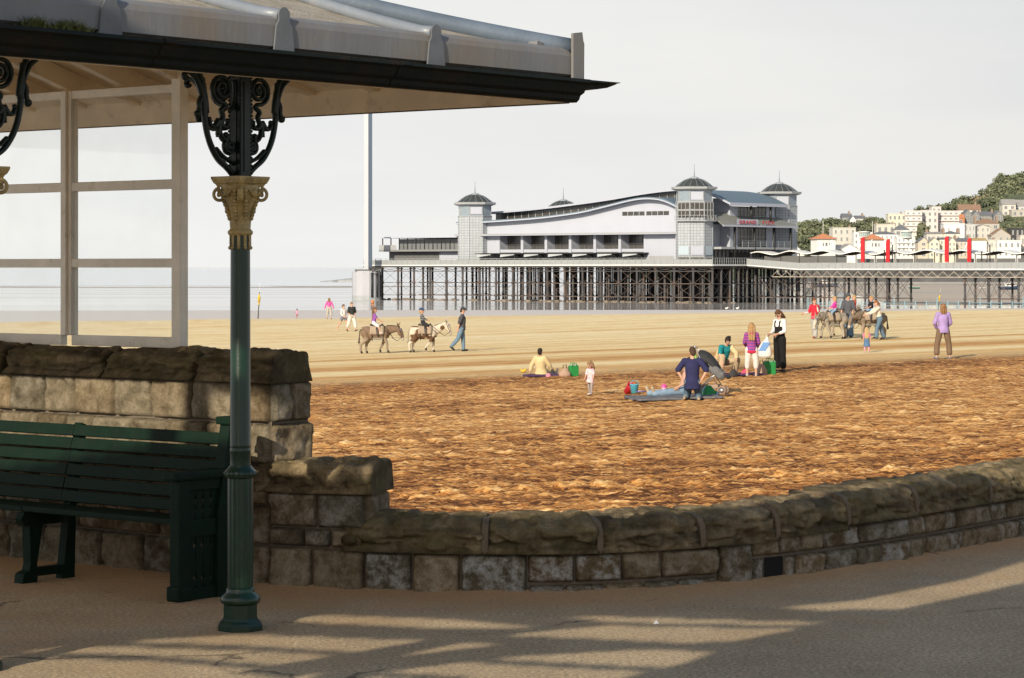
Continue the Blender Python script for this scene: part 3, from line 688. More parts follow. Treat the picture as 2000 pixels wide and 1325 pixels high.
# lead drip edge on the eaves
le = [(-.030,2.630),(-.046,2.640),(-.046,2.735),(-.036,2.762),(-.01,2.778),(.17,ZE+gz(.17)+.012),(.17,ZE+gz(.17)-.05),(.0,2.630)]
cuts = [-RL,-3.15,-2.12,-1.08,.045]
for i in range(len(cuts)-1):
    b = MB(); b.extr([(a, z+random.uniform(-.002,.002)) for a, z in le], 'x', cuts[i]+.002, cuts[i+1]-.002); b.build('eaves_flashing', M_LEAD, SH)
b = MB(); b.extr([(-a, z) for a, z in le], 'y', .05, 6); b.build('eaves_flashing', M_LEAD, SH)
# lead rolls with clasped tongues, along the front slope
def roll(x):
    dm = min(-x, RL+x)
    ds = np.linspace(-.04, max(.3, dm-.04), 16); r = MB()
    r.tube([(x, d, ZE+gz(max(d,0))+.024) for d in ds], .031, 12)
    o = r.build('lead_roll', M_ROLL, SH)
    t = MB(); n = 20; pts = []
    for k in range(11): a = math.pi*k/10; pts.append((x+.035*math.cos(a), ZE+.026+.035*math.sin(a)))
    pts += [(x-.033, ZE+.0), (x-.050, ZE-.025), (x-.064, 2.622), (x-.03, 2.612), (x+.035, 2.606), (x+.064, 2.616), (x+.050, ZE-.025), (x+.033, ZE+.0)]
    t.extr(pts, 'y', -.058, -.049); t.build('roll_end', mat('roll_end_lead', (.13,.14,.155), .5, .15, 12), o)
for c in cuts[1:-1]: roll(c)
h = MB(); h.tube([(-d, d, ZE+gz(d)+.03) for d in np.linspace(-.02, 2.02, 24)], .048, 14)
hr = h.build('hip_roll', mat('hip_lead', (.12,.155,.205), .42, .15, 5, .1, 40, dirt=(.19,.20,.21), dirt_amt=.3, dirt_scale=3), SH)
h = MB()
for d in (1.05,): h.tube([(-d-.006, d+.006, ZE+gz(d)+.035), (-d+.006, d-.006, ZE+gz(d)+.033)], .052, 14)
h.build('roll_joint', M_LEAD, hr)
h = MB(); h.extr([(-.02,2.612),(.065,2.612),(.07,2.79),(.055,2.86),(-.02,2.85)], 'y', -.065, -.05); h.add([(.07,-.065,2.612),(.085,-.03,2.612),(.09,-.03,2.86),(.072,-.065,2.80)], [(0,1,2,3)]); h.build('corner_cap', M_LEAD, SH)
h = MB(); h.tube([(-HW, y, ZE+gz(HW)+.03) for y in (HW, 6-HW)], .06, 12); h.build('ridge_roll', M_ROLL, SH)

# ---- iron column
def column():
    c = thing('column', '', '', (0,0,0)); del c['label'], c['category']; c.parent = SH
    oc = lambda r, z: (r/math.cos(math.pi/8), z)
    b = MB()
    b.lathe([oc(.0,0),oc(.100,0),oc(.100,.022),oc(.092,.034),oc(.082,.045),oc(.076,.055),oc(.076,.118),oc(0,.118)], 8, sm=False, ph=math.pi/8)
    b.lathe([(0,.116),(.078,.116),(.090,.126),(.092,.140),(.086,.155),(.070,.168),(.064,.178),(.066,.186),(.060,.194),(0,.194)], 32)
    o = b.build('base', M_GREEN, c)
    fl = []
    b = MB(); n = 64; zs = [.19,.70]
    for z in zs:
        row = []
        for j in range(n+1):
            t = 2*math.pi*j/n; r = .0595-.0045*max(0, math.cos(8*t))**6; row.append((r*math.cos(t), r*math.sin(t), z))
        fl.append(row)
    b.sheet(fl)
    b.lathe([(.056,.690),(.062,.694),(.072,.700),(.074,.715),(.069,.728),(.060,.735),(.055,.742),(.051,.75)], 32)
    for j in range(18):
        t = 2*math.pi*j/18; b.ell((.068*math.cos(t), .068*math.sin(t), .716), .010, 0, 6, 5)
    b.lathe([(.0475,.745),(.0470,.81),(.0485,.815),(.0485,.822),(.0470,.826),(.0470,.836),(.0485,.84),(.0470,.846),(.0445,1.815)], 32)
    b.build('shaft', M_GREEN, c)
    # gilded capital
    b = MB()
    b.lathe([(.0455,1.800),(.052,1.803),(.058,1.811),(.058,1.820),(.050,1.828),(.047,1.832),(.050,1.87),(.056,1.905),(.066,1.94),(.084,1.975),(.090,2.0),(.088,2.03)], 28)
    for k in range(4):
        t = math.pi/4+k*math.pi/2
        cx, cy = .118*math.cos(t), .118*math.sin(t)
        d = Vector((math.cos(t), math.sin(t), 0)); sp = []
        for a in np.linspace(0, 2.6*math.pi, 28):
            rr = .034*(1-a/(3.1*math.pi)); sp.append(Vector((0,0,1.985))+d*(.092+rr*math.sin(a))+Vector((0,0,rr*math.cos(a))))
        b.tube(sp, [(.014,.0075)]*28, 8, lat=(-d.y, d.x, 0))
        b.tube([d*.098+Vector((-d.y, d.x, 0))*w+Vector((0,0,1.985)) for w in (-.015,.015)], .009, 12)
    for k in range(4):
        t = k*math.pi/2; d = Vector((math.cos(t), math.sin(t), 0)); q = Vector((-d.y, d.x, 0))
        b.ell(d*.086+Vector((0,0,1.995)), (.018,.018,.022), 0, 10, 8)
        for sg in (-1, 1):
            for i in range(9):
                f = i/8; rr = .094-.040*f**.7
                b.ell(d*(rr*math.cos(.42*(1-.35*f)))+q*(sg*rr*math.sin(.50*(1-.35*f))*1.15)+Vector((0,0,2.005-.125*f)), (.010+.004*math.sin(i*2.3), .010, .011), 0, 7, 5)
            b.tube([d*.092+q*sg*.005+Vector((0,0,1.975)), d*.098+q*sg*.022+Vector((0,0,1.992)), d*.095+q*sg*.035+Vector((0,0,2.01))], .005, 6)
    sq = lambda r, z: (r*math.sqrt(2), z)
    b.lathe([sq(0,2.022),sq(.074,2.022),sq(.080,2.035),sq(.086,2.04),sq(.093,2.056),sq(.095,2.062),sq(.095,2.070),sq(0,2.070)], 4, sm=False, ph=math.pi/4)
    for j in range(10):
        t = 2*math.pi*j/10; d = Vector((math.cos(t), math.sin(t), 0)); b.bar(d*.0475+Vector((0,0,1.802)), d*.0475+Vector((0,0,1.745)), .014, .004, up=d)
        b.ell(d*.048+Vector((0,0,1.745)), .009, 0, 6, 4)
    b.build('capital', M_GOLD, c)
    # square upper post with beaded edges
    b = MB(); b.bevbox(-.037,.037,-.037,.037,2.07,2.64,.004)
    for sx in (-1,1):
        for sy in (-1,1):
            for i in range(26): b.ell((sx*.036, sy*.036, 2.085+i*.0175), .0072, 0, 6, 4)
    for sgn in (-1,1): b.box(-.014,.014, sgn*.037-.004, sgn*.037+.004, 2.09, 2.50); b.box(sgn*.037-.004, sgn*.037+.004, -.014,.014, 2.09,2.50)
    b.build('upper_post', M_DKG, c)
    for axis, sgn in ((0,-1),(0,1),(1,1)):
        sp = MB()
        def P(x, z, o=0): return (sgn*(.037+x), o, 2.53+z) if axis == 0 else (o, sgn*(.037+x), 2.53+z)
        L_ = (0,1,0) if axis == 0 else (1,0,0)
        def T(pts, r): sp.tube([P(*p) for p in pts], [(.015, r_*1.25) for r_ in (r if isinstance(r, list) else [r]*len(pts))], 8, lat=L_)
        def cat(p, n=6): return [tuple(q) for q in catmull(p, n)]
        T(cat([(.275,.0),(.238,-.03),(.212,-.08),(.196,-.14),(.188,-.21),(.172,-.275),(.145,-.33),(.105,-.38),(.055,-.415),(.012,-.45)]), .0105)
        T(cat([(.225,.0),(.205,-.04),(.190,-.10),(.182,-.16)]), .010)
        T(cat([(.205,-.02),(.198,-.09),(.188,-.17)]), .010)
        T(cat([(.0,-.405),(.03,-.39),(.075,-.37),(.12,-.335)]), .007)
        def spiral(cx, cz, r0, turns, a0, dirn, rad, tail=None):
            pts = []
            for k in range(int(16*turns)+1):
                a = a0+dirn*2*math.pi*k/16; rr = r0*(1-.82*k/(16*turns)); pts.append((cx+rr*math.cos(a), cz+rr*math.sin(a)))
            T((tail or [])+pts, rad)
            sp.ell(P(cx, cz), .014, 0, 8, 6)
        spiral(.082,-.062,.066,2.1,R(-100),1,.0085,cat([(.105,-.275),(.10,-.235),(.085,-.21),(.075,-.185),(.085,-.16),(.055,-.14)],4))
        T(cat([(.03,-.16),(.0,-.12),(.0,-.02)]), .008)
        spiral(.035,-.325,.034,1.8,R(80),-1,.008)
        T(cat([(.10,-.20),(.098,-.245),(.085,-.28),(.062,-.295),(.05,-.28),(.06,-.265)],4), .0075)
        T(cat([(.10,-.205),(.125,-.235),(.15,-.235),(.16,-.215)],4), [.012]*5+[.007]*8)
        T(cat([(.10,-.205),(.075,-.235),(.05,-.235),(.045,-.215)],4), [.012]*5+[.007]*8)
        for (x, z, r) in ((.16,-.205,.012),(.045,-.208,.012),(.055,-.272,.014),(.232,-.185,.018),(.225,-.165,.012),(.006,-.462,.016)): sp.ell(P(x, z), r, 0, 8, 6)
        T(cat([(.205,-.10),(.222,-.13),(.222,-.165),(.235,-.188)],4), .008)
        if axis == 0 and sgn < 0 or axis == 1: T(cat([(.25,-.005),(.29,.0),(.315,-.012),(.31,-.03),(.295,-.025)],4), .009)
        sp.build('bracket', M_DKG, c)
    return c
c1 = column(); c1.location = (-2.04,.30,0)
for x in (-3.56,): k = copy_tree(c1, SH); k.location = (x,.30,0)
b = MB(); b.bevbox(-3.95,-.9,.25,.35,2.532,2.66,.006); b.build('eaves_beam', M_CREAM, SH)

# ---- glazed screen standing on the wall
scr = thing('glazed_screen', '', '', (-.60,2.175,0)); del scr['label'], scr['category']; scr.parent = SH
b = MB(); z0 = 1.213
b.bevbox(-.03,.03,0,.07,z0,2.86,.004); b.build('post', M_WHITEF, scr)
for y in (.94, 1.88, 2.82, 3.76):
    b = MB(); b.bevbox(-.028,.028,y-.045,y+.045,z0+.058,2.66,.004); b.bevbox(-.045,-.0282,y-.018,y+.018,z0+.06,2.66,.004); b.build('mullion', M_WHITEF, scr)
for za, zb in ((z0+.001,z0+.060),(1.656,1.706),(2.088,2.140),(2.615,2.66)):
    for k in range(4):
        ya = .07 if k == 0 else .94*k+.045; yb = .94*(k+1)-.045
        b = MB(); b.bevbox(-.024,.024,ya-.001,yb+.001,za,zb,.004); b.build('rail', M_WHITEF, scr)
def glass():
    m, nt, b_ = nt_new('window_glass'); N, L = nt.nodes, nt.links
    tr = N.new('ShaderNodeBsdfTransparent'); tr.inputs['Color'].default_value = (.97,.985,.97,1); gl = N.new('ShaderNodeBsdfGlossy'); gl.inputs['Roughness'].default_value = .02
    lw = N.new('ShaderNodeLayerWeight'); lw.inputs['Blend'].default_value = .2
    df = N.new('ShaderNodeBsdfDiffuse'); df.inputs['Color'].default_value = (.9,.9,.88,1)
    no = N.new('ShaderNodeTexNoise'); no.inputs['Scale'].default_value = 4; no.inputs['Detail'].default_value = 6; tc = N.new('ShaderNodeTexCoord'); L.new(tc.outputs['Object'], no.inputs['Vector'])
    mr = N.new('ShaderNodeMapRange'); L.new(no.outputs['Fac'], mr.inputs['Value']); mr.inputs['From Min'].default_value = .35; mr.inputs['From Max'].default_value = .75; mr.inputs['To Max'].default_value = .06
    m1 = N.new('ShaderNodeMixShader'); L.new(lw.outputs['Fresnel'], m1.inputs['Fac']); L.new(tr.outputs[0], m1.inputs[1]); L.new(gl.outputs[0], m1.inputs[2])
    m2 = N.new('ShaderNodeMixShader'); L.new(mr.outputs['Result'], m2.inputs['Fac']); L.new(m1.outputs[0], m2.inputs[1]); L.new(df.outputs[0], m2.inputs[2])
    L.new(m2.outputs[0], N['Material Output'].inputs['Surface']); return m
M_GLASS = glass()
for k in range(4):
    for za, zb in ((z0+.060,1.656),(1.706,2.088),(2.140,2.615)):
        ya = .07 if k == 0 else .94*k+.045; yb = .94*(k+1)-.045
        b = MB(); b.add([(0,ya,za),(0,yb,za),(0,yb,zb),(0,ya,zb)], [(0,1,2,3)]); b.build('pane', M_GLASS, scr, recalc=False)
b = MB(); b.bevbox(-.04,.04,3.81,3.87,z0,2.9,.004); b.build('post', M_WHITEF, scr)

# ---- tufts of grass in the gutter
def tuft(px, label, n, w):
    p = Vector((0,0,0)); b = MB(); r = random.Random(int(px)+3)
    for i in range(n):
        x = r.gauss(0, w); y = r.uniform(-.03,.03); hgt = r.uniform(.025,.07)*math.exp(-(x/w/1.6)**2*.5); dx = r.uniform(-.05,.05); dy = r.uniform(-.03,.03); a = r.uniform(0,3.14); wd = .0032
        ca, sa = math.cos(a)*wd, math.sin(a)*wd
        b.add([(x-ca,y-sa,0),(x+ca,y+sa,0),(x+dx*.4+ca*.7,y+dy*.4+sa*.7,hgt*.65),(x+dx*.4-ca*.7,y+dy*.4-sa*.7,hgt*.65),(x+dx,y+dy,hgt)], [(0,1,2,3),(3,2,4)], 0)
    return b
M_GRASS = mat('gutter_grass', (.09,.10,.02), .7, .4, 25)
for px, lab, n, w, u in ((80,'thicker tuft of grass growing in the dark gutter',300,.06,None),(15,'small tuft of grass growing in the gutter at the frame edge',200,.05,None)):
    # on the front gutter line
    t = (px-1000)/FP; u = (t*13.1-.275+.08*(-.777)*-1-.0)/(.629-t*.777)
    o = tuft(px, lab, n, w).build('grass_tuft', M_GRASS)
    o.location = Vector((.275,13.1,2.605))+Vector((.629,.777,0))*u+Vector((-.777,.629,0))*-.085; o.rotation_euler = (0,0,R(51)); tag(o, lab, 'grass tuft', 'grass tufts in the gutter')

# ================================================================== BENCH
BN = thing('park_bench', 'dark green slatted bench with panelled end standing against the stone wall', 'bench', (.275,13.1,0), R(51))
M_BENCH = mat('bench_paint', (.003,.015,.008), .6, .25, 8, .12, 60, dirt=(.008,.014,.010), dirt_amt=.4, dirt_scale=9, spec=.15)
def vx(v): return v
y0, ym, y1 = 1.24, 2.42, 3.60
xf, xb, xt = -1.54, -1.27, -1.19        # front, seat back, top of back
for i in range(6):
    f = i/5; zc = .440+.0690*i; xc = xb+.02+(xt-xb)*f
    for a_, b_ in ((y0+.03, ym-.002), (ym+.002, y1)):
        b = MB(); hh = .0305
        b.bevbox(-.011,.011,a_,b_,-hh,hh,.005)
        o = b.build('back_slat', M_BENCH, BN); o.location = (xc+random.uniform(-.002,.002), 0, zc); o.rotation_euler = (0, R(17), 0)
for i in range(4):
    x = xf+.035+i*.072
    for a_, b_ in ((y0+.03, ym-.002), (ym+.002, y1)):
        b = MB(); b.bevbox(x-.033,x+.033,a_,b_,.382+(.0 if i else -.006),.405-.006*i*.5,.006); b.build('seat_slat', M_BENCH, BN)
def support(y, inner):
    b = MB(); w = .03
    b.extr([(xf+.02,.02),(xf+.075,.02),(xf+.085,.10),(xf+.13,.34),(xf+.13,.372),(xf+.03,.372),(xf+.04,.10)], 'y', y-w, y+w)
    b.extr([(xf-.02,.0),(xf+.08,.0),(xf+.09,.055),(xf+.06,.075),(xf-.01,.05)], 'y', y-w-.004, y+w+.004)
    b.extr([(xb-.01,.0),(xb+.075,.0),(xb+.085,.37),(xt+.085,.81),(xt+.045,.825),(xb+.045,.40)], 'y', y-w+.002, y+w-.002)
    b.box(xf+.05, xb, y-w+.006, y+w-.006, .03, .075); b.extr([(xf,.30),(xb,.30),(xb,.372),(xf,.372),(xf-.02,.34)], 'y', y-w+.004, y+w-.004)
    b.build('leg_frame', M_BENCH, BN)
support(ym, 1); support(y1+.0, 1)
b = MB(); y = y0
b.bevbox(xf-.02,xf+.055,y-.035,y+.035,.0,.60,.006)                       # front stile
b.bevbox(xf-.035,xf+.07,y-.045,y+.045,.0,.075,.012)
b.bevbox(xf+.055,xb+.02,y-.024,y+.024,.0,.06,.004); b.bevbox(xf+.055,xb+.02,y-.024,y+.024,.315,.40,.004); b.bevbox(xf+.055,xb+.02,y-.024,y+.024,.545,.6,.004)
for k in range(4):
    x = xf+.068+k*.052
    for za, zb in ((.06,.315),(.40,.545)): b.extr([(x,za),(x+.038,za),(x+.038,za+.03),(x+.032,za+.045),(x+.038,za+.07),(x+.038,zb-.07),(x+.030,zb-.045),(x+.038,zb-.03),(x+.038,zb),(x,zb),(x,zb-.03),(x+.008,zb-.045),(x,zb-.07),(x,za+.07),(x+.006,za+.045),(x,za+.03)], 'y', y-.011, y+.011)
b.build('end_panel', M_BENCH, BN)
b = MB(); b.extr([(xb-.03,.0),(xb+.05,.0),(xb+.055,.40),(xt+.055,.862),(xt-.02,.862),(xb-.025,.42)], 'y', y-.035, y+.035); b.bevbox(xt-.04,xt+.075,y-.05,y+.05,.862,.902,.008); b.build('back_post', M_BENCH, BN)
b = MB(); b.bevbox(xf-.06,xb+.04,y-.05,y+.05,.60,.645,.012); b.build('armrest', M_BENCH, BN)
# ================================================================== PIER  (local x along the front of the pavilion, y along its long side, seaward)
AX, AY = 35.6, 500.0
PR = thing('pier', 'long iron pier on a forest of dark piles running out over the wet flats', 'pier', (AX,AY,-5.0), R(50))
DZ = 2.45+5.0; WZ = 1.62+5.0        # deck and walkway heights above the flats (local)
M_IRON = mat('pier_iron', (.058,.056,.060), .7, .35, .6, dirt=(.13,.075,.045), dirt_amt=.35, dirt_scale=.5)
M_IRONB = mat('pier_brace', (.16,.12,.10), .8, .3, .5)
M_DECK = mat('deck_edge', (.62,.63,.64), .5, .05, .4); M_PARA = mat('parapet_panel', (.30,.315,.32), .55, .08, 1.5); M_DKTIMB = mat('deck_timber', (.06,.055,.05), .9)
M_TRUSS = mat('truss_paint', (.36,.31,.25), .7, .3, 1.5)
def poly_deck(pts, z0, z1, name, m, parent):
    b = MB(); b.extr(pts, 'z', z0, z1); return b.build(name, m, parent)
DKP = [(-5,-8),(34,-8),(34,84),(-5,84)]
poly_deck(DKP, DZ-.55, DZ-.02, 'deck', M_DKTIMB, PR)
b = MB()
for (p, q) in (((-5,-8),(-5,84)),((34,-8),(-5,-8))):
    b.bar((*p,DZ-.12), (*q,DZ-.12), .3, .26)
b.build('deck_edge', M_DECK, PR)
b = MB(); b.box(-5.02,-4.9,-8,84,DZ+.02,DZ+1.0)
for y in np.arange(-8, 84, 1.55): b.box(-5.09,-5.02,y,y+.07,DZ+.0,DZ+1.25)
b.box(-5.08,-4.98,-8,84,DZ+1.22,DZ+1.3); b.build('parapet', M_PARA, PR)
b = MB()
for x in np.arange(-5, 34, .75): b.box(x,x+.07,-8.05,-7.98,DZ,DZ+1.25)
b.box(-5,34,-8.06,-7.97,DZ+1.22,DZ+1.3); b.box(-5,34,-8.04,-8.0,DZ+.55,DZ+.6); b.build('railing', M_PARA, PR)
# piles: front two rows individually, the rest of the forest as one part
rp = random.Random(3)
def pile(b, x, y, r=.22, z1=None):
    z1 = z1 or DZ-.55
    b.tube([(x,y,-.3),(x,y,.5),(x,y,z1)], [r*1.25,r,r], 7)
    for z in (1.05, 3.7, z1-.25): b.tube([(x,y,z-.12),(x,y,z+.12)], r*1.7, 7)
ys = list(np.arange(-7.5, 83, 4.55)); xs = list(np.arange(-4.4, 34, 2.9))
for y in ys:
    b = MB(); pile(b, xs[0], y, .23); b.build('pile', M_IRON, PR)
for x in xs[1:]:
    b = MB(); pile(b, x, ys[0], .23); b.build('pile', M_IRON, PR)
b = MB()
for i, x in enumerate(xs[1:]):
    for j, y in enumerate(ys[1:]):
        if rp.random() < (.03 if y < 38 else .25 if y < 55 else .6): continue
        pile(b, x+rp.uniform(-.25,.25), y+rp.uniform(-.5,.5), rp.uniform(.16,.27))
        if rp.random() < .95 and y < 52: pile(b, x+rp.uniform(.7,1.6), y+rp.uniform(1,2.4), rp.uniform(.14,.2))
o = b.build('pile_forest', M_IRON, PR); o['kind'] = 'stuff'
def xbrace(b, p, q, z0, z1, r=.05):
    b.bar((*p,z0), (*q,z1), r, r); b.bar((*p,z1), (*q,z0), r, r)
for row, x in enumerate((xs[0], xs[4])):
    b = MB()
    for z in (1.05, 3.7): b.bar((x,ys[0],z), (x,ys[-1],z), .11, .11)
    for j in range(len(ys)-1):
        for z0, z1 in ((1.1,3.65),(3.75,DZ-.8)): xbrace(b, (x,ys[j]), (x,ys[j+1]), z0, z1, .04)
    b.build('cross_bracing', M_IRON if row else M_IRONB, PR)
b = MB()
for i in range(len(xs)-1):
    for z0, z1 in ((1.1,3.65),(3.75,DZ-.8)): xbrace(b, (xs[i],ys[0]), (xs[i+1],ys[0]), z0, z1, .04)
for z in (1.05, 3.7, DZ-.75): b.bar((xs[0],ys[0],z), (xs[-1],ys[0],z), .16, .16)
b.build('cross_bracing', M_IRON, PR)
b = MB()
for j in range(len(ys)-1): xbrace(b, (xs[0]-.1,ys[j]), (xs[0]-.1,ys[j+1]), DZ-1.3, DZ-.6, .07); 
b.bar((xs[0]-.1,ys[0],DZ-1.35), (xs[0]-.1,ys[-1],DZ-1.35), .1, .14); b.build('edge_girder', M_IRON, PR)
# barnacled rubble at the foot of the piles
b = MB()
for k in range(200):
    x = rp.uniform(-5.2,2); y = rp.uniform(-8,86); b.ell((x, y, 0.02), (rp.uniform(.2,.9), rp.uniform(.3,1.2), rp.uniform(.08,.35)), 0, 6, 4)
o = b.build('rubble', mat('barnacle_rubble', (.22,.18,.14), .95, .4, 1)); o['kind'] = 'stuff'; o.parent = PR
# walkway to the shore, leaving the front of the pavilion
wx0, wx1 = 6.5, 16.5
b = MB()
b.extr([(-8,DZ-.5),(-8,DZ-.02),(-20,WZ),(-140,WZ),(-140,WZ-.5),(-20,WZ-.5)], 'x', wx0, wx1); b.build('walkway', M_DKTIMB, PR)
b = MB()
for x in (wx0-.05, wx1+.05):
    b.bar((x,-8,DZ-.12), (x,-20,WZ-.12), .3, .26); b.bar((x,-20,WZ-.12), (x,-140,WZ-.12), .3, .26)
b.build('walkway_edge', M_DECK, PR)
b = MB()
b.extr([(-8,DZ+.05),(-8,DZ+1.15),(-20,WZ+1.15),(-140,WZ+1.15),(-140,WZ+.03),(-20,WZ+.03)], 'x', wx0-.08, wx0+.04)
for y in np.arange(-138, -21, 1.5): b.box(wx0-.16,wx0-.08,y,y+.08,WZ+.0,WZ+1.3)
b.build('parapet', M_PARA, PR)
b = MB()
for x in (wx0, wx1):
    b.bar((x,-14,WZ-1.55), (x,-140,WZ-1.55), .14, .16)
    for y in np.arange(-138, -14, 2.3): b.bar((x,y,WZ-1.5), (x,y+1.15,WZ-.5), .09, .09); b.bar((x,y+2.3,WZ-1.5), (x,y+1.15,WZ-.5), .09, .09)
b.build('lattice_girder', M_TRUSS, PR)
tr_y = [-10.5,-14,-21,-25.5,-30,-34.6,-39.4,-56,-61,-67,-71,-75,-94,-98.5,-112,-117,-122]
xs_w = (wx0+.6, wx0+4.4, wx1-.8)
for y in tr_y:
    tb = MB()
    for x in xs_w: pile(tb, x, y, .20, WZ-1.5)
    for z in (1.05, WZ-1.6): tb.bar((xs_w[0],y,z), (xs_w[-1],y,z), .14, .14)
    for i in (0, 1): xbrace(tb, (xs_w[i],y), (xs_w[i+1],y), 1.1, WZ-1.6, .05)
    tb.build('trestle', M_IRON, PR)
b = MB()
for a_, c_ in zip(tr_y[:-1], tr_y[1:]):
    if a_-c_ < 8:
        for x in (xs_w[0], xs_w[-1]): xbrace(b, (x,a_), (x,c_), 1.1, WZ-1.7, .05); b.bar((x,a_,1.05), (x,c_,1.05), .12, .12)
b.build('cross_bracing', M_IRONB, PR)

# ---- wave-roofed shelter along the walkway
CN = thing('walkway_canopy', 'long white wave-shaped canopy on black posts along the pier walkway', 'canopy', PR.matrix_basis @ Vector((0,0,0)), R(50)); CN.location = (AX,AY,-5.0)
M_CANW = mat('canopy_white', (.78,.77,.74), .5, .05, 1); M_BLK = mat('black_steel', (.02,.02,.02), .5); M_WIND = mat('windbreak_panel', (.14,.14,.14), .4, .08, 2)
cx0, cx1 = 9.8, 14.6
def wav(y): return WZ+3.0+.30*math.sin((y+10)*2*math.pi/7.6)+.1*math.sin(y*.23)
yc = np.arange(-132, -6, .5)
b = MB(); b.sheet([[(cx0,y,wav(y)+.16),(cx0+.8,y,wav(y)+.30),(cx1-.8,y,wav(y)+.30),(cx1,y,wav(y)+.16)] for y in yc]); b.build('canopy_top', M_CANW, CN)
b = MB(); b.sheet([[(cx0,y,wav(y)+.10),(cx0+.8,y,wav(y)-.16),(cx1-.8,y,wav(y)-.16),(cx1,y,wav(y)+.10)] for y in yc]); b.build('canopy_underside', mat('canopy_soffit', (.10,.085,.065), .8), CN)
b = MB(); b.sheet([[(cx0-.02,y,wav(y)+.02),(cx0-.02,y,wav(y)+.18)] for y in yc]); b.build('canopy_edge', M_CANW, CN)
for i, y in enumerate(np.arange(-129, -8, 4.3)):
    pb = MB(); pb.bar((cx0+1.2,y,WZ), (cx0+1.2,y,wav(y)-.1), .13); pb.build('canopy_post', M_BLK, CN)
    if i % 5 != 3: wb = MB(); wb.box(cx0+1.15,cx0+1.2,y+.25,y+4.05,WZ+.05,WZ+1.9); wb.build('windbreak', M_WIND, CN)
b = MB(); b.box(cx0+1.16,cx0+1.21,-28,-9,WZ+.2,WZ+2.5); b.build('windbreak', M_WIND, CN)
for y in (-22,-31,-40,-52,-74,-83,-101,-119):
    sb_ = MB(); sb_.bar((cx1-1,y,WZ+3.2), (cx1-1,y-1.1,WZ+5.6), .16); sb_.build('prop', M_CANW, CN)
# red banners and black poles
def py_at(px):                               # position along the walkway front for a photo column
    t = (px-1000)/FP; c, s_ = math.cos(R(50)), math.sin(R(50)); x = wx0+1.2
    # X = AX + x*c - y*s ; Y = AY + x*s + y*c
    return (AX+x*c-t*(AY+x*s_))/(s_+t*c)
M_RED = mat('banner_red', (.62,.012,.02), .5, .05, 1)
for px, top, lab in ((1685,6.0,'leftmost tall red feather banner on the pier walkway'),(1734,5.6,'red feather banner beside a short black pole, second from left'),(1849,6.0,'third red feather banner from left on the pier walkway'),(1893,5.6,'rightmost red feather banner on the pier walkway')):
    y = py_at(px); w = .40; z0 = 1.25; pts = [(y+w,z0),(y+w,z0+top-.75)]
    pts = [(w,z0),(w,top-.8+.0)]+[(w-2*w*(1-math.cos(R(a)))*.5*1.0, top-.8+.8*math.sin(R(a))) for a in (15,30,45,60,75)]+[(-w,top+.02),(-w,z0)]
    b = MB(); b.extr(pts, 'x', -.05, .05); t_ = thing('feather_banner', lab, 'banner', (0,0,0), R(50), 'red banners on the pier')
    b.build('flag', M_RED, t_); pb = MB(); pb.bar((0,-w-.04,0), (0,-w-.04,top), .08); pb.build('pole', M_BLK, t_)
    c, s_ = math.cos(R(50)), math.sin(R(50)); t_.location = (AX+(wx0+1.2)*c-y*s_, AY+(wx0+1.2)*s_+y*c, -5+WZ)
for px, h, lab in ((1745,4.4,'tall black pole right of the second red banner'),(1729,3.4,'short black pole just left of the second red banner'),(1919,3.1,'short black pole right of the last red banner'),(1935,4.3,'rightmost tall black pole on the pier walkway')):
    y = py_at(px); c, s_ = math.cos(R(50)), math.sin(R(50))
    b = MB(); b.bar((0,0,0), (0,0,h), .16); b.bar((0,0,h), (0,0,h+.12), .22); o = b.build('lamp_pole', M_BLK); o.location = (AX+(wx0+.9)*c-y*s_, AY+(wx0+.9)*s_+y*c, -5+WZ); o.rotation_euler = (0,0,R(50)); tag(o, lab, 'pole', 'black poles on the pier walkway')

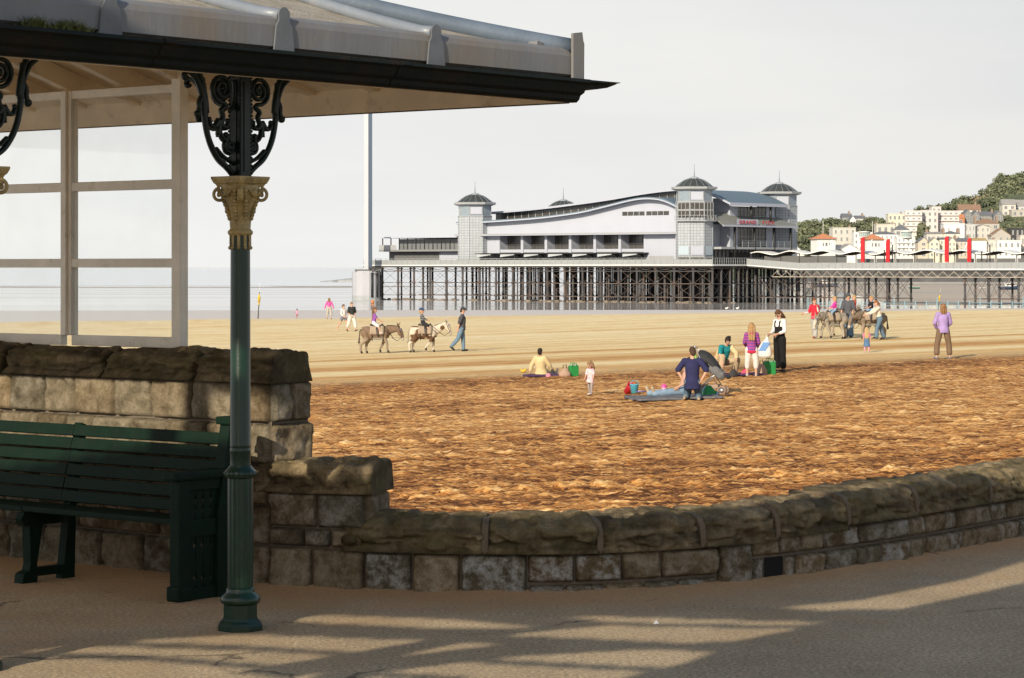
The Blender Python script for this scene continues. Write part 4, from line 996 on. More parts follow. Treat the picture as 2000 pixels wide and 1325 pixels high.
# ---- pavilion
PV = thing('pier_pavilion', 'large white and grey pier pavilion with curved roofs and four domed corner towers', 'pavilion', (AX,AY,2.45), R(50))
def zz(z): return z-2.45
M_PW = mat('pavilion_white', (.43,.455,.53), .6, .03, .3); M_PG = mat('pavilion_grey', (.34,.35,.36), .5, .06, 1); M_PDK = mat('pavilion_dark', (.13,.13,.135), .6, .1, 1)
M_RF = mat('pavilion_roof', (.13,.18,.225), .55, .06, .7); M_DOME = mat('dome_glass', (.05,.055,.052), .35, .3, 2.5, spec=.6); M_RIB = mat('dome_rib', (.30,.33,.36), .5)
M_PGL = mat('pavilion_glass', (.055,.05,.045), .2, .35, .5, spec=.7); M_LGL = mat('lantern_glass', (.24,.29,.34), .25, .1, 1)
def tilemat():
    m, nt, b = nt_new('tower_tiles'); N, L = nt.nodes, nt.links
    tc = N.new('ShaderNodeTexCoord'); sp = N.new('ShaderNodeSeparateXYZ'); L.new(tc.outputs['Object'], sp.inputs[0])
    an = N.new('ShaderNodeMath'); an.operation = 'ARCTAN2'; L.new(sp.outputs['Y'], an.inputs[0]); L.new(sp.outputs['X'], an.inputs[1])
    sc = N.new('ShaderNodeMath'); sc.operation = 'MULTIPLY'; sc.inputs[1].default_value = 3.4; L.new(an.outputs[0], sc.inputs[0])
    cb = N.new('ShaderNodeCombineXYZ'); L.new(sc.outputs[0], cb.inputs['X']); L.new(sp.outputs['Z'], cb.inputs['Y'])
    br = N.new('ShaderNodeTexBrick'); br.inputs['Scale'].default_value = 1.0; br.inputs['Brick Width'].default_value = .62; br.inputs['Row Height'].default_value = .55; br.inputs['Mortar Size'].default_value = .045; br.offset = 0
    br.inputs['Color1'].default_value = (.37,.40,.43,1); br.inputs['Color2'].default_value = (.42,.45,.48,1); br.inputs['Mortar'].default_value = (.22,.24,.26,1)
    L.new(cb.outputs[0], br.inputs['Vector']); L.new(br.outputs['Color'], b.inputs['Base Color']); b.inputs['Roughness'].default_value = .5; return m
M_TILE = tilemat()
def oct_(r, z): return (r/math.cos(math.pi/8)*.985, z)
def tower(x, y, eave, lab, balcony=False):
    t = thing('corner_tower', '', '', (x,y,0)); del t['category']; t['label'] = lab; t.parent = PV; e = zz(eave)
    b = MB(); b.lathe([oct_(3.45,0),oct_(3.45,e-2.4)], 8, sm=False, ph=math.pi/8)
    for k in range(8): a = k*math.pi/4+math.pi/8; b.bar((3.68*math.cos(a),3.68*math.sin(a),0), (3.68*math.cos(a),3.68*math.sin(a),e-2.4), .12)
    b.build('tower_wall', M_TILE, t)
    b = MB(); b.lathe([oct_(3.3,e-2.4),oct_(3.3,e-.2)], 8, sm=False, ph=math.pi/8); b.build('lantern', M_LGL, t)
    b = MB()
    for k in range(8): a = k*math.pi/4+math.pi/8; b.bar((3.5*math.cos(a),3.5*math.sin(a),e-2.5), (3.5*math.cos(a),3.5*math.sin(a),e-.15), .14)
    b.lathe([oct_(3.3,e-.2),oct_(3.6,e-.2),oct_(4.3,e+.05),oct_(4.35,e+.45),oct_(4.1,e+.5),oct_(3.7,e+.42)], 8, sm=False, ph=math.pi/8); b.lathe([oct_(3.3,e-2.45),oct_(3.55,e-2.45),oct_(3.55,e-2.3),oct_(3.3,e-2.3)], 8, sm=False, ph=math.pi/8)
    b.build('cornice', M_PG, t)
    dm = [(3.85*(1-.78*f), e+.42+1.75*math.sin(f*1.45)) for f in np.linspace(0, 1, 8)]
    b = MB(); b.lathe(dm, 16, sm=False); b.build('dome', M_DOME, t)
    b = MB()
    for k in range(16): a = k*math.pi/8; b.tube([(r*1.01*math.cos(a), r*1.01*math.sin(a), z+.03) for r, z in dm], .035, 4)
    b.lathe([(.95,e+2.1),(1.0,e+2.2),(.8,e+2.38),(.4,e+2.5),(.0,e+2.54)], 16); b.lathe([(2.4,e+1.34),(2.46,e+1.38),(2.4,e+1.42)], 16); b.build('dome_ribs', M_RIB, t)
    b = MB(); b.tube([(0,0,e+2.5),(0,0,e+4.9)], [.10,.06], 6); b.build('spire', M_RIB, t)
    return t
tA = tower(0,0,17.1,'nearest and tallest corner tower, with glazed bands'); tB = tower(0,56.6,15.0,'corner tower at the seaward end of the long side')
tC = tower(29.5,0,16.8,'corner tower right of the entrance front'); tD = tower(29.5,56.6,14.3,'corner tower mostly hidden behind the roof')
# glazed bands and balcony on the near tower
def oct_band(t, r, z0, z1, m, name, ks):
    b = MB()
    for k in ks:
        a0, a1 = k*math.pi/4+math.pi/8+.05, (k+1)*math.pi/4+math.pi/8-.05; rr = r/math.cos(math.pi/8)*.985
        p0 = (rr*math.cos(a0), rr*math.sin(a0)); p1 = (rr*math.cos(a1), rr*math.sin(a1))
        b.add([(*p0,z0),(*p1,z0),(*p1,z1),(*p0,z1)], [(0,1,2,3)])
    return b.build(name, m, t)
for z0, z1 in ((zz(11.6),zz(12.9)),(zz(13.2),zz(14.4))): oct_band(tA, 3.51, z0, z1, M_PGL, 'window_band', (3,4,5,6))
oct_band(tA, 3.51, zz(2.6), zz(3.9), M_PGL, 'window_band', (3,4,5,6)); [oct_band(tA, 3.51, zz(4.3), zz(6.0), mat('spandrel_panel', (.42,.50,.56), .4), 'panel_band', k_) for k_ in ((3,),(5,6))]; oct_band(tA, 3.51, zz(4.3), zz(6.0), M_PW, 'panel_band', (4,))
oct_band(tA, 3.36, zz(15.0), zz(16.6), M_PW, 'white_pane', (4,)); oct_band(tB, 3.36, zz(13.0), zz(14.5), M_PW, 'white_pane', (4,)); oct_band(tC, 3.36, zz(14.7), zz(16.3), M_PW, 'white_pane', (4,))
b = MB(); ks = (3,4,5,6)
rr = 4.1/math.cos(math.pi/8)
pts = [(rr*math.cos(k*math.pi/4+math.pi/8), rr*math.sin(k*math.pi/4+math.pi/8)) for k in (3,4,5,6,7)]
b.extr(pts, 'z', zz(10.85), zz(11.05))
for p, q in zip(pts[:-1], pts[1:]):
    b.bar((*p,zz(12.0)), (*q,zz(12.0)), .08)
    for f in np.linspace(0,1,5): b.bar((p[0]+(q[0]-p[0])*f, p[1]+(q[1]-p[1])*f, zz(11.0)), (p[0]+(q[0]-p[0])*f, p[1]+(q[1]-p[1])*f, zz(12.0)), .07)
b.build('balcony', M_PG, tA)
for z in (13.05, 14.5, 12.9): 
    b = MB(); b.lathe([oct_(3.5,zz(z)),oct_(3.56,zz(z)),oct_(3.56,zz(z)+.14),oct_(3.5,zz(z)+.14)], 8, sm=False, ph=math.pi/8); b.build('band_frame', M_PG, tA)
b = MB()
for k in (3,4,5,6):
    for f in (.0,.33,.67):
        a = (k+f)*math.pi/4+math.pi/8; rr = 3.56/math.cos(math.pi/8)*(.985 if f == 0 else .935); b.bar((rr*math.cos(a),rr*math.sin(a),zz(11.0)), (rr*math.cos(a),rr*math.sin(a),zz(14.5)), .09)
b.build('mullions', M_PG, tA)
b = MB(); b.box(3.0,5.2,-.8,.8,zz(10.2),zz(10.4)); b.box(3.2,5.3,-.9,.9,zz(13.6),zz(13.8)); b.bar((5.2,-.8,zz(10.3)),(5.2,-.8,zz(13.7)),.12); b.box(5.1,5.2,-.8,.8,zz(10.4),zz(11.7)); b.build('balcony', M_PG, tC)
# long side: curved aisle roof over a white wall
rc = catmull([(60.5,11.0),(57.5,11.1),(48,11.4),(38.3,11.85),(31,12.45),(26.2,13.0),(20.5,14.0),(15.8,14.85),(12.5,15.3),(9.5,15.35),(6.5,14.95),(3.2,13.75),(1.0,12.7)], 6)
b = MB(); n = len(rc)
wall_pts = [(y, zz(z)) for y, z in rc if 2.9 < y < 53.7]
b.extr([(53.7,zz(8.8))]+wall_pts+[(2.9,zz(8.8))], 'x', 0, .4); b.build('upper_wall', M_PW, PV)
b = MB(); b.extr([(y,zz(z)-.05) for y, z in rc]+[(y,zz(z)+.42) for y, z in rc[::-1]], 'x', -1.6, 7.0); b.build('aisle_roof', M_RF, PV)
b = MB(); b.extr([(y,zz(z)-.04) for y, z in rc]+[(y,zz(z)+.2) for y, z in rc[::-1]], 'x', -1.72, -1.605); b.build('roof_fascia', M_PW, PV)
for yy0 in (14.9, 8.9):
    for k in range(4):
        wb = MB(); y = yy0-k*1.42+1.5; wb.box(-.04,.02,y,y+1.28,zz(12.2),zz(13.0)); wb.build('strip_window', M_PGL, PV)
b = MB(); b.box(-2.0,.3,1.8,60.5,zz(8.45),zz(8.62)); b.build('eaves_slab', M_PW, PV)
b = MB(); b.box(-2.05,.25,1.75,60.6,zz(8.622),zz(8.86)); b.build('eaves_slab_top', M_PG, PV)
b = MB(); b.box(0,.4,50.1,53.7,0,zz(8.45)); b.build('side_wall', M_PW, PV); b = MB(); b.box(0,.4,2.9,11.9,0,zz(8.45)); b.build('side_wall', M_PW, PV)
b = MB(); b.box(-.03,.0,5.0,11.0,.0,1.7); b.build('service_door', M_PG, PV)
b = MB(); b.box(2.6,2.8,11.9,50.1,0,zz(8.45)); b.build('bay_glazing', M_PGL, PV)
b = MB(); b.box(.2,2.6,11.9,50.1,zz(5.35),zz(5.6)); b.box(.2,.5,11.9,50.1,zz(5.0),zz(5.35)); b.build('gallery_slab', M_PW, PV)
b = MB(); b.box(.21,2.6,11.9,50.1,zz(4.6),zz(5.0)); b.build('bay_spandrel', M_PDK, PV)
for k in range(7):
    y = 12.0+k*6.35; pb = MB(); pb.box(-.05,2.6,y-.32,y+.32,0,zz(8.45)); pb.build('pier_column', M_PW, PV)
b = MB()
for z in (5.8,6.05,6.3,6.55): b.box(.25,.29,11.9,50.1,zz(z),zz(z)+.05)
for y in np.arange(12.5,50,1.05): b.box(2.55,2.6,y,y+.07,0,zz(8.4))
b.build('gallery_rails', M_PDK, PV)
# terrace canopy and awnings
b = MB(); b.box(-3.6,-.1,11.0,53.5,zz(4.72),zz(4.84))
for y in np.arange(11.4,53.6,6.3): b.bar((-3.4,y,0), (-3.4,y,zz(4.75)), .14)
b.build('terrace_canopy', M_BLK, PV)
for k in range(7):
    ab = MB(); y = 9.9+k*6.35; ab.add([(-3.3,y+1.4,zz(4.6)),(-3.3,y+5.2,zz(4.6)),(-1.6,y+5.2,zz(3.9)),(-1.6,y+1.4,zz(3.9))], [(0,1,2,3)])
    ab.add([(-3.3,y+1.4,zz(4.6)),(-3.3,y+5.2,zz(4.6)),(-3.4,y+5.2,zz(4.0)),(-3.4,y+1.4,zz(4.45))], [(0,1,2,3)]); ab.build('awning', mat('awning_cloth', (.42,.45,.48), .7), PV)
# main hall with its wave roof
hp = catmull([(58,13.2),(52,13.45),(44,13.9),(35,14.6),(25.9,15.45),(17,16.5),(10.3,17.05),(6,17.05),(2,16.5),(-1.5,15.5),(-4.6,14.2)], 6)
b = MB(); b.extr([(y,zz(z)) for y, z in hp]+[(y,zz(z)+.38) for y, z in hp[::-1]], 'x', 5.5, 25.6); b.build('hall_roof', M_RF, PV)
b = MB(); b.extr([(y,zz(z)) for y, z in hp]+[(y,zz(z)+.40) for y, z in hp[::-1]], 'x', 5.35, 5.495); b.box(5.4,25.7,-4.75,-4.6,zz(14.0),zz(14.62)); b.build('roof_fascia', M_PW, PV)
b = MB(); b.extr([(57,zz(11))]+[(y,zz(z)-.01) for y, z in hp if 3 < y < 57]+[(3,zz(11))], 'x', 7.0, 7.2); b.build('clerestory', M_PGL, PV)
b = MB()
for y in np.arange(4,57,1.9): 
    z = float(np.interp(y, hp[::-1,0], hp[::-1,1])); b.box(6.9,7.0,y,y+.14,zz(11),zz(z))
b.box(6.9,7.0,4,56.5,zz(10.9),zz(11.05)); b.build('clerestory_mullions', M_PG, PV)
b = MB(); b.box(7.2,25.5,2.0,57,0,zz(13.2)); b.build('hall_block', M_PW, PV)
# entrance front
fy = -2.2
for bxs in (((9.0,9.3,fy,2.0,10.4,15.6),(9.3,11.6,fy,fy+.3,10.4,14.0)),((21.6,24.3,fy,fy+.3,10.4,14.0),(24.3,24.6,fy,2.0,10.4,15.4)),((2.6,9.0,.2,.5,5.9,10.4),(9.0,9.3,fy,.5,5.9,10.4),(9.3,11.6,fy,fy+.3,5.9,10.4)),((21.6,24.6,fy,fy+.3,5.9,10.4),)):
    b = MB()
    for q in bxs: b.box(*q[:4], zz(q[4]), zz(q[5]))
    b.build('front_wall', M_PW, PV)
b = MB(); b.box(11.6,21.6,fy+.15,fy+.25,zz(5.9),zz(14.0)); b.build('front_glazing', M_PGL, PV)
b = MB()
for x in np.arange(11.6,21.7,1.25): b.box(x-.05,x+.05,fy+.05,fy+.15,zz(5.9),zz(14.0))
for z in np.arange(6.6,14,1.35): b.box(11.6,21.6,fy+.06,fy+.14,zz(z),zz(z)+.08)
b.build('glazing_bars', M_PG, PV)
b = MB()
sk = [(1.8,-5.6,10.2),(27.8,-5.6,10.2),(25.4,-1.0,12.6),(3.2,-1.0,12.9)]
b.add([(x,y,zz(z)) for x,y,z in sk]+[(x,y,zz(z)-.28) for x,y,z in sk], [(0,1,2,3),(7,6,5,4),(0,4,5,1),(1,5,6,2),(2,6,7,3),(3,7,4,0)])
b.build('skirt_roof', mat('skirt_roof', (.22,.225,.21), .7, .08, 1), PV)
b = MB(); b.box(1.7,27.9,-5.75,-5.6,zz(9.85),zz(10.2)); b.build('roof_fascia', M_PW, PV)
b = MB(); b.box(1.8,26.0,-5.2,2.0,zz(5.45),zz(5.9)); b.build('entrance_balcony', M_PG, PV)
b = MB()
for z in (6.2,6.5,6.8,7.1): b.box(9,26,-5.15,-5.1,zz(z),zz(z)+.06)
for x in np.arange(9,26.1,2.1): b.box(x,x+.06,-5.16,-5.09,zz(5.9),zz(7.15))
b.build('balcony_rail', M_RIB, PV)
for x in (6.6,13.4,20.2,26.2):
    cb_ = MB(); cb_.tube([(x,-5.0,0),(x,-5.0,zz(9.9))], .26, 10); cb_.build('front_column', M_BLK, PV)
for x in (13.4,20.2):
    cb_ = MB(); cb_.tube([(x,-4.2,zz(11.0)),(x,-4.2,zz(14.1))], .26, 10); cb_.build('front_column', M_BLK, PV)
b = MB(); b.box(3,29,.6,1.0,0,zz(5.45)); b.build('entrance_glazing', M_PGL, PV)
b = MB()
for x in np.arange(3.4,29,1.35): b.box(x,x+.08,.45,.6,0,zz(5.4))
for z in (3.6,4.9): b.box(3,29,.47,.59,zz(z),zz(z)+.08)
b.build('glazing_bars', M_PG, PV)
b = MB(); b.box(13,19,.3,.44,0,zz(4.9)); b.build('entrance_doorway', M_BLK, PV)
b = MB(); b.box(6.2,13.6,-5.76,-5.755,zz(10.3),zz(11.35)); b.box(14.2,20,-5.76,-5.755,zz(10.35),zz(10.42)); b.build('sign_board', M_PW, PV)
M_SIGN = mat('sign_red', (.42,.05,.06), .45, .05, 1)
def text_mesh(txt, size, ext, name, m, parent, M4):
    cu = bpy.data.curves.new('t', 'FONT'); cu.body = txt; cu.size = size; cu.extrude = ext; cu.space_character = 1.22; cu.offset = .0
    o = bpy.data.objects.new('t', cu); COL.objects.link(o); dg = bpy.context.evaluated_depsgraph_get()
    me = bpy.data.meshes.new_from_object(o.evaluated_get(dg)); bpy.data.objects.remove(o); me.materials.clear(); me.materials.append(m); me.name = name
    ob = link(bpy.data.objects.new(name, me), parent); ob.matrix_local = M4; return ob
for txt, xa, xb_ in (('GRAND', 6.9, 12.7),('PIER', 14.9, 19.2)):
    o = text_mesh(txt, 1.05, .05, 'sign_lettering', M_SIGN, PV, Matrix.Rotation(R(90), 4, 'X')); wv = max(v.co.x for v in o.data.vertices)
    o.matrix_local = Matrix.Translation((xa,-5.85,zz(10.42))) @ Matrix.Rotation(R(90), 4, 'X') @ Matrix.Diagonal(((xb_-xa)/wv,1,1,1))
# seaward annex
b = MB(); b.box(.6,20,60.0,81.6,zz(2.45),zz(5.3)); b.build('annex_lower_wall', M_PDK, PV)
b = MB(); b.box(.5,.6,60.0,67.0,.0,zz(5.2)); b.build('annex_panel', M_PW, PV)
b = MB(); b.box(-1.2,20,59.5,83,zz(5.3),zz(5.7)); b.build('annex_slab', mat('annex_slab_grey', (.22,.225,.23), .6), PV)
b = MB(); b.box(1.6,20,60,79.5,zz(5.7),zz(8.0)); b.build('annex_glazing', mat('annex_glass', (.17,.18,.185), .25, .1, .5), PV)
b = MB(); b.box(-1.0,20,59.8,82.8,zz(8.2),zz(8.45)); b.build('annex_roof', M_PW, PV)
for y in np.arange(60.8,82.6,2.42):
    pb = MB(); pb.bar((-.4,y,zz(5.7)), (-.4,y,zz(8.2)), .17); pb.build('annex_post', M_BLK, PV)
b = MB(); b.box(-1.1,-1.05,78,83,zz(5.7),zz(6.7)); b.build('annex_balustrade', M_PG, PV)

# ---- observation tower at the pier head
OT = thing('observation_mast', 'very tall slender pale mast rising from a white drum at the pier head', 'tower', (0,0,-5)); OT.location = at(718,0,543); OT.location.z = -5
mc = at(718,0,562).x
b = MB(); w = .5
b.extr([(-.75,-.4),(.18,-.62),(.18,.5),(-.75,.5)], 'z', 4, 60); b.build('mast', mat('mast_pale', (.42,.44,.48), .5, .03, .1), OT)
b = MB(); b.extr([(.185,-.62),(.95,-.35),(.95,.45),(.185,.5)], 'z', 4, 60); b.build('mast_face', mat('mast_blue', (.10,.135,.19), .5, .03, .1), OT)
b = MB(); b.lathe([(3.1,-.3),(3.1,5.85),(2.9,6.15),(0,6.15)], 14, c=(-.2,0,0), sm=False); b.build('drum', mat('drum_white', (.40,.41,.45), .6, .05, .5), OT)
b = MB(); b.lathe([(3.12,-.3),(3.12,.95)], 14, c=(-.2,0,0), sm=False); b.build('drum_tide_band', mat('drum_band', (.34,.36,.38), .7, .1, .5), OT)
b = MB(); b.box(-2.6,2.6,-2.4,2.4,6.16,6.5); b.build('drum_cap', M_PDK, OT)
b = MB()
for k in (5,6,7): a = math.radians(-90+ (k-4)*24); b.tube([(-.2+3.2*math.cos(a),3.2*math.sin(a),.6),(-.2+3.2*math.cos(a),3.2*math.sin(a),5.8)], .22, 6)
b.build('fender_piles', M_BLK, OT)
b = MB()
for x in (.6, 3.0): b.bar((x,-2.6,5.2), (x,-2.6,7.2), .12)
b.box(.4,3.2,-2.6,2.6,6.52,6.9)
for x0, x1 in ((.6,1.8),(1.8,3.0)): b.bar((x0,-2.65,5.3), (x1,-2.65,6.7), .1); b.bar((x0,-2.65,6.7), (x1,-2.65,5.3), .1)
b.build('landing_stage', M_BLK, OT)
# ================================================================== TOWN, HILL, TREES, BOATS
def hill_z(X, Y):
    X = np.asarray(X, float); Y = np.asarray(Y, float); u = X/Y*FP+1000     # wide hillside rising inland and to the right
    up = sstep(1150, 1520, Y)
    return .8+up*(13+34*sstep(1740, 1990, u)+6*sstep(1990,2400,u))*1.0
gx, gy = np.meshgrid(np.linspace(60, 800, 120), np.linspace(1105, 2100, 80))
gxx = gx*(gy/1300); Z = hill_z(gxx, gy)*sstep(1090, 1112, gy)-(1-sstep(70, 135, gxx))*(hill_z(gxx, gy)+6)
struct(grid_obj('hillside', gxx, gy, Z, mat('hillside_ground', (.10,.12,.06), .95, .3, .05)))
# sea wall under the town and the road on top of it
M_SW = mat('sea_wall_stone', (.085,.087,.092), .9, .22, .25, stretch=(1,1,3), dirt=(.15,.15,.15), dirt_amt=.35, dirt_scale=.08)
t = thing('sea_wall', 'long dark stone sea wall below the town behind the pier', 'wall', (0,0,-5))
b = MB(); x0 = at(1570,0,1100).x
b.extr([(x0-12,1112),(x0,1098),(x0+500,1090),(x0+500,1112)], 'z', -.2, 5.4); b.build('wall_face', M_SW, t)
b = MB(); b.extr([(x0-12,1111.5),(x0,1097.5),(x0+500,1089.5),(x0+500,1112.5)], 'z', 5.4, 5.75); b.build('wall_coping', mat('sea_wall_cap', (.42,.40,.37), .9), t)
# stony foreshore strip
P = []
for x in np.linspace(120, 420, 60): P.append([(x,1055+4*math.sin(x*.2),-4.8),(x,1088,-4.0)])
b = MB(); b.sheet(P); struct(b.build('foreshore', mat('foreshore_stone', (.50,.45,.38), .9, .3, .3)))

M_WIN = mat('house_window', (.17,.18,.195), .3, .3, 2)
M_WFR = mat('window_surround', (.66,.65,.62), .6)
PAINT = {}
def paint(c, n):
    k = n
    if k not in PAINT: PAINT[k] = mat('render_'+n, c, .8, .07, .25, dirt=tuple(v*.8 for v in c), dirt_amt=.25, dirt_scale=.15)
    return PAINT[k]
WHT = paint((.72,.715,.70),'white'); CRM = paint((.66,.62,.53),'cream'); PNK = paint((.66,.59,.57),'pink'); YEL = paint((.66,.62,.50),'yellow'); BEI = paint((.56,.53,.48),'beige')  # wall paints made paler, so distance haze sits in the colour
GRS = paint((.23,.235,.24),'grey_stone'); TAN = paint((.44,.41,.37),'tan_stone'); PEA = paint((.60,.54,.47),'peach'); BLKF = paint((.05,.05,.055),'black'); LGR = paint((.50,.50,.49),'light_grey'); SND = paint((.55,.48,.40),'sandstone')
SLT = mat('slate_roof', (.15,.16,.18), .8, .15, .6); TIL = mat('red_tile_roof', (.42,.16,.08), .8, .15, .6); BRR = mat('brown_tile_roof', (.27,.17,.115), .85, .15, .6); ORR = mat('orange_roof', (.52,.22,.11), .8, .12, .6); GRR = mat('grey_roof', (.30,.29,.28), .8, .12, .6); YLR = mat('ochre_roof', (.45,.33,.15), .8, .12, .6)
M_CHM = mat('chimney_brick', (.30,.22,.17), .9)
def house(px0, px1, ytop, ybot, Y, wallm, label, name='house', roof='flat', rh=0, roofm=SLT, nx=3, nz=2, rz=0.0, depth=9, chim=0, ww=.42, wh=.5, sur=False, cat='house', group=None, eave=.25, bands=None):
    """a building whose front runs between two photo columns, wall top and visible foot at photo rows, at distance Y"""
    p0 = at(px0, ytop, Y); p1 = at(px1, ytop, Y); zb = at(px0, ybot, Y).z; w = (p1-p0).length; H = p0.z-zb; base = 0.0; ext = max(6.0, 0)
    t = thing(name, label, cat, ((p0.x+p1.x)/2, Y, zb-ext), R(rz), group); H += ext
    if rz: w = w/(abs(math.cos(R(rz)))+.25*abs(math.sin(R(rz)))); depth = min(depth, w*.8)
    b = MB(); b.box(-w/2,w/2,0,depth,0,H); b.build('wall', wallm, t)
    k = Y/FP
    if roof == 'flat':
        b = MB(); b.box(-w/2-.15,w/2+.15,-.15,depth+.15,H,H+.35); r_ = b.build('parapet', wallm, t)
    elif roof == 'gable_side':                      # ridge parallel to the front
        rr = rh*k; b = MB(); b.extr([(-eave,H-.05),(depth+eave,H-.05),(depth/2,H+rr)], 'x', -w/2-eave, w/2+eave); r_ = b.build('roof', roofm, t)
    elif roof == 'gable_front':
        rr = rh*k; b = MB(); b.extr([(-w/2,H),(w/2,H),(0,H+rr-.25)], 'y', -.0, depth); b.build('gable', wallm, t)
        b = MB(); 
        for s in (-1, 1): b.add([(s*(w/2+eave),-.3,H-.2),(0,-.3,H+rr),(0,depth,H+rr),(s*(w/2+eave),depth,H-.2),(s*(w/2+eave),-.3,H-.5),(0,-.3,H+rr-.3),(0,depth,H+rr-.3),(s*(w/2+eave),depth,H-.5)], [(0,1,2,3),(4,7,6,5),(0,4,5,1),(1,5,6,2),(2,6,7,3),(3,7,4,0)])
        r_ = b.build('roof', roofm, t)
    elif roof == 'hip':
        rr = rh*k; e = eave; m = min(w, depth)/2; b = MB()
        b.add([(-w/2-e,-e,H),(w/2+e,-e,H),(w/2+e,depth+e,H),(-w/2-e,depth+e,H),(-w/2+m,depth/2,H+rr),(w/2-m,depth/2,H+rr)], [(0,1,5,4),(1,2,5),(2,3,4,5),(3,0,4),(3,2,1,0)]); r_ = b.build('roof', roofm, t)
    for c in range(chim):
        x = (-w/2+.6+(w-1.2)*(c/(max(chim-1,1)))) if chim > 1 else w*.3
        b = MB(); ch = rh*k if roof != 'flat' else 0; b.box(x-.45,x+.45,depth*.35,depth*.65,H-.2,H+ch+1.1)
        for q in (-.2,.2): b.tube([(x+q,depth/2,H+ch+1.1),(x+q,depth/2,H+ch+1.6)], .14, 6)
        b.build('chimney', M_CHM, r_)
    vis = H-ext
    if nx and nz:
        cw, chh = w/nx, vis/nz; first = None
        for i in range(nx):
            for j in range(nz):
                x = -w/2+cw*(i+.5); z = ext+chh*(j+.5)
                if first is None:
                    b = MB(); b.box(-cw*ww/2,cw*ww/2,-.04,.02,-chh*wh/2,chh*wh/2); first = o = b.build('window', M_WIN, t)
                    b = MB(); g = .09*max(1,cw*.25); q = cw*ww/2; zq = chh*wh/2
                    b.box(-q-g,q+g,-.10,-.045,zq,zq+g); b.box(-q-g,q+g,-.16,-.045,-zq-g,-zq); b.box(-q-g,-q,-.09,-.045,-zq,zq); b.box(q,q+g,-.09,-.045,-zq,zq); b.box(-.04,.04,-.08,-.045,-zq,zq); b.build('frame', M_WFR, o)
                else: o = copy_tree(first, t)
                o.location = (x,0,z)
    if bands:
        for f in bands: b = MB(); b.box(-w/2,w/2,-.9,0,ext+vis*f,ext+vis*f+vis*.07); b.build('balcony', wallm, t)
    return t
# nearest row along the front
def kiosk(px0, px1, ywall, yeave, yap, ybot, Y, label):
    p0 = at(px0,ywall,Y); p1 = at(px1,ywall,Y); w = p1.x-p0.x; zb = at(0,ybot,Y).z; H = p0.z-zb+3; rr = (yeave-yap)*Y/FP; e = .9
    t = thing('lookout_tower', label, 'tower', ((p0.x+p1.x)/2, Y, zb-3), R(14), 'red roofed white towers')
    b = MB(); b.box(-w/2,w/2,-w/2,w/2,0,H); b.build('wall', WHT, t)
    b = MB(); q = w/2+e; b.add([(-q,-q,H-.1),(q,-q,H-.1),(q,q,H-.1),(-q,q,H-.1),(0,0,H+rr)], [(0,1,4),(1,2,4),(2,3,4),(3,0,4),(3,2,1,0)]); r_ = b.build('roof', ORR, t)
    b = MB(); b.bar((0,0,H+rr), (0,0,H+rr+5.5), .14); b.build('flagpole', M_CANW, r_)
    for x, ww in ((-1.5,.5),(0,.9),(1.5,.5)): b = MB(); b.box(x-ww/2,x+ww/2,-w/2-.04,-w/2+.02,H-3.2,H-1.7); b.build('window', M_WIN, t)
kiosk(1589,1626,467,467,456,505,1125,'white square tower with red pyramid roof nearer the pavilion'); kiosk(1687,1721,468,468,457,505,1130,'white square tower with red pyramid roof behind the first red banner')
H_ = house
H_(1634,1684,490,505,1135,WHT,'low white gabled hall between the two red-roofed towers','hall','gable_front',14,GRR,0,0,depth=16)
H_(1624,1644,487,505,1140,LGR,'small grey-roofed building beside the left red-roofed tower','hall','gable_side',9,SLT,0,0)
H_(1626,1672,446,503,1215,BEI,'beige three-storey block with square windows behind the red-roofed tower','hotel','flat',0,SLT,4,4,chim=1,ww=.3,cat='hotel',rz=4)
H_(1668,1704,455,503,1195,WHT,'white flats with a round glass lantern beside the right red-roofed tower','apartment_block','flat',0,SLT,4,4,ww=.35,cat='flats')
H_(1703,1753,458,503,1190,WHT,'long white terrace block left of the drum-topped flats','apartment_block','hip',6,SLT,6,4,ww=.28,cat='flats')
H_(1752,1787,465,503,1180,WHT,'white flats topped by a round glazed drum','apartment_block','flat',0,SLT,4,4,ww=.3,cat='flats',bands=(.22,.47,.72))
def drum(px, ya, yb, Y, r, par_label, nm='glass_drum'):
    p = at(px, yb, Y); t = [o for o in bpy.data.objects if o.get('label') == par_label][0]
    b = MB(); h = (yb-ya)*Y/FP; loc = Vector(p)-t.location
    b.lathe([(r,0),(r,h)], 20, c=(loc.x,loc.y+r*.4,loc.z)); o = b.build(nm, mat('drum_glass', (.28,.36,.36), .2, .2, 1), t); o.matrix_parent_inverse = Matrix.Identity(4)
    b = MB(); b.lathe([(0,h+.6),(r+.5,h+.25),(r+.5,h-.1),(r,h-.1)], 20, c=(loc.x,loc.y+r*.4,loc.z)); b.lathe([(r+.25,-.2),(r+.25,.2)], 20, c=(loc.x,loc.y+r*.4,loc.z))
    for k in range(16): a = k*math.pi/8; b.bar((loc.x+(r+.03)*math.cos(a),loc.y+r*.4+(r+.03)*math.sin(a),loc.z),(loc.x+(r+.03)*math.cos(a),loc.y+r*.4+(r+.03)*math.sin(a),loc.z+h), .12)
    b.build('drum_frame', WHT, t)
drum(1771,453,464,1180,2.4,'white flats topped by a round glazed drum'); drum(1688,454,464,1195,2.6,'white flats with a round glass lantern beside the right red-roofed tower')
H_(1712,1748,439,460,1260,PEA,'peach brick building with a chimney stack above the white terrace','house','flat',0,SLT,3,1,chim=2)
H_(1747,1776,449,462,1255,LGR,'low building with dark slate hip roof right of the peach brick one','house','hip',11,SLT,2,1)
H_(1735,1769,419,445,1330,YEL,'pale yellow hotel on the hill left of the pink flats','hotel','flat',0,SLT,4,2,cat='hotel',chim=1)
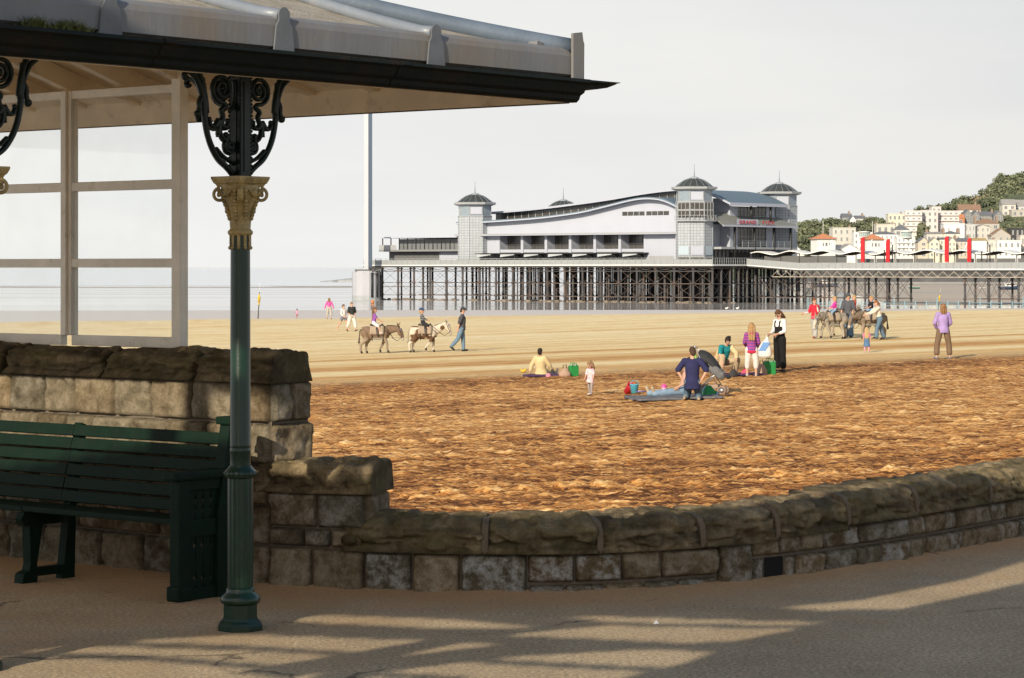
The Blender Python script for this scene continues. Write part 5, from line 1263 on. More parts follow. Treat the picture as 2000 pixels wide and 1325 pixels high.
H_(1768,1801,413,455,1310,PNK,'pink flats with white balcony bands, left wing','apartment_block','flat',0,SLT,3,4,ww=.4,cat='flats',bands=(.05,.3,.55,.8),rz=-6)
H_(1800,1832,412,462,1316,PNK,'pink flats, tall middle wing with paired windows','apartment_block','flat',0,SLT,3,4,ww=.35,cat='flats')
H_(1831,1873,413,456,1322,PNK,'pink flats, right wing with shadowed balconies','apartment_block','flat',0,SLT,4,4,ww=.45,cat='flats',bands=(.05,.3,.55,.8))
H_(1820,1838,405,416,1345,PNK,'small pink rooftop block above the pink flats','penthouse','flat',0,SLT,2,1,cat='flats')
H_(1874,1916,411,425,1420,WHT,'white house with broad brown tiled roof at the foot of the wood','house','gable_side',12,BRR,5,1,chim=1)
H_(1869,1884,427,440,1345,ORR,'small orange-tiled house left of the dark gables','house','gable_side',9,ORR,1,1)
for px0, px1, yt, yb, rh, lab in ((1882,1898,418,440,9,'dark stone gabled house at the left end of its row'),(1898,1914,420,437,9,'dark stone gabled house with white bay, second in its row'),(1941,1960,420,440,9,'dark stone gabled house at the right end of its row')):
    H_(px0,px1,yt,yb,1350,GRS,lab,'gabled_house','gable_front',rh,SLT,1,2,ww=.35,sur=True,group='dark gabled houses')
H_(1913,1942,421,440,1356,GRS,'dark slate-roofed range between the dark gables','house','gable_side',8,SLT,4,1,chim=2)
H_(1905,1952,437,450,1290,TAN,'wide house with red-brown hip roof and two chimneys','house','hip',10,BRR,3,1,chim=2)
H_(1843,1884,438,470,1235,WHT,'big plain white house with pale blank front','house','flat',0,SLT,2,1,ww=.1,chim=0)
H_(1884,1905,439,468,1237,LGR,'light grey flat-topped house with six windows','house','flat',0,SLT,3,2,ww=.28)
H_(1905,1934,443,466,1240,BEI,'beige gabled house right of the light grey one','house','gable_front',5,GRR,3,2,ww=.25)
H_(1936,1974,459,478,1215,TAN,'broad tan gable with white trim','gabled_house','gable_front',13,BRR,3,1,ww=.25)
H_(1974,2010,447,478,1225,BLKF,'black-fronted house with white windows at the right edge','house','flat',0,SLT,4,2,ww=.25)
H_(1958,1984,400,445,1370,BEI,'beige flats under a grey pitched roof, left of two','apartment_block','gable_side',11,GRR,2,4,cat='flats')
H_(1981,2012,403,420,1375,LGR,'upper pale house under a grey pitched roof at the right edge','house','gable_side',13,GRR,3,1)
H_(1976,2012,411,450,1362,TAN,'lower tan balconied flats at the right edge','apartment_block','flat',0,SLT,3,3,cat='flats')
H_(1843,1876,457,478,1205,CRM,'low cream house with long grey hip roof below the white house','house','hip',6,SLT,4,1,chim=2)
H_(1810,1846,457,478,1207,BEI,'low beige house with grey roof left of the cream hip-roofed one','house','gable_side',4,GRR,4,1,chim=2)
H_(1793,1815,472,503,1165,SND,'small sandstone house with steep dark gable','gabled_house','gable_front',9,SLT,1,3,ww=.3)
H_(1815,1835,472,503,1160,YEL,'pale yellow Victorian gabled house, left of the third banner','gabled_house','gable_front',8,GRR,2,3,ww=.35)
H_(1835,1852,468,503,1164,CRM,'plain cream house between two yellow gables','house','gable_side',4,SLT,2,3,ww=.3)
H_(1852,1867,472,503,1158,YEL,'pale yellow Victorian gabled house right of the third banner','gabled_house','gable_front',9,GRR,2,3,ww=.35)
H_(1866,1897,472,503,1162,SND,'sandstone terrace with bay windows left of the last banner','terrace','gable_side',7,SLT,4,3,ww=.35,chim=2,cat='terrace')
H_(1898,1927,470,503,1150,WHT,'white building with ochre roof right of the last banner','house','gable_side',5,YLR,0,0)
H_(1927,1948,470,503,1152,BEI,'beige corner house with two rows of windows','house','flat',0,SLT,3,2,ww=.3,chim=1)
H_(1948,1994,471,503,1148,WHT,'long white flat-roofed building near the right edge','hall','flat',0,SLT,4,2,ww=.3)
H_(1993,2012,461,503,1156,PEA,'peach-coloured building cut by the right edge','house','flat',0,SLT,2,2,ww=.3)
H_(1645,1664,424,440,1440,GRS,'grey slate-roofed house on the ridge among trees','house','gable_side',7,SLT,2,1,chim=1)
H_(1659,1672,430,446,1420,WHT,'white gable-ended house on the ridge','gabled_house','gable_front',9,SLT,1,1)
H_(1671,1690,427,442,1424,LGR,'slate-roofed wing beside the white ridge gable','house','gable_side',6,SLT,2,1,chim=1)
for i, (px0, px1, m_, nm) in enumerate(((1600,1628,'shop_red','reddish'),(1640,1650,'shop_blue','blue'),(1690,1722,'shop_blue','blue'),(1753,1782,'shop_blue','blue'),(1797,1822,'shop_pale','pale blue'),(1862,1876,'shop_blue','blue'),(1930,1944,'shop_pale','pale blue'))):
    cm_ = {'shop_red': (.5,.24,.15), 'shop_blue': (.10,.28,.52), 'shop_pale': (.36,.5,.58)}[m_]
    p0, p1 = at(px0,505,1108), at(px1,505,1108); t = thing('beach_kiosk', f'{nm} seafront kiosk seen under the canopy, number {i+1} from the pavilion'.replace(f'number {i+1}', ('first','second','third','fourth','fifth','sixth','last')[i]), 'kiosk', ((p0.x+p1.x)/2,1108,.7), 0, 'seafront kiosks')
    w = p1.x-p0.x; b = MB(); b.box(-w/2,w/2,0,3,0,3.4); b.build('wall', WHT, t); b = MB(); b.box(-w/2+.1,w/2-.1,-.06,0,1.0,3.1); b.build('front', mat(m_, cm_, .6), t); b = MB(); b.box(-w/2-.3,w/2+.3,-.6,3.2,3.4,3.65); b.build('roof', WHT, t)
# little domed lodge
p = at(1557,500,1140); t = thing('domed_lodge', 'little white domed lodge beside the far corner tower', 'lodge', (p.x,1140,.8)); b = MB(); b.box(-3,3,-2,2,0,7.5); b.build('wall', WHT, t); b = MB(); b.lathe([(2.2,7.5),(2.1,8.8),(1.2,9.8),(.3,10.4),(.1,12),(0,12.2)], 12); b.build('dome', WHT, t)
b = MB(); b.extr([(-3.4,7.5),(3.4,7.5),(0,9.2)], 'y', -2.3, 2.3); b.build('roof', SLT, t)

# ---- trees
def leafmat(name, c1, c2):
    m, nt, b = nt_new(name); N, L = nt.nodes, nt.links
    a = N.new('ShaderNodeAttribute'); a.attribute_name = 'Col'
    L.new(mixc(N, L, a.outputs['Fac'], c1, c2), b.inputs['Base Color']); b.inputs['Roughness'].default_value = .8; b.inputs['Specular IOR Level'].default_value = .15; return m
M_LF = [leafmat('leaves_dark', (.065,.08,.062), (.19,.21,.12)), leafmat('leaves_mid', (.075,.09,.065), (.23,.24,.14)), leafmat('leaves_warm', (.10,.09,.06), (.29,.24,.15))]  # leaf greens lifted to carry the haze of distance
M_BARK = mat('bark', (.10,.08,.06), .95)
def tree_meshes(seed, mi, w, h, narrow=False):
    r = random.Random(seed); lobes = []
    nl = 9 if not narrow else 5
    for i in range(nl):
        a = r.uniform(0,6.28); d = r.uniform(.1,.75)*w/2*(.5 if narrow else 1); z = h*r.uniform(.32,.80)
        lobes.append((Vector((d*math.cos(a), d*math.sin(a), z)), r.uniform(.20,.34)*w*(1.1 if narrow else 1)))
    lobes.append((Vector((0,0,h*.80)), .24*w))
    b = MB(); col = []
    for c, rad in lobes:
        for k in range(85):
            v = Vector((r.gauss(0,1), r.gauss(0,1), r.gauss(0,.8))).normalized()*rad*r.uniform(.72,1.08); p = c+v; s = r.uniform(.35,.85)
            n = (v.normalized()+Vector((r.gauss(0,.6), r.gauss(0,.6), r.gauss(0,.6)))).normalized(); t1 = n.orthogonal().normalized(); t2 = n.cross(t1); a = r.uniform(0,3.14); u = (t1*math.cos(a)+t2*math.sin(a))*s; w_ = (t2*math.cos(a)-t1*math.sin(a))*s*r.uniform(.6,1)
            b.add([p-u-w_*.5, p+u*.2-w_, p+u+w_*.3, p-u*.3+w_], [(0,1,2,3)])
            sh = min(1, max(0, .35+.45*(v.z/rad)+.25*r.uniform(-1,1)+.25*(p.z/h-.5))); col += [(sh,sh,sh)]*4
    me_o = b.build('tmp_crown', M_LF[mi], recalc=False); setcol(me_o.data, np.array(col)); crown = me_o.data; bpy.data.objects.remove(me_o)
    b = MB(); b.tube([(0,0,0),(0.1,0,h*.3),(0,.1,h*.6)], [w*.045,w*.033,w*.012], 7)
    for i in range(5):
        a = i*1.3; b.tube([(0,0,h*.28+.3*i),(w*.16*math.cos(a),w*.16*math.sin(a),h*.5),(w*.28*math.cos(a),w*.28*math.sin(a),h*.66)], [w*.02,w*.014,w*.006], 5)
    o = b.build('tmp_trunk', M_BARK); trunk = o.data; bpy.data.objects.remove(o)
    crown.name = 'crown'; trunk.name = 'trunk'; return crown, trunk
TREES = [tree_meshes(1,0,11,12), tree_meshes(2,1,11,11), tree_meshes(3,0,10,13), tree_meshes(4,2,9,10), tree_meshes(5,1,5.5,13,True)]
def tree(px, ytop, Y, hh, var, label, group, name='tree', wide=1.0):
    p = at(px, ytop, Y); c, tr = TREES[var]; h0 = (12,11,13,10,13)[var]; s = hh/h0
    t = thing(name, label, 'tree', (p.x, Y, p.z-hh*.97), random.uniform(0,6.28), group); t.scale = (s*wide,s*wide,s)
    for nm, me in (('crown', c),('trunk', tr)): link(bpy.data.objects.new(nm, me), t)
rt = random.Random(11)
WOOD = 'trees of the wooded hill at the right edge'; WL = 'rounded green tree in the wood covering the hill at the right'
for px, y in ((1985,340),(2003,337),(2020,336),(1968,345),(1950,356),(1938,366),(1976,352),(1994,350),(1958,368),(1944,378),(1966,366),(1984,364),(2002,362),(1930,384),(1976,378),(1992,376),(2008,374),(1952,386)):
    tree(px+rt.uniform(-2,2), y+rt.uniform(-1,1), 1560-(y-337)*2.6+rt.uniform(-8,8), rt.uniform(12,16), rt.choice((0,0,2,1)), WL, WOOD, wide=1.15)
tree(1955,338,1590,13,2,'tall dark tree standing clear at the top of the hill ridge',None,wide=.62)
tree(1948,345,1588,9,2,'smaller dark tree just below the tall ridge tree',None,wide=.7)
tree(1926,381,1470,12,3,'russet tree in the wood above the brown-roofed house',None,wide=1.0); tree(1912,383,1475,11,3,'tawny tree among the green ones on the ridge',None,wide=1.1); tree(1978,388,1440,6,3,'small russet tree above the grey-roofed flats',None,wide=1.5)
RID = 'trees along the middle ridge'
for px, y, v in ((1880,383,0),(1893,384,0),(1868,388,2),(1905,388,1),(1858,397,1),(1846,398,0),(1836,400,1),(1820,403,0),(1884,392,1),(1900,394,0),(1870,398,0),(1920,392,1),(1935,395,0),(1945,398,1),(1938,388,0)):
    tree(px, y, 1500-(y-383)*3+rt.uniform(-6,6), rt.uniform(8,11), v, 'rounded green tree on the ridge above the pink flats', RID, wide=1.15)
for px, y, Y_ in ((1964,424,1352),(2001,428,1350),(1983,436,1330),(1948,430,1352),(1970,440,1320),(1996,444,1318),(1955,404,1395),(1940,404,1400),(2006,392,1420),(1978,394,1425),(1958,392,1425)):
    tree(px, y, Y_, rt.uniform(7,10), rt.choice((0,1,1)), 'small bushy tree growing between the hillside houses at the right', 'trees between the hillside houses', wide=1.3)
tree(1795,403,1440,8,0,'lone dark tree behind the left wing of the pink flats',None,wide=.85)
LFT = 'trees between the far tower and the ridge houses'
for px, y, v in ((1560,437,0),(1573,432,0),(1587,430,0),(1600,434,2),(1612,428,0),(1624,427,0),(1636,428,2),(1648,432,0),(1566,447,1),(1582,445,0),(1597,448,0),(1611,443,1),(1563,462,0),(1578,462,0),(1593,466,2),(1570,478,0),(1628,440,0),(1640,440,1)):
    tree(px, y, 1400-(y-428)*3+rt.uniform(-8,8), rt.uniform(10,13), v, 'rounded dark green tree left of the ridge houses', LFT, wide=1.1)
MID = 'trees right of the ridge houses'
for px, y, v in ((1682,432,0),(1695,425,0),(1708,424,2),(1720,428,0),(1729,436,1),(1690,438,1),(1704,436,0),(1717,439,0)):
    tree(px, y, 1370-(y-424)*3+rt.uniform(-6,6), rt.uniform(9,12), v, 'rounded dark green tree right of the white ridge gable', MID, wide=1.05)
tree(1800,430,1290,18,4,'narrow light green tree in front of the pink flats',None); tree(1797,443,1285,12,4,'small yellow-green tree below the narrow tree at the pink flats',None,wide=.9)
tree(1990,422,1345,15,4,'dark conical tree in front of the tan flats at the right edge',None,wide=1.0)

# ---- boats aground beyond the pier
def boat(px, py, Y, ln, col, label, cabin=True, rz=0, mast=0):
    p = at(px, py, Y); t = thing('boat', label, 'boat', (p.x, Y, -4.95), R(rz)); b = MB(); rows = []
    for f in np.linspace(0, 1, 12):
        x = (f-.5)*ln; w = ln*.17*(1-max(0,(f-.55)/.45)**2.2)*(.82+.18*min(1,f*4)); s = ln*.15*(1+.5*max(0,f-.5)**1.5*2)
        rows.append([(x,-w,s),(x*.97,-w*.8,s*.4),(x*.93,0,0),(x*.97,w*.8,s*.4),(x,w,s)])
    b.sheet(rows); b.add(rows[0], [(0,1,2,3,4)]); b.build('hull', mat('hull_'+label.split()[0], col, .4), t)
    b = MB(); b.sheet([[r[0], r[4]] for r in rows], 0, False)
    for a_, c_ in zip(rows[:-1], rows[1:]): b.bar(Vector(a_[0])+Vector((0,0,.05)), Vector(c_[0])+Vector((0,0,.05)), ln*.018); b.bar(Vector(a_[4])+Vector((0,0,.05)), Vector(c_[4])+Vector((0,0,.05)), ln*.018)
    b.build('deck', mat('boat_deck', (.55,.54,.5), .6), t)
    if cabin: b = MB(); b.bevbox(-ln*.22,ln*.06,-ln*.1,ln*.1,ln*.15,ln*.29,.05); b.build('cabin', mat('boat_white', (.62,.62,.60), .5), t); b = MB(); b.box(-ln*.16,ln*.065,-ln*.102,ln*.102,ln*.21,ln*.26); b.build('cabin_window', M_PGL, t)
    if mast: b = MB(); b.tube([(0,0,ln*.15),(0,0,ln*.15+mast)], .05, 5); b.build('mast', M_CANW, t)
boat(1786,566,835,3.6,(.02,.16,.12),'green open boat aground under the pier walkway',False,170); boat(1919,566,840,2.4,(.60,.62,.62),'small white dinghy aground beyond the walkway',False,10); boat(1971,568,800,7.0,(.05,.10,.20),'blue fishing boat with white cabin aground at the right',True,8,2.2); boat(1613,548,900,9,(.12,.14,.20),'dark cabin cruiser seen through the pier legs',True,-10,0)
# blue posts and rails on the wet edge
t = thing('beach_railing', 'long pale blue post and rail fence on the wet sand before the pier', 'fence', (0,0,0)); M_BLR = mat('railing_blue', (.22,.36,.42), .6)
pts = [at(px, 0, 425) for px in np.arange(1578, 2010, 21)]
b = MB()
for a_, c_ in zip(pts[:-1], pts[1:]):
    if (a_.x*7) % 10 < 7.5:
        for z in (-4.05,-4.5): b.bar((a_.x,425,z), (c_.x,425,z), .07)
b.build('rail', M_BLR, t)
for i, a_ in enumerate(pts): b = MB(); h = 1.4 if i % 4 else 2.0; b.bar((a_.x,425,-5.1), (a_.x,425,-5.1+h), .13); b.build('post', M_BLR, t)
# beach marker poles
def marker(px, py, ytop, label, lean):
    p = on_sand(px, py); h = (py-ytop)*p.y/FP; t = thing('marker_pole', label, 'marker', p, 0, 'yellow and black marker poles'); t.rotation_euler = (0,R(lean),0)
    b = MB(); b.tube([(0,0,-.3),(0,0,h*.63)], h*.016, 7); b.tube([(0,0,h*.80),(0,0,h*.86)], [h*.014,h*.008], 6); b.build('pole', M_BLK, t)
    b = MB(); b.lathe([(0,h*.80),(h*.02,h*.78),(h*.055,h*.62),(h*.028,h*.61),(h*.045,h*.53),(0,h*.53)], 10); b.lathe([(0,h*.52),(h*.03,h*.51),(h*.032,h*.45),(0,h*.44)], 8); b.build('topmark', mat('marker_yellow', (.62,.42,.02), .6, .15, 6), t)
    b = MB(); b.tube([(0,0,h*.86),(0,0,h*1.15)], h*.004, 5); b.build('whip', M_CANW, t)
marker(504,623,562,'yellow-topped black marker pole at the waterline left, behind the column',3); marker(1832,606,568,'yellow-topped black marker pole leaning behind the woman in lilac',7)
p = at(728,593,488); b = MB(); b.ell((0,0,.22), (.32,.32,.32)); b.tube([(0,0,.5),(0,0,.64)], .06, 8); o = b.build('buoy', mat('buoy_orange', (.65,.2,.05), .5)); o.location = (p.x, 488, -4.9); tag(o, 'orange round buoy on the flats near the pier head', 'buoy')
# gulls on the wet edge
for px, lab in ((1419,'white gull on the wet sand, left of a pair'),(1440,'white gull on the wet sand, right of a pair')):
    p = at(px, 607, 400); b = MB(); b.ell((0,0,.25), (.24,.11,.12), 0, 10, 7); b.ell((.22,0,.4), .075, 0, 8, 6); b.capsule((.16,0,.3), (.22,0,.4), .07, .06, 8); b.add([(-.2,-.06,.27),(-.2,.06,.27),(-.5,0,.24)], [(0,1,2)]); b.tube([(0,.04,.15),(0,.04,0)], .012, 4); b.tube([(0,-.04,.15),(0,-.04,0)], .012, 4); b.tube([(.28,0,.4),(.36,0,.38)], [.025,.006], 5)
    t = thing('gull', lab, 'gull', (p.x, 400, float(beach_base(p.x, 400))), 0, 'gulls'); b.build('body', M_CANW, t)
# ================================================================== PEOPLE AND DONKEYS
M_BODY = vcmat('person_skin', .6, .3, scale=30, var=.05)
CLOTH = {}
def cloth(c, pat=None, c2=None):
    key = (c, pat, c2)
    if key in CLOTH: return CLOTH[key]
    m = mat('cloth_%d' % len(CLOTH), c, .9, .16, 9, .25, 40, spec=.15)
    if pat:
        nt = m.node_tree; N, L = nt.nodes, nt.links; b = N['Principled BSDF']
        tc = N.new('ShaderNodeTexCoord')
        if pat == 'stripe':
            w = N.new('ShaderNodeTexWave'); w.bands_direction = 'Z'; w.inputs['Scale'].default_value = 4.2; w.inputs['Distortion'].default_value = .4; L.new(tc.outputs['Object'], w.inputs['Vector']); f = ramp(N, L, w.outputs['Fac'], [(.5,(0,0,0)),(.6,(1,1,1))])
        elif pat == 'hem':
            sp = N.new('ShaderNodeSeparateXYZ'); L.new(tc.outputs['Object'], sp.inputs[0]); f = ramp(N, L, sp.outputs['Z'], [(.78,(1,1,1)),(.79,(0,0,0))])
        else:
            w = N.new('ShaderNodeTexVoronoi'); w.inputs['Scale'].default_value = 14; L.new(tc.outputs['Object'], w.inputs['Vector']); f = ramp(N, L, w.outputs['Distance'], [(.3,(1,1,1)),(.38,(0,0,0))])
        old = b.inputs['Base Color'].links[0].from_socket
        L.new(mixc(N, L, f, old, c2), b.inputs['Base Color'])
    CLOTH[key] = m; return m
SKIN = (.56,.33,.235)
def lerp(a, b, t): return a+(b-a)*t
def dirv(p, ab, side):                      # p 0 = straight down, 90 = forward; ab = sideways spread
    p, ab = R(p), R(ab)
    v = Vector((0, -math.sin(p), -math.cos(p))); s = Vector((side, 0, 0))
    return v*math.cos(ab)+s*math.sin(ab)
def person(label, pos, rz, H=1.7, top=None, bottom=None, hair=None, hat=None, shoes=(.05,.04,.04), lean=0, side=0, twist=0,
           legs=((0,0,3),(0,0,3)), arms=((5,15,8,0),(5,15,8,0)), head=(0,0), child=0.0, sex='m', group=None, seat=None, extra=None, skin=SKIN):
    """legs: (thigh, shin, spread) for (left, right); arms: (upper, fore, spread, fore_spread); angles in degrees, 0 down / 90 forward; head: (nod, turn).
       top: dict(c, sleeve 0..1, length, loose); bottom: dict(c, length 0..1, loose, skirt); child 0..1 shifts proportions"""
    k = H/1.75
    hs = k*lerp(1, 1.75, child) if child else k           # head scale
    LEG = lerp(.90, .72, child)*k; th, sh_ = LEG*.5, LEG*.5-.07*k
    TOR = lerp(.52, .50, child)*k; SW = (.185 if sex == 'm' else .165)*k*lerp(1, .95, child); HWd = (.092 if sex == 'm' else .098)*k
    UA, FA = .285*k*lerp(1,.88,child), .25*k*lerp(1,.88,child)
    P = Vector((0,0,0))
    upv = Vector((math.sin(R(side)), -math.sin(R(lean))*math.cos(R(side)), math.cos(R(lean))*math.cos(R(side))))
    J = {}
    for i, s in ((0, 1), (1, -1)):
        t_, s_, ab = legs[i]; hip = P+Vector((s*HWd,0,-.02*k)); knee = hip+dirv(t_, ab, s)*th; ank = knee+dirv(s_, ab*.3, s)*sh_
        J['hip', s], J['knee', s], J['ank', s] = hip, knee, ank
        # foot: forward when standing, along the shin's back when kneeling or lying
        fd = dirv(s_+90 if abs(s_) < 60 else (s_+70 if s_ > 0 else s_+5), 8, s); J['toe', s] = ank+fd*.16*k+Vector((0,0,-.035*k if abs(s_) < 60 else 0)); J['heel', s] = ank-fd*.045*k+Vector((0,0,-.045*k if abs(s_) < 60 else 0))
    chest = P+upv*TOR*.72; nb = P+upv*TOR
    tw = Matrix.Rotation(R(twist), 3, upv)
    for i, s in ((0, 1), (1, -1)):
        u_, f_, ab, fab = arms[i]
        shd = nb+tw @ Vector((s*SW,0,0))-upv*.045*k
        elb = shd+tw @ dirv(u_, ab, s)*UA; wr = elb+tw @ dirv(f_, fab, s)*FA
        J['sh', s], J['elb', s], J['wr', s] = shd, elb, wr
    hn, hturn = head
    hd_up = (Matrix.Rotation(R(hn), 3, 'X') @ Vector((0,0,1))); hd_up = (hd_up+upv*.8).normalized()
    neck = nb+upv*.045*k; hc = neck+hd_up*(.105*hs+.02*k); HR = Vector((.074,.095,.118))*hs
    hm = Matrix.Rotation(R(hturn), 3, 'Z') @ Matrix.Rotation(R(hn), 3, 'X')
    root = thing('person', label, 'person', pos, R(rz), group)
    # ---- body: one continuous surface
    b = MB(); g = 1.0
    ws = .94 if sex == 'm' else .86
    b.tube([P-upv*.10*k, P-upv*.03*k, P+upv*TOR*.25, P+upv*TOR*.55, P+upv*TOR*.80, P+upv*TOR*.95], [(.10*k,.08*k),(.155*k,.11*k),(.13*k*ws,.095*k),(.148*k*ws,.108*k),(.150*k*ws,.10*k),(.07*k,.06*k)], 16, lat=tw @ Vector((1,0,0)))
    for s in (1, -1):
        b.chain([J['hip', s], J['knee', s], J['ank', s]], [.084*k,.055*k,.037*k]); mid = J['knee', s].lerp(J['ank', s], .3); b.ell(mid+Vector((0,.01*k,0)), .053*k)
        b.chain([J['heel', s], J['toe', s]], [.032*k,.026*k]); b.capsule(J['ank', s], J['heel', s], .036*k, .03*k)
        b.chain([nb+upv*-.06*k, J['sh', s]], [.062*k,.056*k]); b.chain([J['sh', s], J['elb', s], J['wr', s]], [.053*k,.040*k,.026*k])
        wr = J['wr', s]; fd = (wr-J['elb', s]).normalized(); lat = fd.cross(Vector((s,0,0))); lat = lat if lat.length > .2 else fd.cross(Vector((0,1,0))); lat.normalize(); nrm = fd.cross(lat)
        palm = wr+fd*.085*k; b.tube([wr, wr+fd*.04*k, palm], [(.024*k,.018*k),(.036*k,.016*k),(.040*k,.014*k)], 10, lat=lat)
        cu = (nrm*-s*.6+fd).normalized()
        for q, ln in ((-.030,.066),(-.010,.078),(.010,.074),(.030,.058)):
            r0 = palm+lat*q*k; mid = r0+(fd+lat*q*2)*ln*.5*k; b.chain([r0-fd*.01*k, mid, mid+cu*ln*.5*k], [.0100*k,.0094*k,.0080*k], 7)
        tb = wr+fd*.03*k-lat*.030*k; b.chain([tb, tb+(fd*.5-lat*.7)*.036*k, tb+(fd*.9-lat*.8)*.062*k], [.0125*k,.011*k,.0085*k], 7)
    b.capsule(nb-upv*.03*k, hc-hd_up*.05*hs, .056*k, .052*hs*.95)
    b.ell(hc, tuple(HR), mtx=hm); b.ell(hc+hm @ Vector((0,-.030,-.070))*hs, (.050*hs,.058*hs,.050*hs), mtx=hm)
    b.capsule(hc+hm @ Vector((0,-.088,.008))*hs, hc+hm @ Vector((0,-.108,-.022))*hs, .012*hs, .017*hs, 8)
    for s in (1,-1): b.ell(hc+hm @ Vector((s*.076,.008,-.008))*hs, (.014*hs,.022*hs,.034*hs), mtx=hm)
    hmi = hm.inverted(); hcv = np.array(hc); hmn = np.array(hmi)
    def bodycol(co):
        l = (co-hcv) @ hmn.T/hs; c = np.tile(np.array(skin), (len(co), 1)); f = l[:,1] < -.04
        inside = (np.abs(l[:,0]) < .09) & (np.abs(l[:,1]) < .13) & (np.abs(l[:,2]) < .14)
        for s in (1,-1):
            d = np.hypot(l[:,0]-s*.032, l[:,2]-.006); c[inside & f & (d < .014)] = (.04,.03,.03); d2 = np.hypot((l[:,0]-s*.032)*.6, (l[:,2]-.034)*1.6); c[inside & f & (d2 < .013)] = (.10,.06,.04)
        d = np.hypot((l[:,0])*.55, l[:,2]+.058); c[inside & f & (d < .0125)] = (.45,.14,.12)
        return c
    vx_ = .0105*max(.6, k)
    b.remesh('body', M_BODY, vx_, 2, root, bodycol)
    # ---- clothes
    if top:
        b = MB(); lo = top.get('loose', .018)*k; ln = top.get('length', .0); tl = tw @ Vector((1,0,0)); fl = top.get('flare', 0)*k
        b.tube([P-upv*(.02+ln)*k, P-upv*.0*k, P+upv*TOR*.25, P+upv*TOR*.55, P+upv*TOR*.78, P+upv*TOR*.93, P+upv*TOR*1.0], [(.158*k+lo+fl,.115*k+lo+fl),(.157*k+lo,.115*k+lo),(.138*k*ws+lo,.105*k+lo),(.152*k*ws+lo,.115*k+lo),(.152*k*ws+lo,.108*k+lo),(.115*k,.075*k),(.062*k,.062*k)], 18, lat=tl)
        for s in (1,-1):
            b.chain([nb-upv*.055*k, J['sh', s]], [.07*k,.066*k+lo*.4]); sl = top.get('sleeve', .5)
            if sl > 0:
                if sl <= .5: b.chain([J['sh', s], J['sh', s].lerp(J['elb', s], sl*2)], [.062*k+lo*.4,(.060-.010*sl)*k+lo*.6])
                else: b.chain([J['sh', s], J['elb', s], J['elb', s].lerp(J['wr', s], (sl-.5)*2)], [.062*k+lo*.4,.050*k+lo*.5,.038*k+lo*.4])
        b.remesh('top', cloth(*top['c']) if isinstance(top['c'][0], tuple) else cloth(top['c']), .0125*max(.6,k), 2, root)
    if bottom:
        b = MB(); lo = bottom.get('loose', .014)*k; ln = bottom.get('length', 1.0)
        if bottom.get('skirt'):
            z1 = bottom['skirt']*k; b.tube([P+upv*TOR*bottom.get('from', .25), P+upv*.02*k, Vector((0,0,-z1*.5)), Vector((0,0,-z1))], [(.135*k+lo,.10*k+lo),(.16*k+lo,.125*k+lo),(.19*k+lo,.15*k+lo),(.215*k+lo,.18*k+lo)], 20, lat=(1,0,0))
        else:
            b.tube([P+upv*TOR*.2, P, P-upv*.09*k], [(.138*k+lo,.105*k+lo),(.16*k+lo,.118*k+lo),(.12*k+lo,.10*k+lo)], 16, lat=(1,0,0))
            for s in (1,-1):
                a1 = J['hip', s]; kn = J['knee', s]; an = J['ank', s]-(J['ank', s]-kn).normalized()*.02*k
                if ln <= .5: b.chain([a1, a1.lerp(kn, ln*2)], [.092*k+lo,.075*k+lo*1.5])
                else: b.chain([a1, kn, kn.lerp(an, (ln-.5)*2)], [.092*k+lo,.066*k+lo*1.1,(.052 if bottom.get('flare') is None else bottom['flare'])*k+lo*1.2])
        b.remesh('bottom', cloth(*bottom['c']) if isinstance(bottom['c'][0], tuple) else cloth(bottom['c']), .0125*max(.6,k), 2, root)
    if shoes:
        for s in (1,-1):
            b = MB(); b.chain([J['heel', s], J['heel', s].lerp(J['toe', s], .6), J['toe', s]], [.040*k,.041*k,.033*k]); b.remesh('shoe', cloth(shoes), .011*max(.6,k), 2, root)
    if hair:
        b = MB(); b.ell(hc+hm @ Vector((0,.018,.020))*hs, (.084*hs,.096*hs,.112*hs), mtx=hm); b.ell(hc+hm @ Vector((0,-.035,.075))*hs, (.066*hs,.058*hs,.045*hs), mtx=hm); b.ell(hc+hm @ Vector((0,.045,-.03))*hs, (.072*hs,.060*hs,.085*hs), mtx=hm)
        st = hair.get('style', 'short')
        if st in ('long', 'bob'):
            d = .30 if st == 'long' else .13
            for s in (-1,0,1): b.chain([hc+hm @ Vector((s*.055,.05,.02))*hs, hc+hm @ Vector((s*.066,.07-.02*abs(s),-.10))*hs, hc+hm @ Vector((s*.06,.075,-.07-d))*hs], [.045*hs,.045*hs,.025*hs])
        if st == 'tail': b.chain([hc+hm @ Vector((0,.10,.0))*hs, hc+hm @ Vector((0,.14,-.07))*hs, hc+hm @ Vector((0,.13,-.17))*hs], [.042*hs,.042*hs,.02*hs])
        if st == 'bun': b.ell(hc+hm @ Vector((0,.115,-.0))*hs, .048*hs)
        if st == 'curly':
            rr = random.Random(4)
            for i in range(16): b.ell(hc+hm @ Vector((rr.uniform(-.07,.07),rr.uniform(-.03,.10),rr.uniform(-.05,.10)))*hs, .045*hs, 0, 8, 6)
        o = b.remesh('hair', mat('hair_%d%d%d' % tuple(int(x*1000) for x in hair['c']), hair['c'], .7, .35, 40, .5, 120, spec=.3), .0105*max(.6,hs), 1, root)
    if hat:
        b = MB(); b.ell(hc+hm @ Vector((0,.008,.055))*hs, (.090*hs,.108*hs,.085*hs), mtx=hm)
        b.tube([hc+hm @ Vector((0,-.07,.060))*hs, hc+hm @ Vector((0,-.13,.050))*hs, hc+hm @ Vector((0,-.175,.035))*hs], [(.078*hs,.012*hs),(.070*hs,.011*hs),(.035*hs,.009*hs)], 12, lat=hm @ Vector((1,0,0)))
        b.remesh('cap', cloth(hat), .010*max(.6,hs), 1, root)
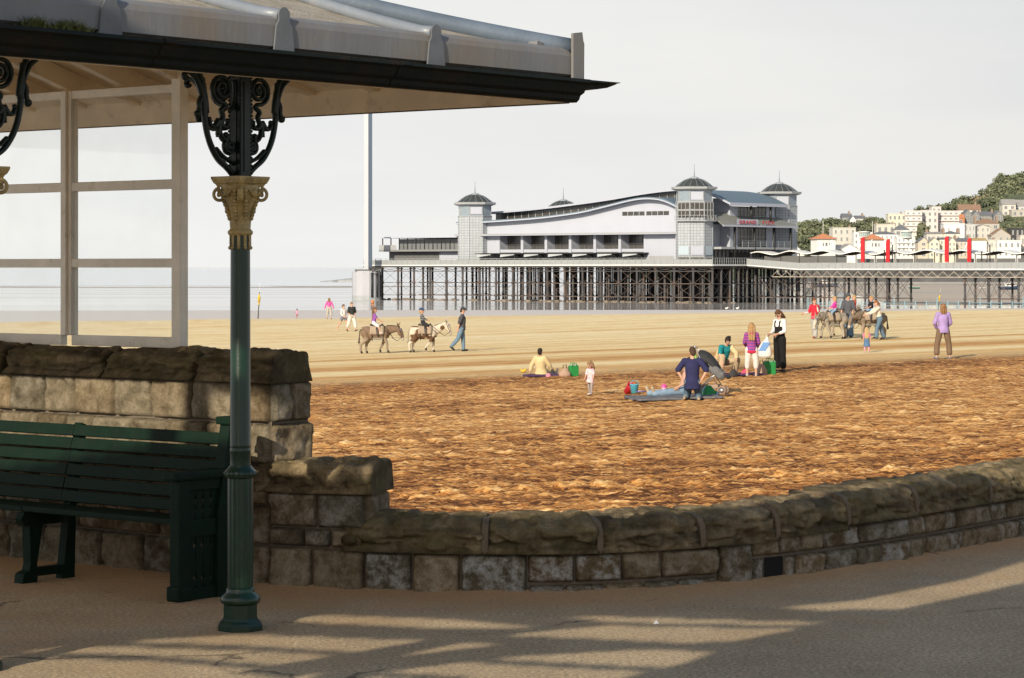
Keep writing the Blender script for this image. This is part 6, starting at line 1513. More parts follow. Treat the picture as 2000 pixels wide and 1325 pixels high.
    if extra: extra(root, J, hc, hm, hs, k, P, upv)
    # rest the lowest support on the ground
    if seat is None:
        lows = [J['heel', s].z-.042*k for s in (1,-1)]+[J['toe', s].z-.034*k for s in (1,-1)]+[J['knee', s].z-.07*k for s in (1,-1)]+[P.z-.135*k]
        dz = -min(lows)
    else: dz = seat
    for ch in root.children: ch.location.z = dz
    root['_dz'] = dz
    return root, J, dz
BRN = (.06,.035,.02); DKB = (.022,.015,.012); BLD = (.40,.26,.12); LBR = (.20,.115,.055); GNG = (.24,.10,.04)
def S(px, py): return on_sand(px, py)
def P_(label, px, ytop, yfoot, rz, hcm=None, **kw):
    pos = S(px, yfoot); Hpx = (yfoot-ytop)*pos.y/FP
    return person(label, pos, rz, kw.pop('H', None) or (hcm or Hpx), **kw)

# --- far left on the wet edge
P_('toddler in pink top and blue hat alone on the wet sand', 580, 603, 622, -20, child=.8, sex='f', top=dict(c=(.55,.30,.42), sleeve=1), bottom=dict(c=(.35,.16,.2), length=.6), hair=dict(c=LBR), hat=(.10,.16,.34), legs=((12,5,4),(-8,-14,4)), arms=((20,60,20,0),(40,80,20,0)))
P_('woman seen from behind in bright pink jacket and grey trousers', 643, 582, 624, 180, sex='f', top=dict(c=(.62,.10,.33), sleeve=1, loose=.03), bottom=dict(c=(.40,.38,.35), length=.72, loose=.03), hair=dict(c=LBR, style='bob'), legs=((6,-2,7),(-4,-8,7)), arms=((-5,5,24,18),(-5,5,24,18)))
P_('woman in white top and shorts walking barefoot behind the donkeys', 671, 597, 646, 50, sex='f', H=1.56, top=dict(c=(.66,.64,.62), sleeve=.8, loose=.025), bottom=dict(c=(.16,.17,.22), length=.2), hair=dict(c=BRN, style='bun'), shoes=None, legs=((28,18,3),(-26,-42,3)), arms=((-10,60,18,-10),(10,50,18,-10)))
P_('man in black t-shirt and white cropped trousers behind the donkeys', 687, 590, 648, 35, top=dict(c=((.035,.037,.038),'spot',(.045,.046,.045)), sleeve=.45, loose=.03), bottom=dict(c=(.62,.60,.56), length=.78, loose=.03), hair=dict(c=LBR), legs=((22,8,4),(-18,-30,4)), arms=((0,30,14,-25),(0,35,14,-25)))
# --- donkeys
M_DK = vcmat('donkey_coat', .85, .2, .3, 50, .22, 9)
M_TACK = mat('tack_leather', (.035,.022,.016), .6, .3, 20); M_PAD = mat('saddle_pad', (.33,.26,.19), .9, .15, 12, .3, 50); M_CANV = mat('canvas_bag', (.22,.20,.16), .9, .15, 12); M_BLUEB = mat('browband_blue', (.08,.14,.42), .6)
def donkey(label, pos, rz, coat='brown', neck=0.0, gait=0, turn=0.0, s=1.0, face=None, bags=True):
    t = thing('donkey', label, 'donkey', pos, R(rz), 'beach donkeys'); t.scale = (s,s,s)
    b = MB()
    b.tube([(-.58,0,.80),(-.52,0,.82),(-.40,0,.81),(-.18,0,.77),(.08,0,.755),(.30,0,.78),(.44,0,.80),(.52,0,.82)], [(.05,.06),(.15,.19),(.20,.235),(.225,.255),(.225,.26),(.20,.25),(.15,.21),(.07,.10)], 18, lat=(0,1,0))
    b.ell((.34,0,.99), (.14,.07,.07)); b.ell((-.42,0,.98), (.16,.10,.06))
    ty = math.sin(R(turn)); tx = math.cos(R(turn))
    def N_(x, z, o=0): d = x-.42; return Vector((.42+d*tx-o*ty, d*ty+o*tx, z))
    b.tube([N_(.36,.86), N_(.52,.90+.0*neck), N_(.68,.93+.10*neck), N_(.84,.94+.20*neck), N_(.90,.95+.22*neck)], [(.12,.20),(.10,.17),(.085,.135),(.075,.115),(.06,.09)], 14, lat=N_(.42,0,1)-N_(.42,0))
    nx, nz = .88, .94+.21*neck
    b.tube([N_(nx-.06,nz+.02), N_(nx+.02,nz-.05), N_(nx+.08,nz-.18), N_(nx+.13,nz-.31), N_(nx+.155,nz-.40), N_(nx+.16,nz-.45)], [(.05,.06),(.085,.115),(.078,.10),(.058,.072),(.054,.06),(.035,.035)], 14, lat=N_(.42,0,1)-N_(.42,0))
    b.ell(N_(nx+.03,nz-.17), (.085,.075,.09))
    for sg in (1,-1):
        e0 = N_(nx-.02,nz+.06,sg*.055); e1 = N_(nx-.05+.03*(sg>0),nz+.17,sg*.10); e2 = N_(nx-.08+.14*(sg>0),nz+.27,sg*.115)
        b.tube([e0,e1,e2], [(.03,.022),(.042,.02),(.010,.008)], 9)
    F = [((.34,.13),(10,-6)),((.34,-.13),(-26,-40)),((-.44,.13),(6,-8)),((-.44,-.13),(-14,-2))]
    if gait == 1: F = [((.34,.13),(-16,-30)),((.34,-.13),(24,2)),((-.44,.13),(16,-10)),((-.44,-.13),(-14,-6))]
    if gait == 2: F = [((.34,.13),(4,2)),((.34,-.13),(-3,-4)),((-.44,.13),(-4,4)),((-.44,-.13),(4,0))]
    low = 9; feet = []
    for i, ((x, y), (a1, a2)) in enumerate(F):
        frontl = i < 2
        if frontl:
            sh = Vector((x,y*.8,.72)); el = Vector((x-.02,y,.60)); kn = el+Vector((math.sin(R(a1)),0,-math.cos(R(a1))))*.26; fe = kn+Vector((math.sin(R(a2)),0,-math.cos(R(a2))))*.23; hf = fe+Vector((.045+.5*math.sin(R(a2))*.1,0,-.085))
            b.chain([sh, el, kn, fe, hf], [.12,.088,.052,.041,.047])
            b.ell(kn, .05)
        else:
            hp = Vector((x,y*.75,.76)); st = hp+Vector((.10+.15*math.sin(R(a1)),y*.1,-.20)); hk = st+Vector((-.16+.26*math.sin(R(a1)),0,-.22)); fe = hk+Vector((math.sin(R(a2))*.24+.015,0,-.24*math.cos(R(a2)))); hf = fe+Vector((.05,0,-.08))
            b.chain([hp, st, hk, fe, hf], [.17,.112,.056,.041,.047]); b.ell(hk+Vector((-.015,0,.01)), .048)
        low = min(low, hf.z-.044); feet.append(hf)
    shade = {'brown': (.20,.135,.09), 'pied': (.60,.52,.42), 'grey': (.31,.265,.21), 'dun': (.25,.19,.135), 'dark': (.15,.12,.095)}[coat]
    belly = {'brown': (.32,.25,.19), 'pied': (.62,.55,.45), 'grey': (.42,.37,.31), 'dun': (.36,.29,.22), 'dark': (.24,.20,.16)}[coat]
    muz = np.array(N_(nx+.155,nz-.43)); fac = np.array(N_(nx+.06,nz-.12)); ft = [np.array(f) for f in feet]
    def col(co):
        n = fbm(co[:,0]*3+3, co[:,1]*3, co[:,2]*3, 3); n2 = fbm(co[:,0]*14, co[:,1]*14, co[:,2]*14, 2)
        m = sstep(.68,.50,co[:,2])[:,None]; c = np.array(shade)*(1-m)+np.array(belly)*m
        if coat == 'pied':
            p = fbm(co[:,0]*3.1+7.7, co[:,1]*2+5, co[:,2]*3.4+1.3, 2); k_ = sstep(.52,.55,p)+(co[:,2] > .99)*(co[:,0] < .3); k_ = np.clip(k_,0,1)[:,None]*sstep(.35,.45,co[:,2])[:,None]; c = c*(1-k_)+np.array((.13,.075,.045))*k_
        c = c*(.75+.5*n[:,None])*(.85+.3*n2[:,None])
        d = np.linalg.norm(co-muz, axis=1); k_ = sstep(.13,.08,d)[:,None]; c = c*(1-k_)+np.array((.50,.46,.40))*k_; k_ = sstep(.05,.03,d)[:,None]; c = c*(1-k_)+np.array((.07,.06,.055))*k_
        if face == 'white': d = np.linalg.norm(co-np.array(N_(nx+.10,nz-.24)), axis=1); k_ = sstep(.22,.15,d)[:,None]; c = c*(1-k_)+np.array((.56,.51,.43))*k_
        for sg in (1,-1):
            d = np.linalg.norm(co-np.array(N_(nx+.055,nz-.10,sg*.083)), axis=1); c[d < .022] = (.01,.008,.008)
        for f in ft: k_ = (np.linalg.norm((co-f)*np.array((1,1,.8)), axis=1) < .065); c[k_] = (.05,.04,.035)
        # dorsal stripe
        k_ = sstep(.03,.01,np.abs(co[:,1]))*(co[:,2] > .9)*(co[:,0] < .6); c = c*(1-.55*k_[:,None]); return c
    body = b.remesh('body', M_DK, .0135, 2, t, col)
    b = MB(); b.tube([(-.58,0,.93),(-.64,0,.84),(-.66,0,.62),(-.68,0,.40),(-.69,0,.36)], [.035,.03,.026,.05,.02], 9); b.remesh('tail', mat('donkey_tail_'+coat, tuple(v*.5 for v in shade), .9, .3, 30), .012, 2, t)
    b = MB(); b.tube([N_(.40,1.07), N_(.58,1.07+.05*neck), N_(.74,1.05+.13*neck), N_(.86,1.05+.22*neck), N_(.93,1.0+.22*neck)], [(.022,.02),(.026,.035),(.026,.035),(.024,.03),(.02,.02)], 8); b.remesh('mane', mat('donkey_mane_'+coat, tuple(v*.35 for v in shade), .9, .3, 40), .011, 1, t)
    # saddle with padded panels, girth and bridle
    b = MB()
    for sg in (1,-1):
        rows = []
        for a in np.linspace(10, 98, 8):
            rows.append([(x, sg*(.243+.01*math.sin(a))*math.sin(R(a)), .765+.285*math.cos(R(a))-.0*x) for x in np.linspace(-.24,.30,8)])
        b.sheet(rows)
    b.sheet([[(x, y, .765+.285*math.cos(math.asin(min(1,abs(y)/.243)))+.004) for x in np.linspace(-.24,.30,8)] for y in np.linspace(-.06,.06,4)])
    md_o = b.build('saddle_pad', M_PAD, t); sdm = md_o.modifiers.new('t', 'SOLIDIFY'); sdm.thickness = .035; sdm.offset = 1
    b = MB()
    b.ell((.02,0,1.055), (.26,.15,.045)); b.ell((-.20,0,1.085), (.06,.13,.05)); b.ell((.23,0,1.09), (.05,.09,.06))
    for sg in (1,-1): b.tube([(.05,sg*.12,1.05),(.06,sg*.24,.93),(.06,sg*.285,.75),(.06,sg*.29,.66)], [(.085,.02),(.075,.02),(.05,.015),(.03,.012)], 8, lat=(1,0,0))
    b.remesh('saddle', M_TACK, .012, 1, t)
    if bags:
        for sg in (1,-1): b = MB(); b.bevbox(-.13,.27,sg*.27-.03,sg*.27+.03,.515,.60,.02); b.build('stirrup_board', M_CANV, t)
    b = MB()
    for x in (-.16, .27): b.tube([(x, .262*math.cos(a), .765+.29*math.sin(a)) for a in np.linspace(0, 2*math.pi, 25)], .014, 6)
    for pa in ([(.27,.2,.95),(.40,.23,.86),(.50,.17,.75),(.52,0,.72),(.50,-.17,.75),(.40,-.23,.86),(.27,-.2,.95)],): b.tube(pa, .011, 6)
    b.build('girth', M_TACK, t)
    b = MB()
    b.tube([N_(nx+.135+.05*math.cos(a)*.9,nz-.30+.02*math.cos(a),.068*math.sin(a)) for a in np.linspace(0, 2*math.pi, 17)], .009, 5)
    for sg in (1,-1):
        b.tube([N_(nx-.02,nz+.045,sg*.05), N_(nx+.05,nz-.09,sg*.092), N_(nx+.12,nz-.28,sg*.07)], .009, 5)
        b.tube([N_(nx+.13,nz-.32,sg*.07), N_(nx-.06,nz-.46,sg*.10), N_(nx-.22,nz-.38,sg*.13), (.40,sg*.17,.98), (.22,sg*.05,1.12)], .009, 5)
    br = b.build('bridle', M_TACK, t)
    b = MB(); b.tube([N_(nx+.065+.01*math.cos(a),nz-.0-.03,.092*math.sin(a)) for a in np.linspace(-math.pi/2, math.pi/2, 11)], .017, 6); b.tube([N_(nx+.09,nz-.06,q) for q in (-.07,0,.07)], .018, 6); b.build('browband', M_BLUEB, br)
    for ch in t.children: ch.location.z = -low
    return t, -low
def rider(label, dpos, drz, dlow, s=1.0, off=.02, seatz=1.12, **kw):
    kw.setdefault('child', .65); pos = Vector(dpos)+Matrix.Rotation(R(drz), 3, 'Z') @ Vector((off,0,0))*s
    kw.setdefault('legs', ((58,8,30),(58,8,30))); kw.setdefault('arms', ((28,62,8,-8),(28,62,8,-8)))
    H = kw.pop('H', 1.15); r_, J, dz = person(label, pos, drz+90+kw.pop('face', 0), H, seat=(seatz+dlow)*s+.05*H, **kw); return r_
d1 = S(735, 691); _, lo1 = donkey('brown donkey with tan saddle pad carrying the girl in purple', d1, 0, 'brown', 0, 1)
rider('girl with long brown hair in purple top riding the brown donkey', d1, 0, lo1, off=-.10, H=1.22, sex='f', top=dict(c=(.26,.09,.36), sleeve=.4), bottom=dict(c=(.66,.62,.62), length=.42), hair=dict(c=(.15,.085,.045), style='long'), shoes=(.55,.53,.5), child=.5, lean=4)
d2 = S(829, 689); _, lo2 = donkey('brown and white pied donkey ridden by the boy in blue cap', d2, 0, 'pied', .85, 0, 0, .97, bags=False)
rider('boy in blue cap and black striped jumper riding the pied donkey', d2, 0, lo2, .97, off=-.06, H=1.10, top=dict(c=((.03,.032,.036),'stripe',(.24,.24,.25)), sleeve=.95, loose=.025), bottom=dict(c=(.03,.03,.035), length=.45, loose=.03), hair=dict(c=BLD), hat=(.045,.075,.16), shoes=None, child=.65, lean=-8, arms=((30,70,10,-8),(30,70,10,-8)))
P_('man in dark cap, charcoal shirt and jeans walking ahead of the pied donkey', 902, 600, 687, 90, top=dict(c=(.075,.075,.085), sleeve=.5, loose=.035, length=.08), bottom=dict(c=(.13,.20,.28), loose=.016), hair=dict(c=DKB), hat=(.05,.055,.065), shoes=(.02,.02,.02), legs=((6,2,3),(-20,-42,3)), arms=((-22,-12,12,-14),(-22,-12,12,-14)), head=(18,0), lean=2)
# --- right-hand group
d3 = S(1627, 663); dn, lo3 = donkey('pale grey donkey with lowered white face, ridden by the child in pink', d3, 198, 'grey', -.55, 1, 28, 1.0, 'white')
rider('small child in bright pink top riding the pale grey donkey', d3, 198, lo3, off=-.08, H=1.0, sex='f', top=dict(c=(.70,.05,.34), sleeve=.9), bottom=dict(c=(.22,.33,.46), length=.95), hair=dict(c=BLD), shoes=(.6,.58,.56), child=.8, face=-10, head=(8,15))
d4 = S(1644, 656); _, lo4 = donkey('darker brown donkey half hidden behind the man in the grey polo shirt', d4, 20, 'dun', .45, 2, 10, 1.0)
d5 = S(1701, 663); _, lo5 = donkey('grey-brown donkey with blue browband, ridden by the child in black', d5, 186, 'dun', -.35, 0, 30, 1.0)
rider('small boy in black t-shirt riding the donkey with the blue browband', d5, 186, lo5, off=-.02, H=.98, top=dict(c=(.022,.022,.026), sleeve=.5), bottom=dict(c=(.20,.31,.45), length=.9), hair=dict(c=BLD), shoes=(.5,.48,.46), child=.8, face=20, head=(6,10))
rider('child in red and white tracksuit top riding the donkey behind the man in grey', S(1668,657), 200, lo4, off=.0, H=1.05, seatz=1.08, top=dict(c=(.62,.055,.03), sleeve=1, loose=.03), bottom=dict(c=(.05,.07,.14), length=1), hair=dict(c=BLD), child=.7, face=-5)
d6 = S(1672, 657); donkey('dark donkey standing behind the others under the child in red', d6, 200, 'dark', -.2, 2, 10, .98)
P_('person in red polo shirt, one hand raised, leading the pale grey donkey', 1591, 583, 662, -40, sex='f', top=dict(c=(.55,.025,.05), sleeve=.45, loose=.03, length=.05), bottom=dict(c=(.36,.36,.35), loose=.028, flare=.07), hair=dict(c=(.20,.08,.04)), shoes=(.30,.10,.10), legs=((16,6,4),(-14,-24,4)), arms=((25,150,20,8),(5,75,22,25)), head=(6,60), extra=lambda root, J, hc, hm, hs, k, P, u: [MB().chain([J['sh',s].lerp(J['elb',s],.75), J['elb',s], J['elb',s].lerp(J['wr',s],.85)], [.05*k,.046*k,.036*k]).remesh('sleeve', cloth((.64,.62,.62)), .011, 1, root) for s in (1,-1)])
P_('tall man in grey cap, grey polo shirt and jeans between two donkeys', 1657, 573, 660, -30, top=dict(c=(.085,.087,.10), sleeve=.5, loose=.035, length=.06), bottom=dict(c=(.12,.19,.27), loose=.03, flare=.075), hair=dict(c=BRN), hat=(.075,.085,.09), shoes=(.06,.045,.03), legs=((5,2,4),(-6,-8,4)), arms=((14,26,16,-10),(10,22,14,0)), head=(26,-40))
P_('woman with auburn ponytail, cream top and flared jeans steadying the child in black', 1718, 586, 664, -75, sex='f', top=dict(c=(.60,.54,.46), sleeve=.95, loose=.014, length=.04), bottom=dict(c=(.11,.17,.23), loose=.018, flare=.075), hair=dict(c=GNG, style='tail'), shoes=(.05,.04,.04), legs=((24,4,4),(-14,-24,4)), arms=((52,70,8,0),(48,66,8,0)), head=(16,0), lean=14)
P_('little girl with long fair hair in blue denim dress, seen from behind', 1693, 638, 689, 172, sex='f', child=.75, top=dict(c=(.62,.16,.36), sleeve=.35), bottom=dict(c=(.085,.16,.28), skirt=.40, **{'from': .85}), hair=dict(c=(.42,.30,.16), style='long'), shoes=None, legs=((2,0,5),(-2,-2,5)), arms=((-2,6,16,8),(-2,6,16,8)), extra=lambda root, J, hc, hm, hs, k, P, u: [MB().chain([J['knee',s], J['knee',s].lerp(J['ank',s],.75)], [.066*k,.055*k]).remesh('legging', cloth((.66,.30,.42)), .009, 1, root) for s in (1,-1)])
P_('woman in lilac cardigan and brown cropped trousers standing with her back turned', 1842, 592, 702, 188, sex='f', top=dict(c=(.36,.26,.52), sleeve=.95, loose=.034, length=.08), bottom=dict(c=(.17,.115,.075), length=.86, loose=.02, flare=.07), hair=dict(c=(.24,.13,.06), style='bob'), shoes=(.20,.19,.24), legs=((-2,-4,13),(6,-2,13)), arms=((10,40,18,-24),(10,44,18,-24)), head=(-2,0))
# --- picnic groups
P_('seated woman with short dark hair in pale yellow top, back turned', 1057, 600, 735, 155, H=1.48, sex='f', top=dict(c=(.60,.46,.25), sleeve=.85, loose=.06, length=.08, flare=.05), bottom=dict(c=(.50,.42,.32), length=.95), hair=dict(c=DKB), shoes=(.5,.42,.35), legs=((92,86,14),(90,84,10)), arms=((-28,-6,20,12),(24,34,24,10)), lean=-8)
P_('toddler girl in pale pink flowery dress and grey tights looking down', 1153, 703, 772, -35, sex='f', child=.85, top=dict(c=((.62,.50,.52),'spot',(.55,.30,.38)), sleeve=.4, loose=.03), bottom=dict(c=((.62,.50,.52),'spot',(.55,.30,.38)), skirt=.17, **{'from': .6}), hair=dict(c=(.30,.19,.10), style='bob'), shoes=(.60,.58,.57), legs=((14,4,5),(-12,-16,5)), arms=((8,30,16,8),(4,20,18,10)), head=(28,0), extra=lambda root, J, hc, hm, hs, k, P, u: [MB().chain([J['hip',s], J['knee',s], J['ank',s]], [.09*k,.064*k,.046*k]).remesh('tights', cloth((.33,.29,.28)), .009, 1, root) for s in (1,-1)])
P_('kneeling man in navy t-shirt with hands on hips, back turned', 1352, 682, 782, 172, H=1.66, top=dict(c=(.028,.03,.085), sleeve=.45, loose=.03, length=.18), bottom=dict(c=(.10,.15,.20), loose=.02), hair=dict(c=BRN), shoes=(.36,.28,.19), legs=((48,-84,6),(44,-84,6)), arms=((-18,-2,34,-30),(-18,-2,34,-30)), head=(22,18), lean=6)
P_('person in faded jeans lying back on the blanket behind the kneeling man', 1336, 600, 775, -72, H=1.7, sex='m', top=dict(c=(.50,.30,.24), sleeve=.4, loose=.02), bottom=dict(c=(.22,.31,.41), loose=.02), hair=dict(c=BRN), shoes=(.42,.34,.24), legs=((88,86,10),(84,90,7)), arms=((30,62,12,0),(-30,0,14,0)), lean=-16)
P_('crouching woman in teal top with cream jacket round her shoulders', 1411, 600, 734, 25, H=1.62, sex='f', top=dict(c=(.015,.20,.22), sleeve=.4, loose=.03), bottom=dict(c=(.44,.34,.22), loose=.026), hair=dict(c=DKB, style='curly'), shoes=(.10,.08,.07), legs=((100,-30,22),(112,-6,16)), arms=((48,58,14,-26),(36,20,26,-4)), head=(34,-20), lean=26,
   extra=lambda root, J, hc, hm, hs, k, P, u: MB().tube([P-u*.02+Vector((0,.10,0)), P+u*.25*k+Vector((0,.09,0)), P+u*.48*k+Vector((0,.05,0)), P+u*.53*k+Vector((0,.03,0))], [(.25*k,.06*k),(.23*k,.07*k),(.20*k,.08*k),(.10*k,.06*k)], 16, lat=(1,0,0)).chain([J['sh',1], J['elb',1], J['wr',1]], [.085*k,.075*k,.06*k]).remesh('jacket', cloth((.60,.46,.26)), .013, 2, root))
P_('girl with long fair hair in purple striped hooded top and white trousers', 1468, 630, 736, 176, sex='f', child=.25, top=dict(c=((.16,.06,.30),'stripe',(.36,.07,.20)), sleeve=.95, loose=.03, length=.10), bottom=dict(c=(.62,.55,.52), length=.7, loose=.022), hair=dict(c=(.33,.20,.09), style='long'), shoes=(.40,.39,.40), legs=((1,0,5),(-2,-3,5)), arms=((14,62,14,-12),(10,50,14,-12)), head=(12,0),
   extra=lambda root, J, hc, hm, hs, k, P, u: (MB().tube([P-u*.13*k, P-u*.04*k], [(.196*k,.15*k),(.194*k,.148*k)], 16, lat=(1,0,0)).remesh('hem_band', cloth((.50,.03,.07)), .011, 1, root), MB().ell(P+u*.50*k+Vector((0,.095*k,0)), (.12*k,.06*k,.07*k)).remesh('hood', cloth((.36,.04,.12)), .011, 1, root)))
bagman = {}
def glasses(root, J, hc, hm, hs, k, P, u):
    MB().ell(hc+hm @ Vector((.034,-.086,.006))*hs, (.026*hs,.014*hs,.020*hs), mtx=hm).ell(hc+hm @ Vector((-.034,-.086,.006))*hs, (.026*hs,.014*hs,.020*hs), mtx=hm).build('sunglasses', M_BLK, root)
    b = MB(); b.tube([P-u*.02*k, P+u*.15*k, P+u*.33*k], [(.178*k,.135*k),(.158*k,.125*k),(.165*k,.13*k)], 16, lat=(1,0,0))
    for s in (1,-1): b.tube([P+u*.32*k+Vector((s*.09*k,-.115*k,0)), P+u*.46*k+Vector((s*.09*k,-.095*k,0)), P+u*.53*k+Vector((s*.09*k,0,0)), P+u*.42*k+Vector((s*.09*k,.11*k,0))], .022*k, 7)
    b.remesh('dungaree_bib', cloth((.014,.014,.014)), .012, 1, root); bagman['wr'] = J['wr',-1].copy(); bagman['root'] = root
wr_, WJ, wdz = P_('woman with brown hair in black dungarees and white top looking down into a bag', 1523, 604, 727, -52, sex='f', top=dict(c=(.68,.66,.65), sleeve=.8, loose=.012), bottom=dict(c=(.014,.014,.014), length=.9, loose=.022, flare=.07), hair=dict(c=(.10,.05,.025), style='bob'), shoes=(.03,.03,.03), legs=((1,-1,4),(-2,-3,4)), arms=((6,72,12,-16),(4,70,12,-16)), head=(42,0), extra=glasses)
def gpt(px, py): Y = FP*HC/(py-HY); return (px-1000)*Y/FP, Y
# ================================================================== THINGS ON THE SAND
M_PLBAG = mat('white_plastic_bag', (.62,.60,.57), .5, .08, 10, .4, 25); M_BAGB = mat('bag_blue_panel', (.03,.16,.42), .5); M_GRN = mat('green_bag', (.012,.22,.045), .6, .15, 12, .2, 30)
M_TANB = mat('tan_bag', (.36,.24,.17), .85, .2, 14, .4, 40); M_RUG = mat('blanket_grey_blue', (.12,.125,.145), .95, .3, 6, .5, 60, dirt=(.26,.20,.16), dirt_amt=.3, dirt_scale=3); M_PURR = mat('blanket_purple', (.06,.03,.08), .95, .3, 8)
# carrier bag held by the woman in dungarees
root = bagman['root']; wl = Matrix.Rotation(root.rotation_euler.z, 3, 'Z') @ (bagman['wr']+Vector((0,0,wdz))); hand = root.location+wl
t = thing('carrier_bag', 'white plastic carrier bag with blue panel held by the woman in dungarees', 'bag', hand+Vector((-.06,-.06,-.02)), R(-20))
b = MB(); b.tube([(0,0,.02),(-.01,0,-.10),(-.05,0,-.26),(-.09,0,-.46),(-.10,0,-.58),(-.10,0,-.64)], [(.02,.02),(.05,.04),(.14,.075),(.21,.115),(.21,.12),(.15,.08)], 18, lat=(1,0,0)); b.remesh('bag', M_PLBAG, .014, 3, t)
b = MB(); b.sheet([[(-.01+x-(.12)*f, -.062-.055*f, -.20-.24*f) for f in np.linspace(0,1,5)] for x in np.linspace(-.10,.10,5)]); b.build('printed_panel', M_BAGB, t)
b = MB()
for sg in (-1,1): b.tube([(0,sg*.015,0),(-.02,sg*.02,-.10),(-.05,sg*.03,-.2)], .009, 6)
b.build('handle', M_PLBAG, t)
def coolbag(px, py, w, h, rz, label):
    t = thing('shopping_bag', label, 'bag', S(px, py), R(rz), 'green bags on the sand'); b = MB()
    b.bevbox(-w/2,w/2,-w*.32,w*.32,-.02,h,.025); b.build('bag', M_GRN, t)
    b = MB(); b.bevbox(-w*.44,w*.44,-w*.27,w*.27,h-.005,h+.02,.008); b.build('contents', mat('bag_contents', (.30,.38,.33), .6, .4, 30), t)
    b = MB()
    for sg in (-1,1): b.tube([(-w*.25,sg*w*.32,h-.02),(-w*.2,sg*w*.33,h+.07),(w*.2,sg*w*.33,h+.07),(w*.25,sg*w*.32,h-.02)], .012, 6)
    b.build('handle', M_GRN, t)
coolbag(1120,735,.27,.30,20,'green shopping bag beside the seated woman in yellow'); coolbag(1503,732,.31,.36,10,'green shopping bag at the feet of the woman in dungarees')
def softbag(px, py, w, h, label, m, rz=0):
    t = thing('beach_bag', label, 'bag', S(px, py), R(rz), 'soft beach bags'); b = MB()
    b.tube([(0,0,-.02),(0,0,.03),(0,0,h*.4),(.01,0,h*.75),(.01,0,h)], [(w*.40,w*.28),(w*.52,w*.36),(w*.50,w*.34),(w*.32,w*.22),(w*.18,w*.10)], 16, lat=(1,0,0)); b.ell((w*.2,0,h*.35), (w*.3,w*.3,h*.3)); b.remesh('bag', m, .016, 3, t)
    b = MB(); b.tube([(-w*.15,0,h*.9),(-w*.12,0,h*1.35),(w*.12,0,h*1.4),(w*.16,0,h*.9)], .012, 6); b.build('handle', M_TACK, t)
softbag(1103,736,.34,.24,'tan soft bag between the seated woman and a green bag',M_TANB); softbag(1487,733,.36,.30,'tan soft bag behind the girl in the striped hooded top',M_TANB,30)
softbag(1079,735,.20,.14,'small dark bag beside the seated woman in yellow',mat('dark_bag', (.03,.028,.03), .8, .2, 20)); softbag(1432,737,.26,.22,'black bag with light piping by the crouching woman',mat('dark_bag', (.03,.028,.03), .8, .2, 20),20)
softbag(1456,733,.24,.17,'bright pink bundle on the dark blanket by the girl in purple',mat('pink_bundle', (.70,.06,.14), .8, .2, 16)); softbag(1071,737,.15,.12,'pink and white bundle next to the seated woman',mat('pink_white', (.66,.22,.30), .8, .35, 30))
def blanket(px, py, w, d, rz, label, m):
    p = S(px, py); X, Y = np.meshgrid(np.linspace(-w/2,w/2,34), np.linspace(-d/2,d/2,26)); e = .06*(fbm(X*2+px, Y*2, 0, 3)-.5)
    c, s_ = math.cos(R(rz)), math.sin(R(rz)); wx, wy = p.x+X*c-Y*s_, p.y+X*s_+Y*c
    Z = beach_base(wx, wy)-p.z+.055+.06*(fbm(X*4+px, Y*4, 1, 3)-.4)
    o = grid_obj('picnic_blanket', X+e, Y+e, Z, m); o.location = p; o.rotation_euler = (0,0,R(rz)); sd_ = o.modifiers.new('t','SOLIDIFY'); sd_.thickness = .05; sd_.offset = -1; tag(o, label, 'blanket', 'picnic blankets')
blanket(1315,779,1.95,1.8,8,'grey-blue picnic blanket under the kneeling man',M_RUG); blanket(1444,734,1.3,1.1,0,'dark purple blanket near the crouching woman',M_PURR); blanket(1062,736,1.1,.9,5,'purple blanket under the seated woman in yellow',M_PURR)
def bucket(px, py, c, label, tilt=0, s=1.0):
    t = thing('beach_bucket', label, 'bucket', S(px, py)+Vector((0,0,.03)), R(20), 'toy buckets'); t.rotation_euler = (R(tilt),R(tilt*.6),R(20)); m = mat('bucket_'+label.split()[0], c, .35, .05, 5)
    b = MB(); b.lathe([(0,0),(.068*s,0),(.092*s,.17*s),(.098*s,.175*s),(.098*s,.185*s),(.088*s,.18*s),(.064*s,.012*s),(0,.012*s)], 20); b.build('pail', m, t)
    b = MB(); b.tube([(.092*s*math.cos(a),0,.175*s+.09*s*math.sin(a)) for a in np.linspace(0, math.pi, 12)], .006*s, 6); b.build('handle', m, t)
bucket(1224,769,(.62,.03,.05),'red toy bucket lying tipped on the sand',40,1.25); bucket(1239,771,(.08,.40,.55),'blue toy bucket standing upright on the sand',0,1.15)
t = thing('toy_spade', 'violet-blue toy spade lying beside the blue bucket', 'spade', S(1256,771)+Vector((0,0,.07)), R(15)); b = MB(); b.tube([(-.16,0,0),(.08,0,.01)], .012, 6); b.bar((-.16,-.05,0),(-.16,.05,0),.02); b.build('shaft', mat('spade_blue', (.12,.12,.45), .4), t); b = MB(); b.tube([(.08,0,.01),(.12,0,.01),(.22,0,.0),(.26,0,0)], [(.02,.008),(.06,.008),(.055,.008),(.01,.006)], 10, lat=(0,1,0)); b.build('blade', mat('spade_blue', (.12,.12,.45), .4), t)
t = thing('drinking_cup', 'pink toddler cup standing on the blanket', 'cup', S(1297,776)+Vector((0,0,.10)), 0); b = MB(); b.lathe([(0,0),(.055,0),(.06,.10),(.06,.13)], 16); b.build('cup', mat('cup_pink_white', (.66,.35,.45), .4, .25, 20), t); b = MB(); b.lathe([(.066,.125),(.066,.16),(.045,.185),(.02,.19),(.02,.215),(0,.215)], 16); b.build('lid', mat('cup_lid', (.70,.06,.30), .4), t)
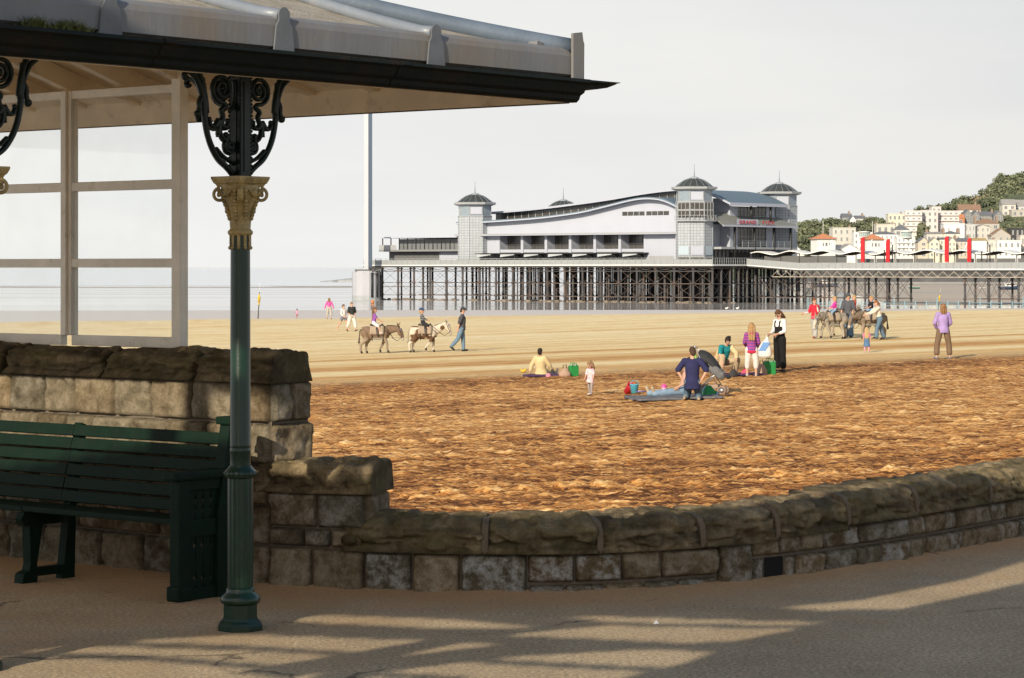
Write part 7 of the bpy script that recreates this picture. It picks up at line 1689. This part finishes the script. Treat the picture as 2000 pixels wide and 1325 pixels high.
t = thing('nappy_bag', 'crumpled green bag with blue straps behind the kneeling man', 'bag', S(1382,776), R(30)); b = MB(); b.tube([(0,0,-.02),(0,0,.05),(.02,0,.17),(.03,0,.27)], [(.18,.12),(.22,.15),(.17,.10),(.06,.04)], 14, lat=(1,0,0)); b.ell((.15,0,.08), (.12,.1,.08)); b.remesh('bag', M_GRN, .014, 2, t)
b = MB(); b.tube([(.1,-.12,.02),(.22,-.12,.1),(.26,-.02,.04)], .025, 7); b.tube([(-.16,-.1,.1),(-.2,-.1,.18),(-.1,-.05,.24)], .022, 7); b.build('strap', mat('strap_blue', (.22,.34,.45), .7), t)
t = thing('beach_toy', 'small yellow toy on the sand beyond the seated woman', 'toy', S(1022,728), 0); b = MB(); b.ell((0,0,.05), (.08,.05,.05)); b.ell((.06,0,.09), .032); b.capsule((-.06,0,.07), (-.10,0,.12), .015, .009); b.remesh('toy', mat('toy_yellow', (.60,.40,.03), .5), .007, 2, t)
# pushchair, hood toward us, seat facing right
t = thing('pushchair', 'black and grey folding pushchair with cloth hood on the sand', 'pushchair', S(1388,769), R(-14)); FRM = mat('pushchair_frame', (.42,.43,.45), .3, .1, 5, metal=.7); BKF = mat('pushchair_fabric', (.022,.023,.026), .8, .25, 12, .3, 40); GYF = mat('pushchair_grey', (.13,.13,.135), .85, .2, 12)
b = MB()
for y in (-.21,.21):
    b.tube([(-.36,y,1.06),(-.30,y,1.0),(-.22,y,.84),(.30,y,.08)], .014, 8); b.tube([(-.24,y,.12),(.05,y,.40),(.34,y,.52)], .013, 8); b.tube([(-.24,y,.12),(.30,y,.13)], .010, 8)
    b.tube([(-.36,y,1.06),(-.45,y,1.10)], .020, 8)
b.tube([(-.24,-.21,.14),(-.24,.21,.14)], .010, 8); b.tube([(.29,-.21,.12),(.29,.21,.12)], .010, 8); b.build('frame', FRM, t)
for x in (-.26,.30):
    for y in (-.22,.22):
        for o_ in (-.03,.03):
            w = MB(); w.tube([(x+.085*math.cos(a), y+o_, .085+.085*math.sin(a)) for a in np.linspace(0, 2*math.pi, 21)], .016, 7, caps=False); wo = w.build('wheel', M_TANB, t); h = MB(); h.lathe([(0,-.012),(.06,-.012),(.06,.012),(0,.012)], 14); ho = h.build('rim', FRM, wo); ho.rotation_euler = (R(90),0,0); ho.location = (x, y+o_, .085)
b = MB(); b.sheet([[(-.24+.5*f+.02, y, .80-.40*f**1.0-.05*math.sin(math.pi*f)) for f in np.linspace(0,1,8)] for y in np.linspace(-.2,.2,5)]); b.sheet([[(.24+.22*f, y, .40+.04*math.sin(3*f)-.02*f) for f in np.linspace(0,1,5)] for y in np.linspace(-.2,.2,5)]); o = b.build('seat', BKF, t); o.modifiers.new('t','SOLIDIFY').thickness = .04
b = MB(); b.sheet([[(-.28+.50*f+.02*math.sin(a), .23*math.cos(a), .72+(.30-.12*f)*abs(math.sin(a))**.8+.05*math.sin(math.pi*f)-.28*f*f) for f in np.linspace(0,1,9)] for a in np.linspace(.02, math.pi-.02, 13)]); o = b.build('hood', BKF, t); o.modifiers.new('t','SOLIDIFY').thickness = .012
b = MB(); b.tube([(.0,-.19,.62),(.14,-.21,.55),(.28,-.2,.42),(.34,-.16,.36)], [(.06,.03),(.11,.05),(.10,.05),(.05,.03)], 10, lat=(0.4,0,1)); b.tube([(-.02,.0,.66),(.14,.0,.62),(.26,.0,.50)], [(.10,.05),(.16,.07),(.12,.06)], 12, lat=(0,1,0)); b.remesh('blanket', GYF, .014, 2, t)
b = MB(); b.box(-.2,.2,-.18,.18,.14,.22); b.build('basket', M_TANB, t)
b = MB(); b.tube([(-.34,-.24,.94),(-.33,-.26,.86),(-.30,-.26,.74)], [(.02,.02),(.05,.04),(.06,.04)], 8); b.build('hanging_bag', mat('lime_bag', (.22,.45,.08), .6, .3, 20), t)
p = gpt(1282,1221); t = thing('paper_scrap', 'small crumpled white scrap of paper lying on the sunlit promenade', 'litter', (p[0],p[1],.004), R(30)); b = MB(); b.add([(-.012,-.006,0),(.010,-.008,.003),(.013,.007,.001),(.0,.002,.019),(-.011,.008,.004)], [(0,1,3),(1,2,3),(2,4,3),(4,0,3)]); b.build('scrap', mat('paper_white', (.75,.73,.70), .7), t)
# ================================================================== UNSEEN FRONT BEHIND THE VIEWPOINT (stand-in for buildings, added to shape the promenade shadows)
SB = thing('shadow_front', 'unseen stand-in building front behind the camera, pierced to shape the promenade light', 'building', (0,-1.6,0))
M_SBW = mat('shadow_front_stone', (.30,.26,.21), .9, .15, .8, .3, 8)
TS = math.tan(R(SUN_EL)); FYP = -1.6
def back(X, Y, Z=0.0):                          # where the sun ray to a point crosses the facade
    d = (Y-FYP)/SUN_DY; return X-SUN_DX*d, Z+TS*d
HOLES = []  # openings follow the wanted sun patches, traced back along the rays
for poly in ([(552,1208),(632,1198),(880,1207),(1050,1222),(1040,1227),(840,1227),(720,1221),(580,1215)],
             [(200,1252),(480,1236),(880,1250),(1010,1257),(880,1270),(740,1288),(640,1310),(560,1350),(-100,1350),(-100,1300),(60,1268)],
             [(620,1352),(760,1308),(980,1280),(1280,1264),(1400,1272),(1340,1294),(1240,1318),(1120,1352)],
             [(1080,1200),(1192,1202),(1640,1213),(1560,1222),(1200,1216)], [(1180,1219),(1570,1226),(1440,1252),(1332,1256),(1190,1249),(960,1240)],
             [(1500,1186),(1680,1169),(1880,1130),(2080,1070),(2080,1120),(1880,1165),(1760,1189),(1600,1192)]):
    if poly: HOLES.append([back(*gpt(*p)) for p in poly])
top_ = [(-.6,13.25,.40),(-.1,13.1,.375),(.66,13.25,.37),(1.35,13.7,.385),(2.17,14.55,.40),(3.2,15.95,.41)]
HOLES.append([back(*p) for p in top_]+[back(x, y+.25, z+.06) for x, y, z in top_[::-1]])
for x0, x1, z0, z1, Y in ((-3.3,-1.75,.62,1.30,14.0),(-1.7,-1.0,.70,1.12,13.3)): HOLES.append([back(x0,Y,z0), back(x1,Y-.4,z0-.03), back(x1,Y-.4,z1-.05), back(x0,Y,z1)])
def inside(px, pz, poly):
    r = np.zeros_like(px, bool); n = len(poly)
    for i in range(n):
        (x1, z1), (x2, z2) = poly[i], poly[(i+1) % n]
        c = ((z1 > pz) != (z2 > pz)); r ^= c & (px < (x2-x1)*(pz-z1)/((z2-z1) if abs(z2-z1) > 1e-9 else 1e-9)+x1)
    return r
ZTOP = 2.58+TS*(10.9-FYP)/SUN_DY; CS = .025; zl = 4.6; xl, xr = -11.0, -2.0
gxs = np.arange(xl, xr, CS); gzs = np.arange(zl, ZTOP, CS)
PX, PZ = np.meshgrid(gxs+CS/2, gzs+CS/2); hole = np.zeros_like(PX, bool)
for h in HOLES: hole |= inside(PX, PZ, h)
for poly in ([(0,1246),(480,1261),(1120,1296),(1420,1310),(1420,1315),(1120,1302),(480,1267),(0,1252)], [(-60,1268),(300,1281),(560,1300),(900,1322),(900,1328),(560,1307),(300,1288),(-60,1276)], [(470,1310),(850,1248),(905,1252),(560,1322)]):  # bars kept solid to cast the thin shadow streaks
    hole &= ~inside(PX, PZ, [back(*gpt(*p)) for p in poly])
b = MB(); b.box(-15,-14.4,-.35,0,0,4.2); b.box(-.1,.4,-.35,0,0,4.2); b.box(-15,.4,-.35,0,4.2,zl); b.box(-15,xl,-.35,0,zl,ZTOP); b.box(gxs[-1]+CS,.4,-.35,0,zl,ZTOP); b.box(-15,-14.6,-5,-.35,0,ZTOP); b.box(0,.4,-5,-.35,0,ZTOP); b.build('wall', M_SBW, SB)  # left open below so sunlit ground bounces light toward the shelter
b = MB()
for i, z in enumerate(gzs):
    row = ~hole[i]; k = 0
    while k < len(gxs):
        if row[k]:
            e_ = k
            while e_ < len(gxs) and row[e_]: e_ += 1
            b.box(gxs[k], gxs[k]+CS*(e_-k), -.06, -.001, z, z+CS); k = e_
        else: k += 1
b.build('sun_patch_screen', M_SBW, SB)
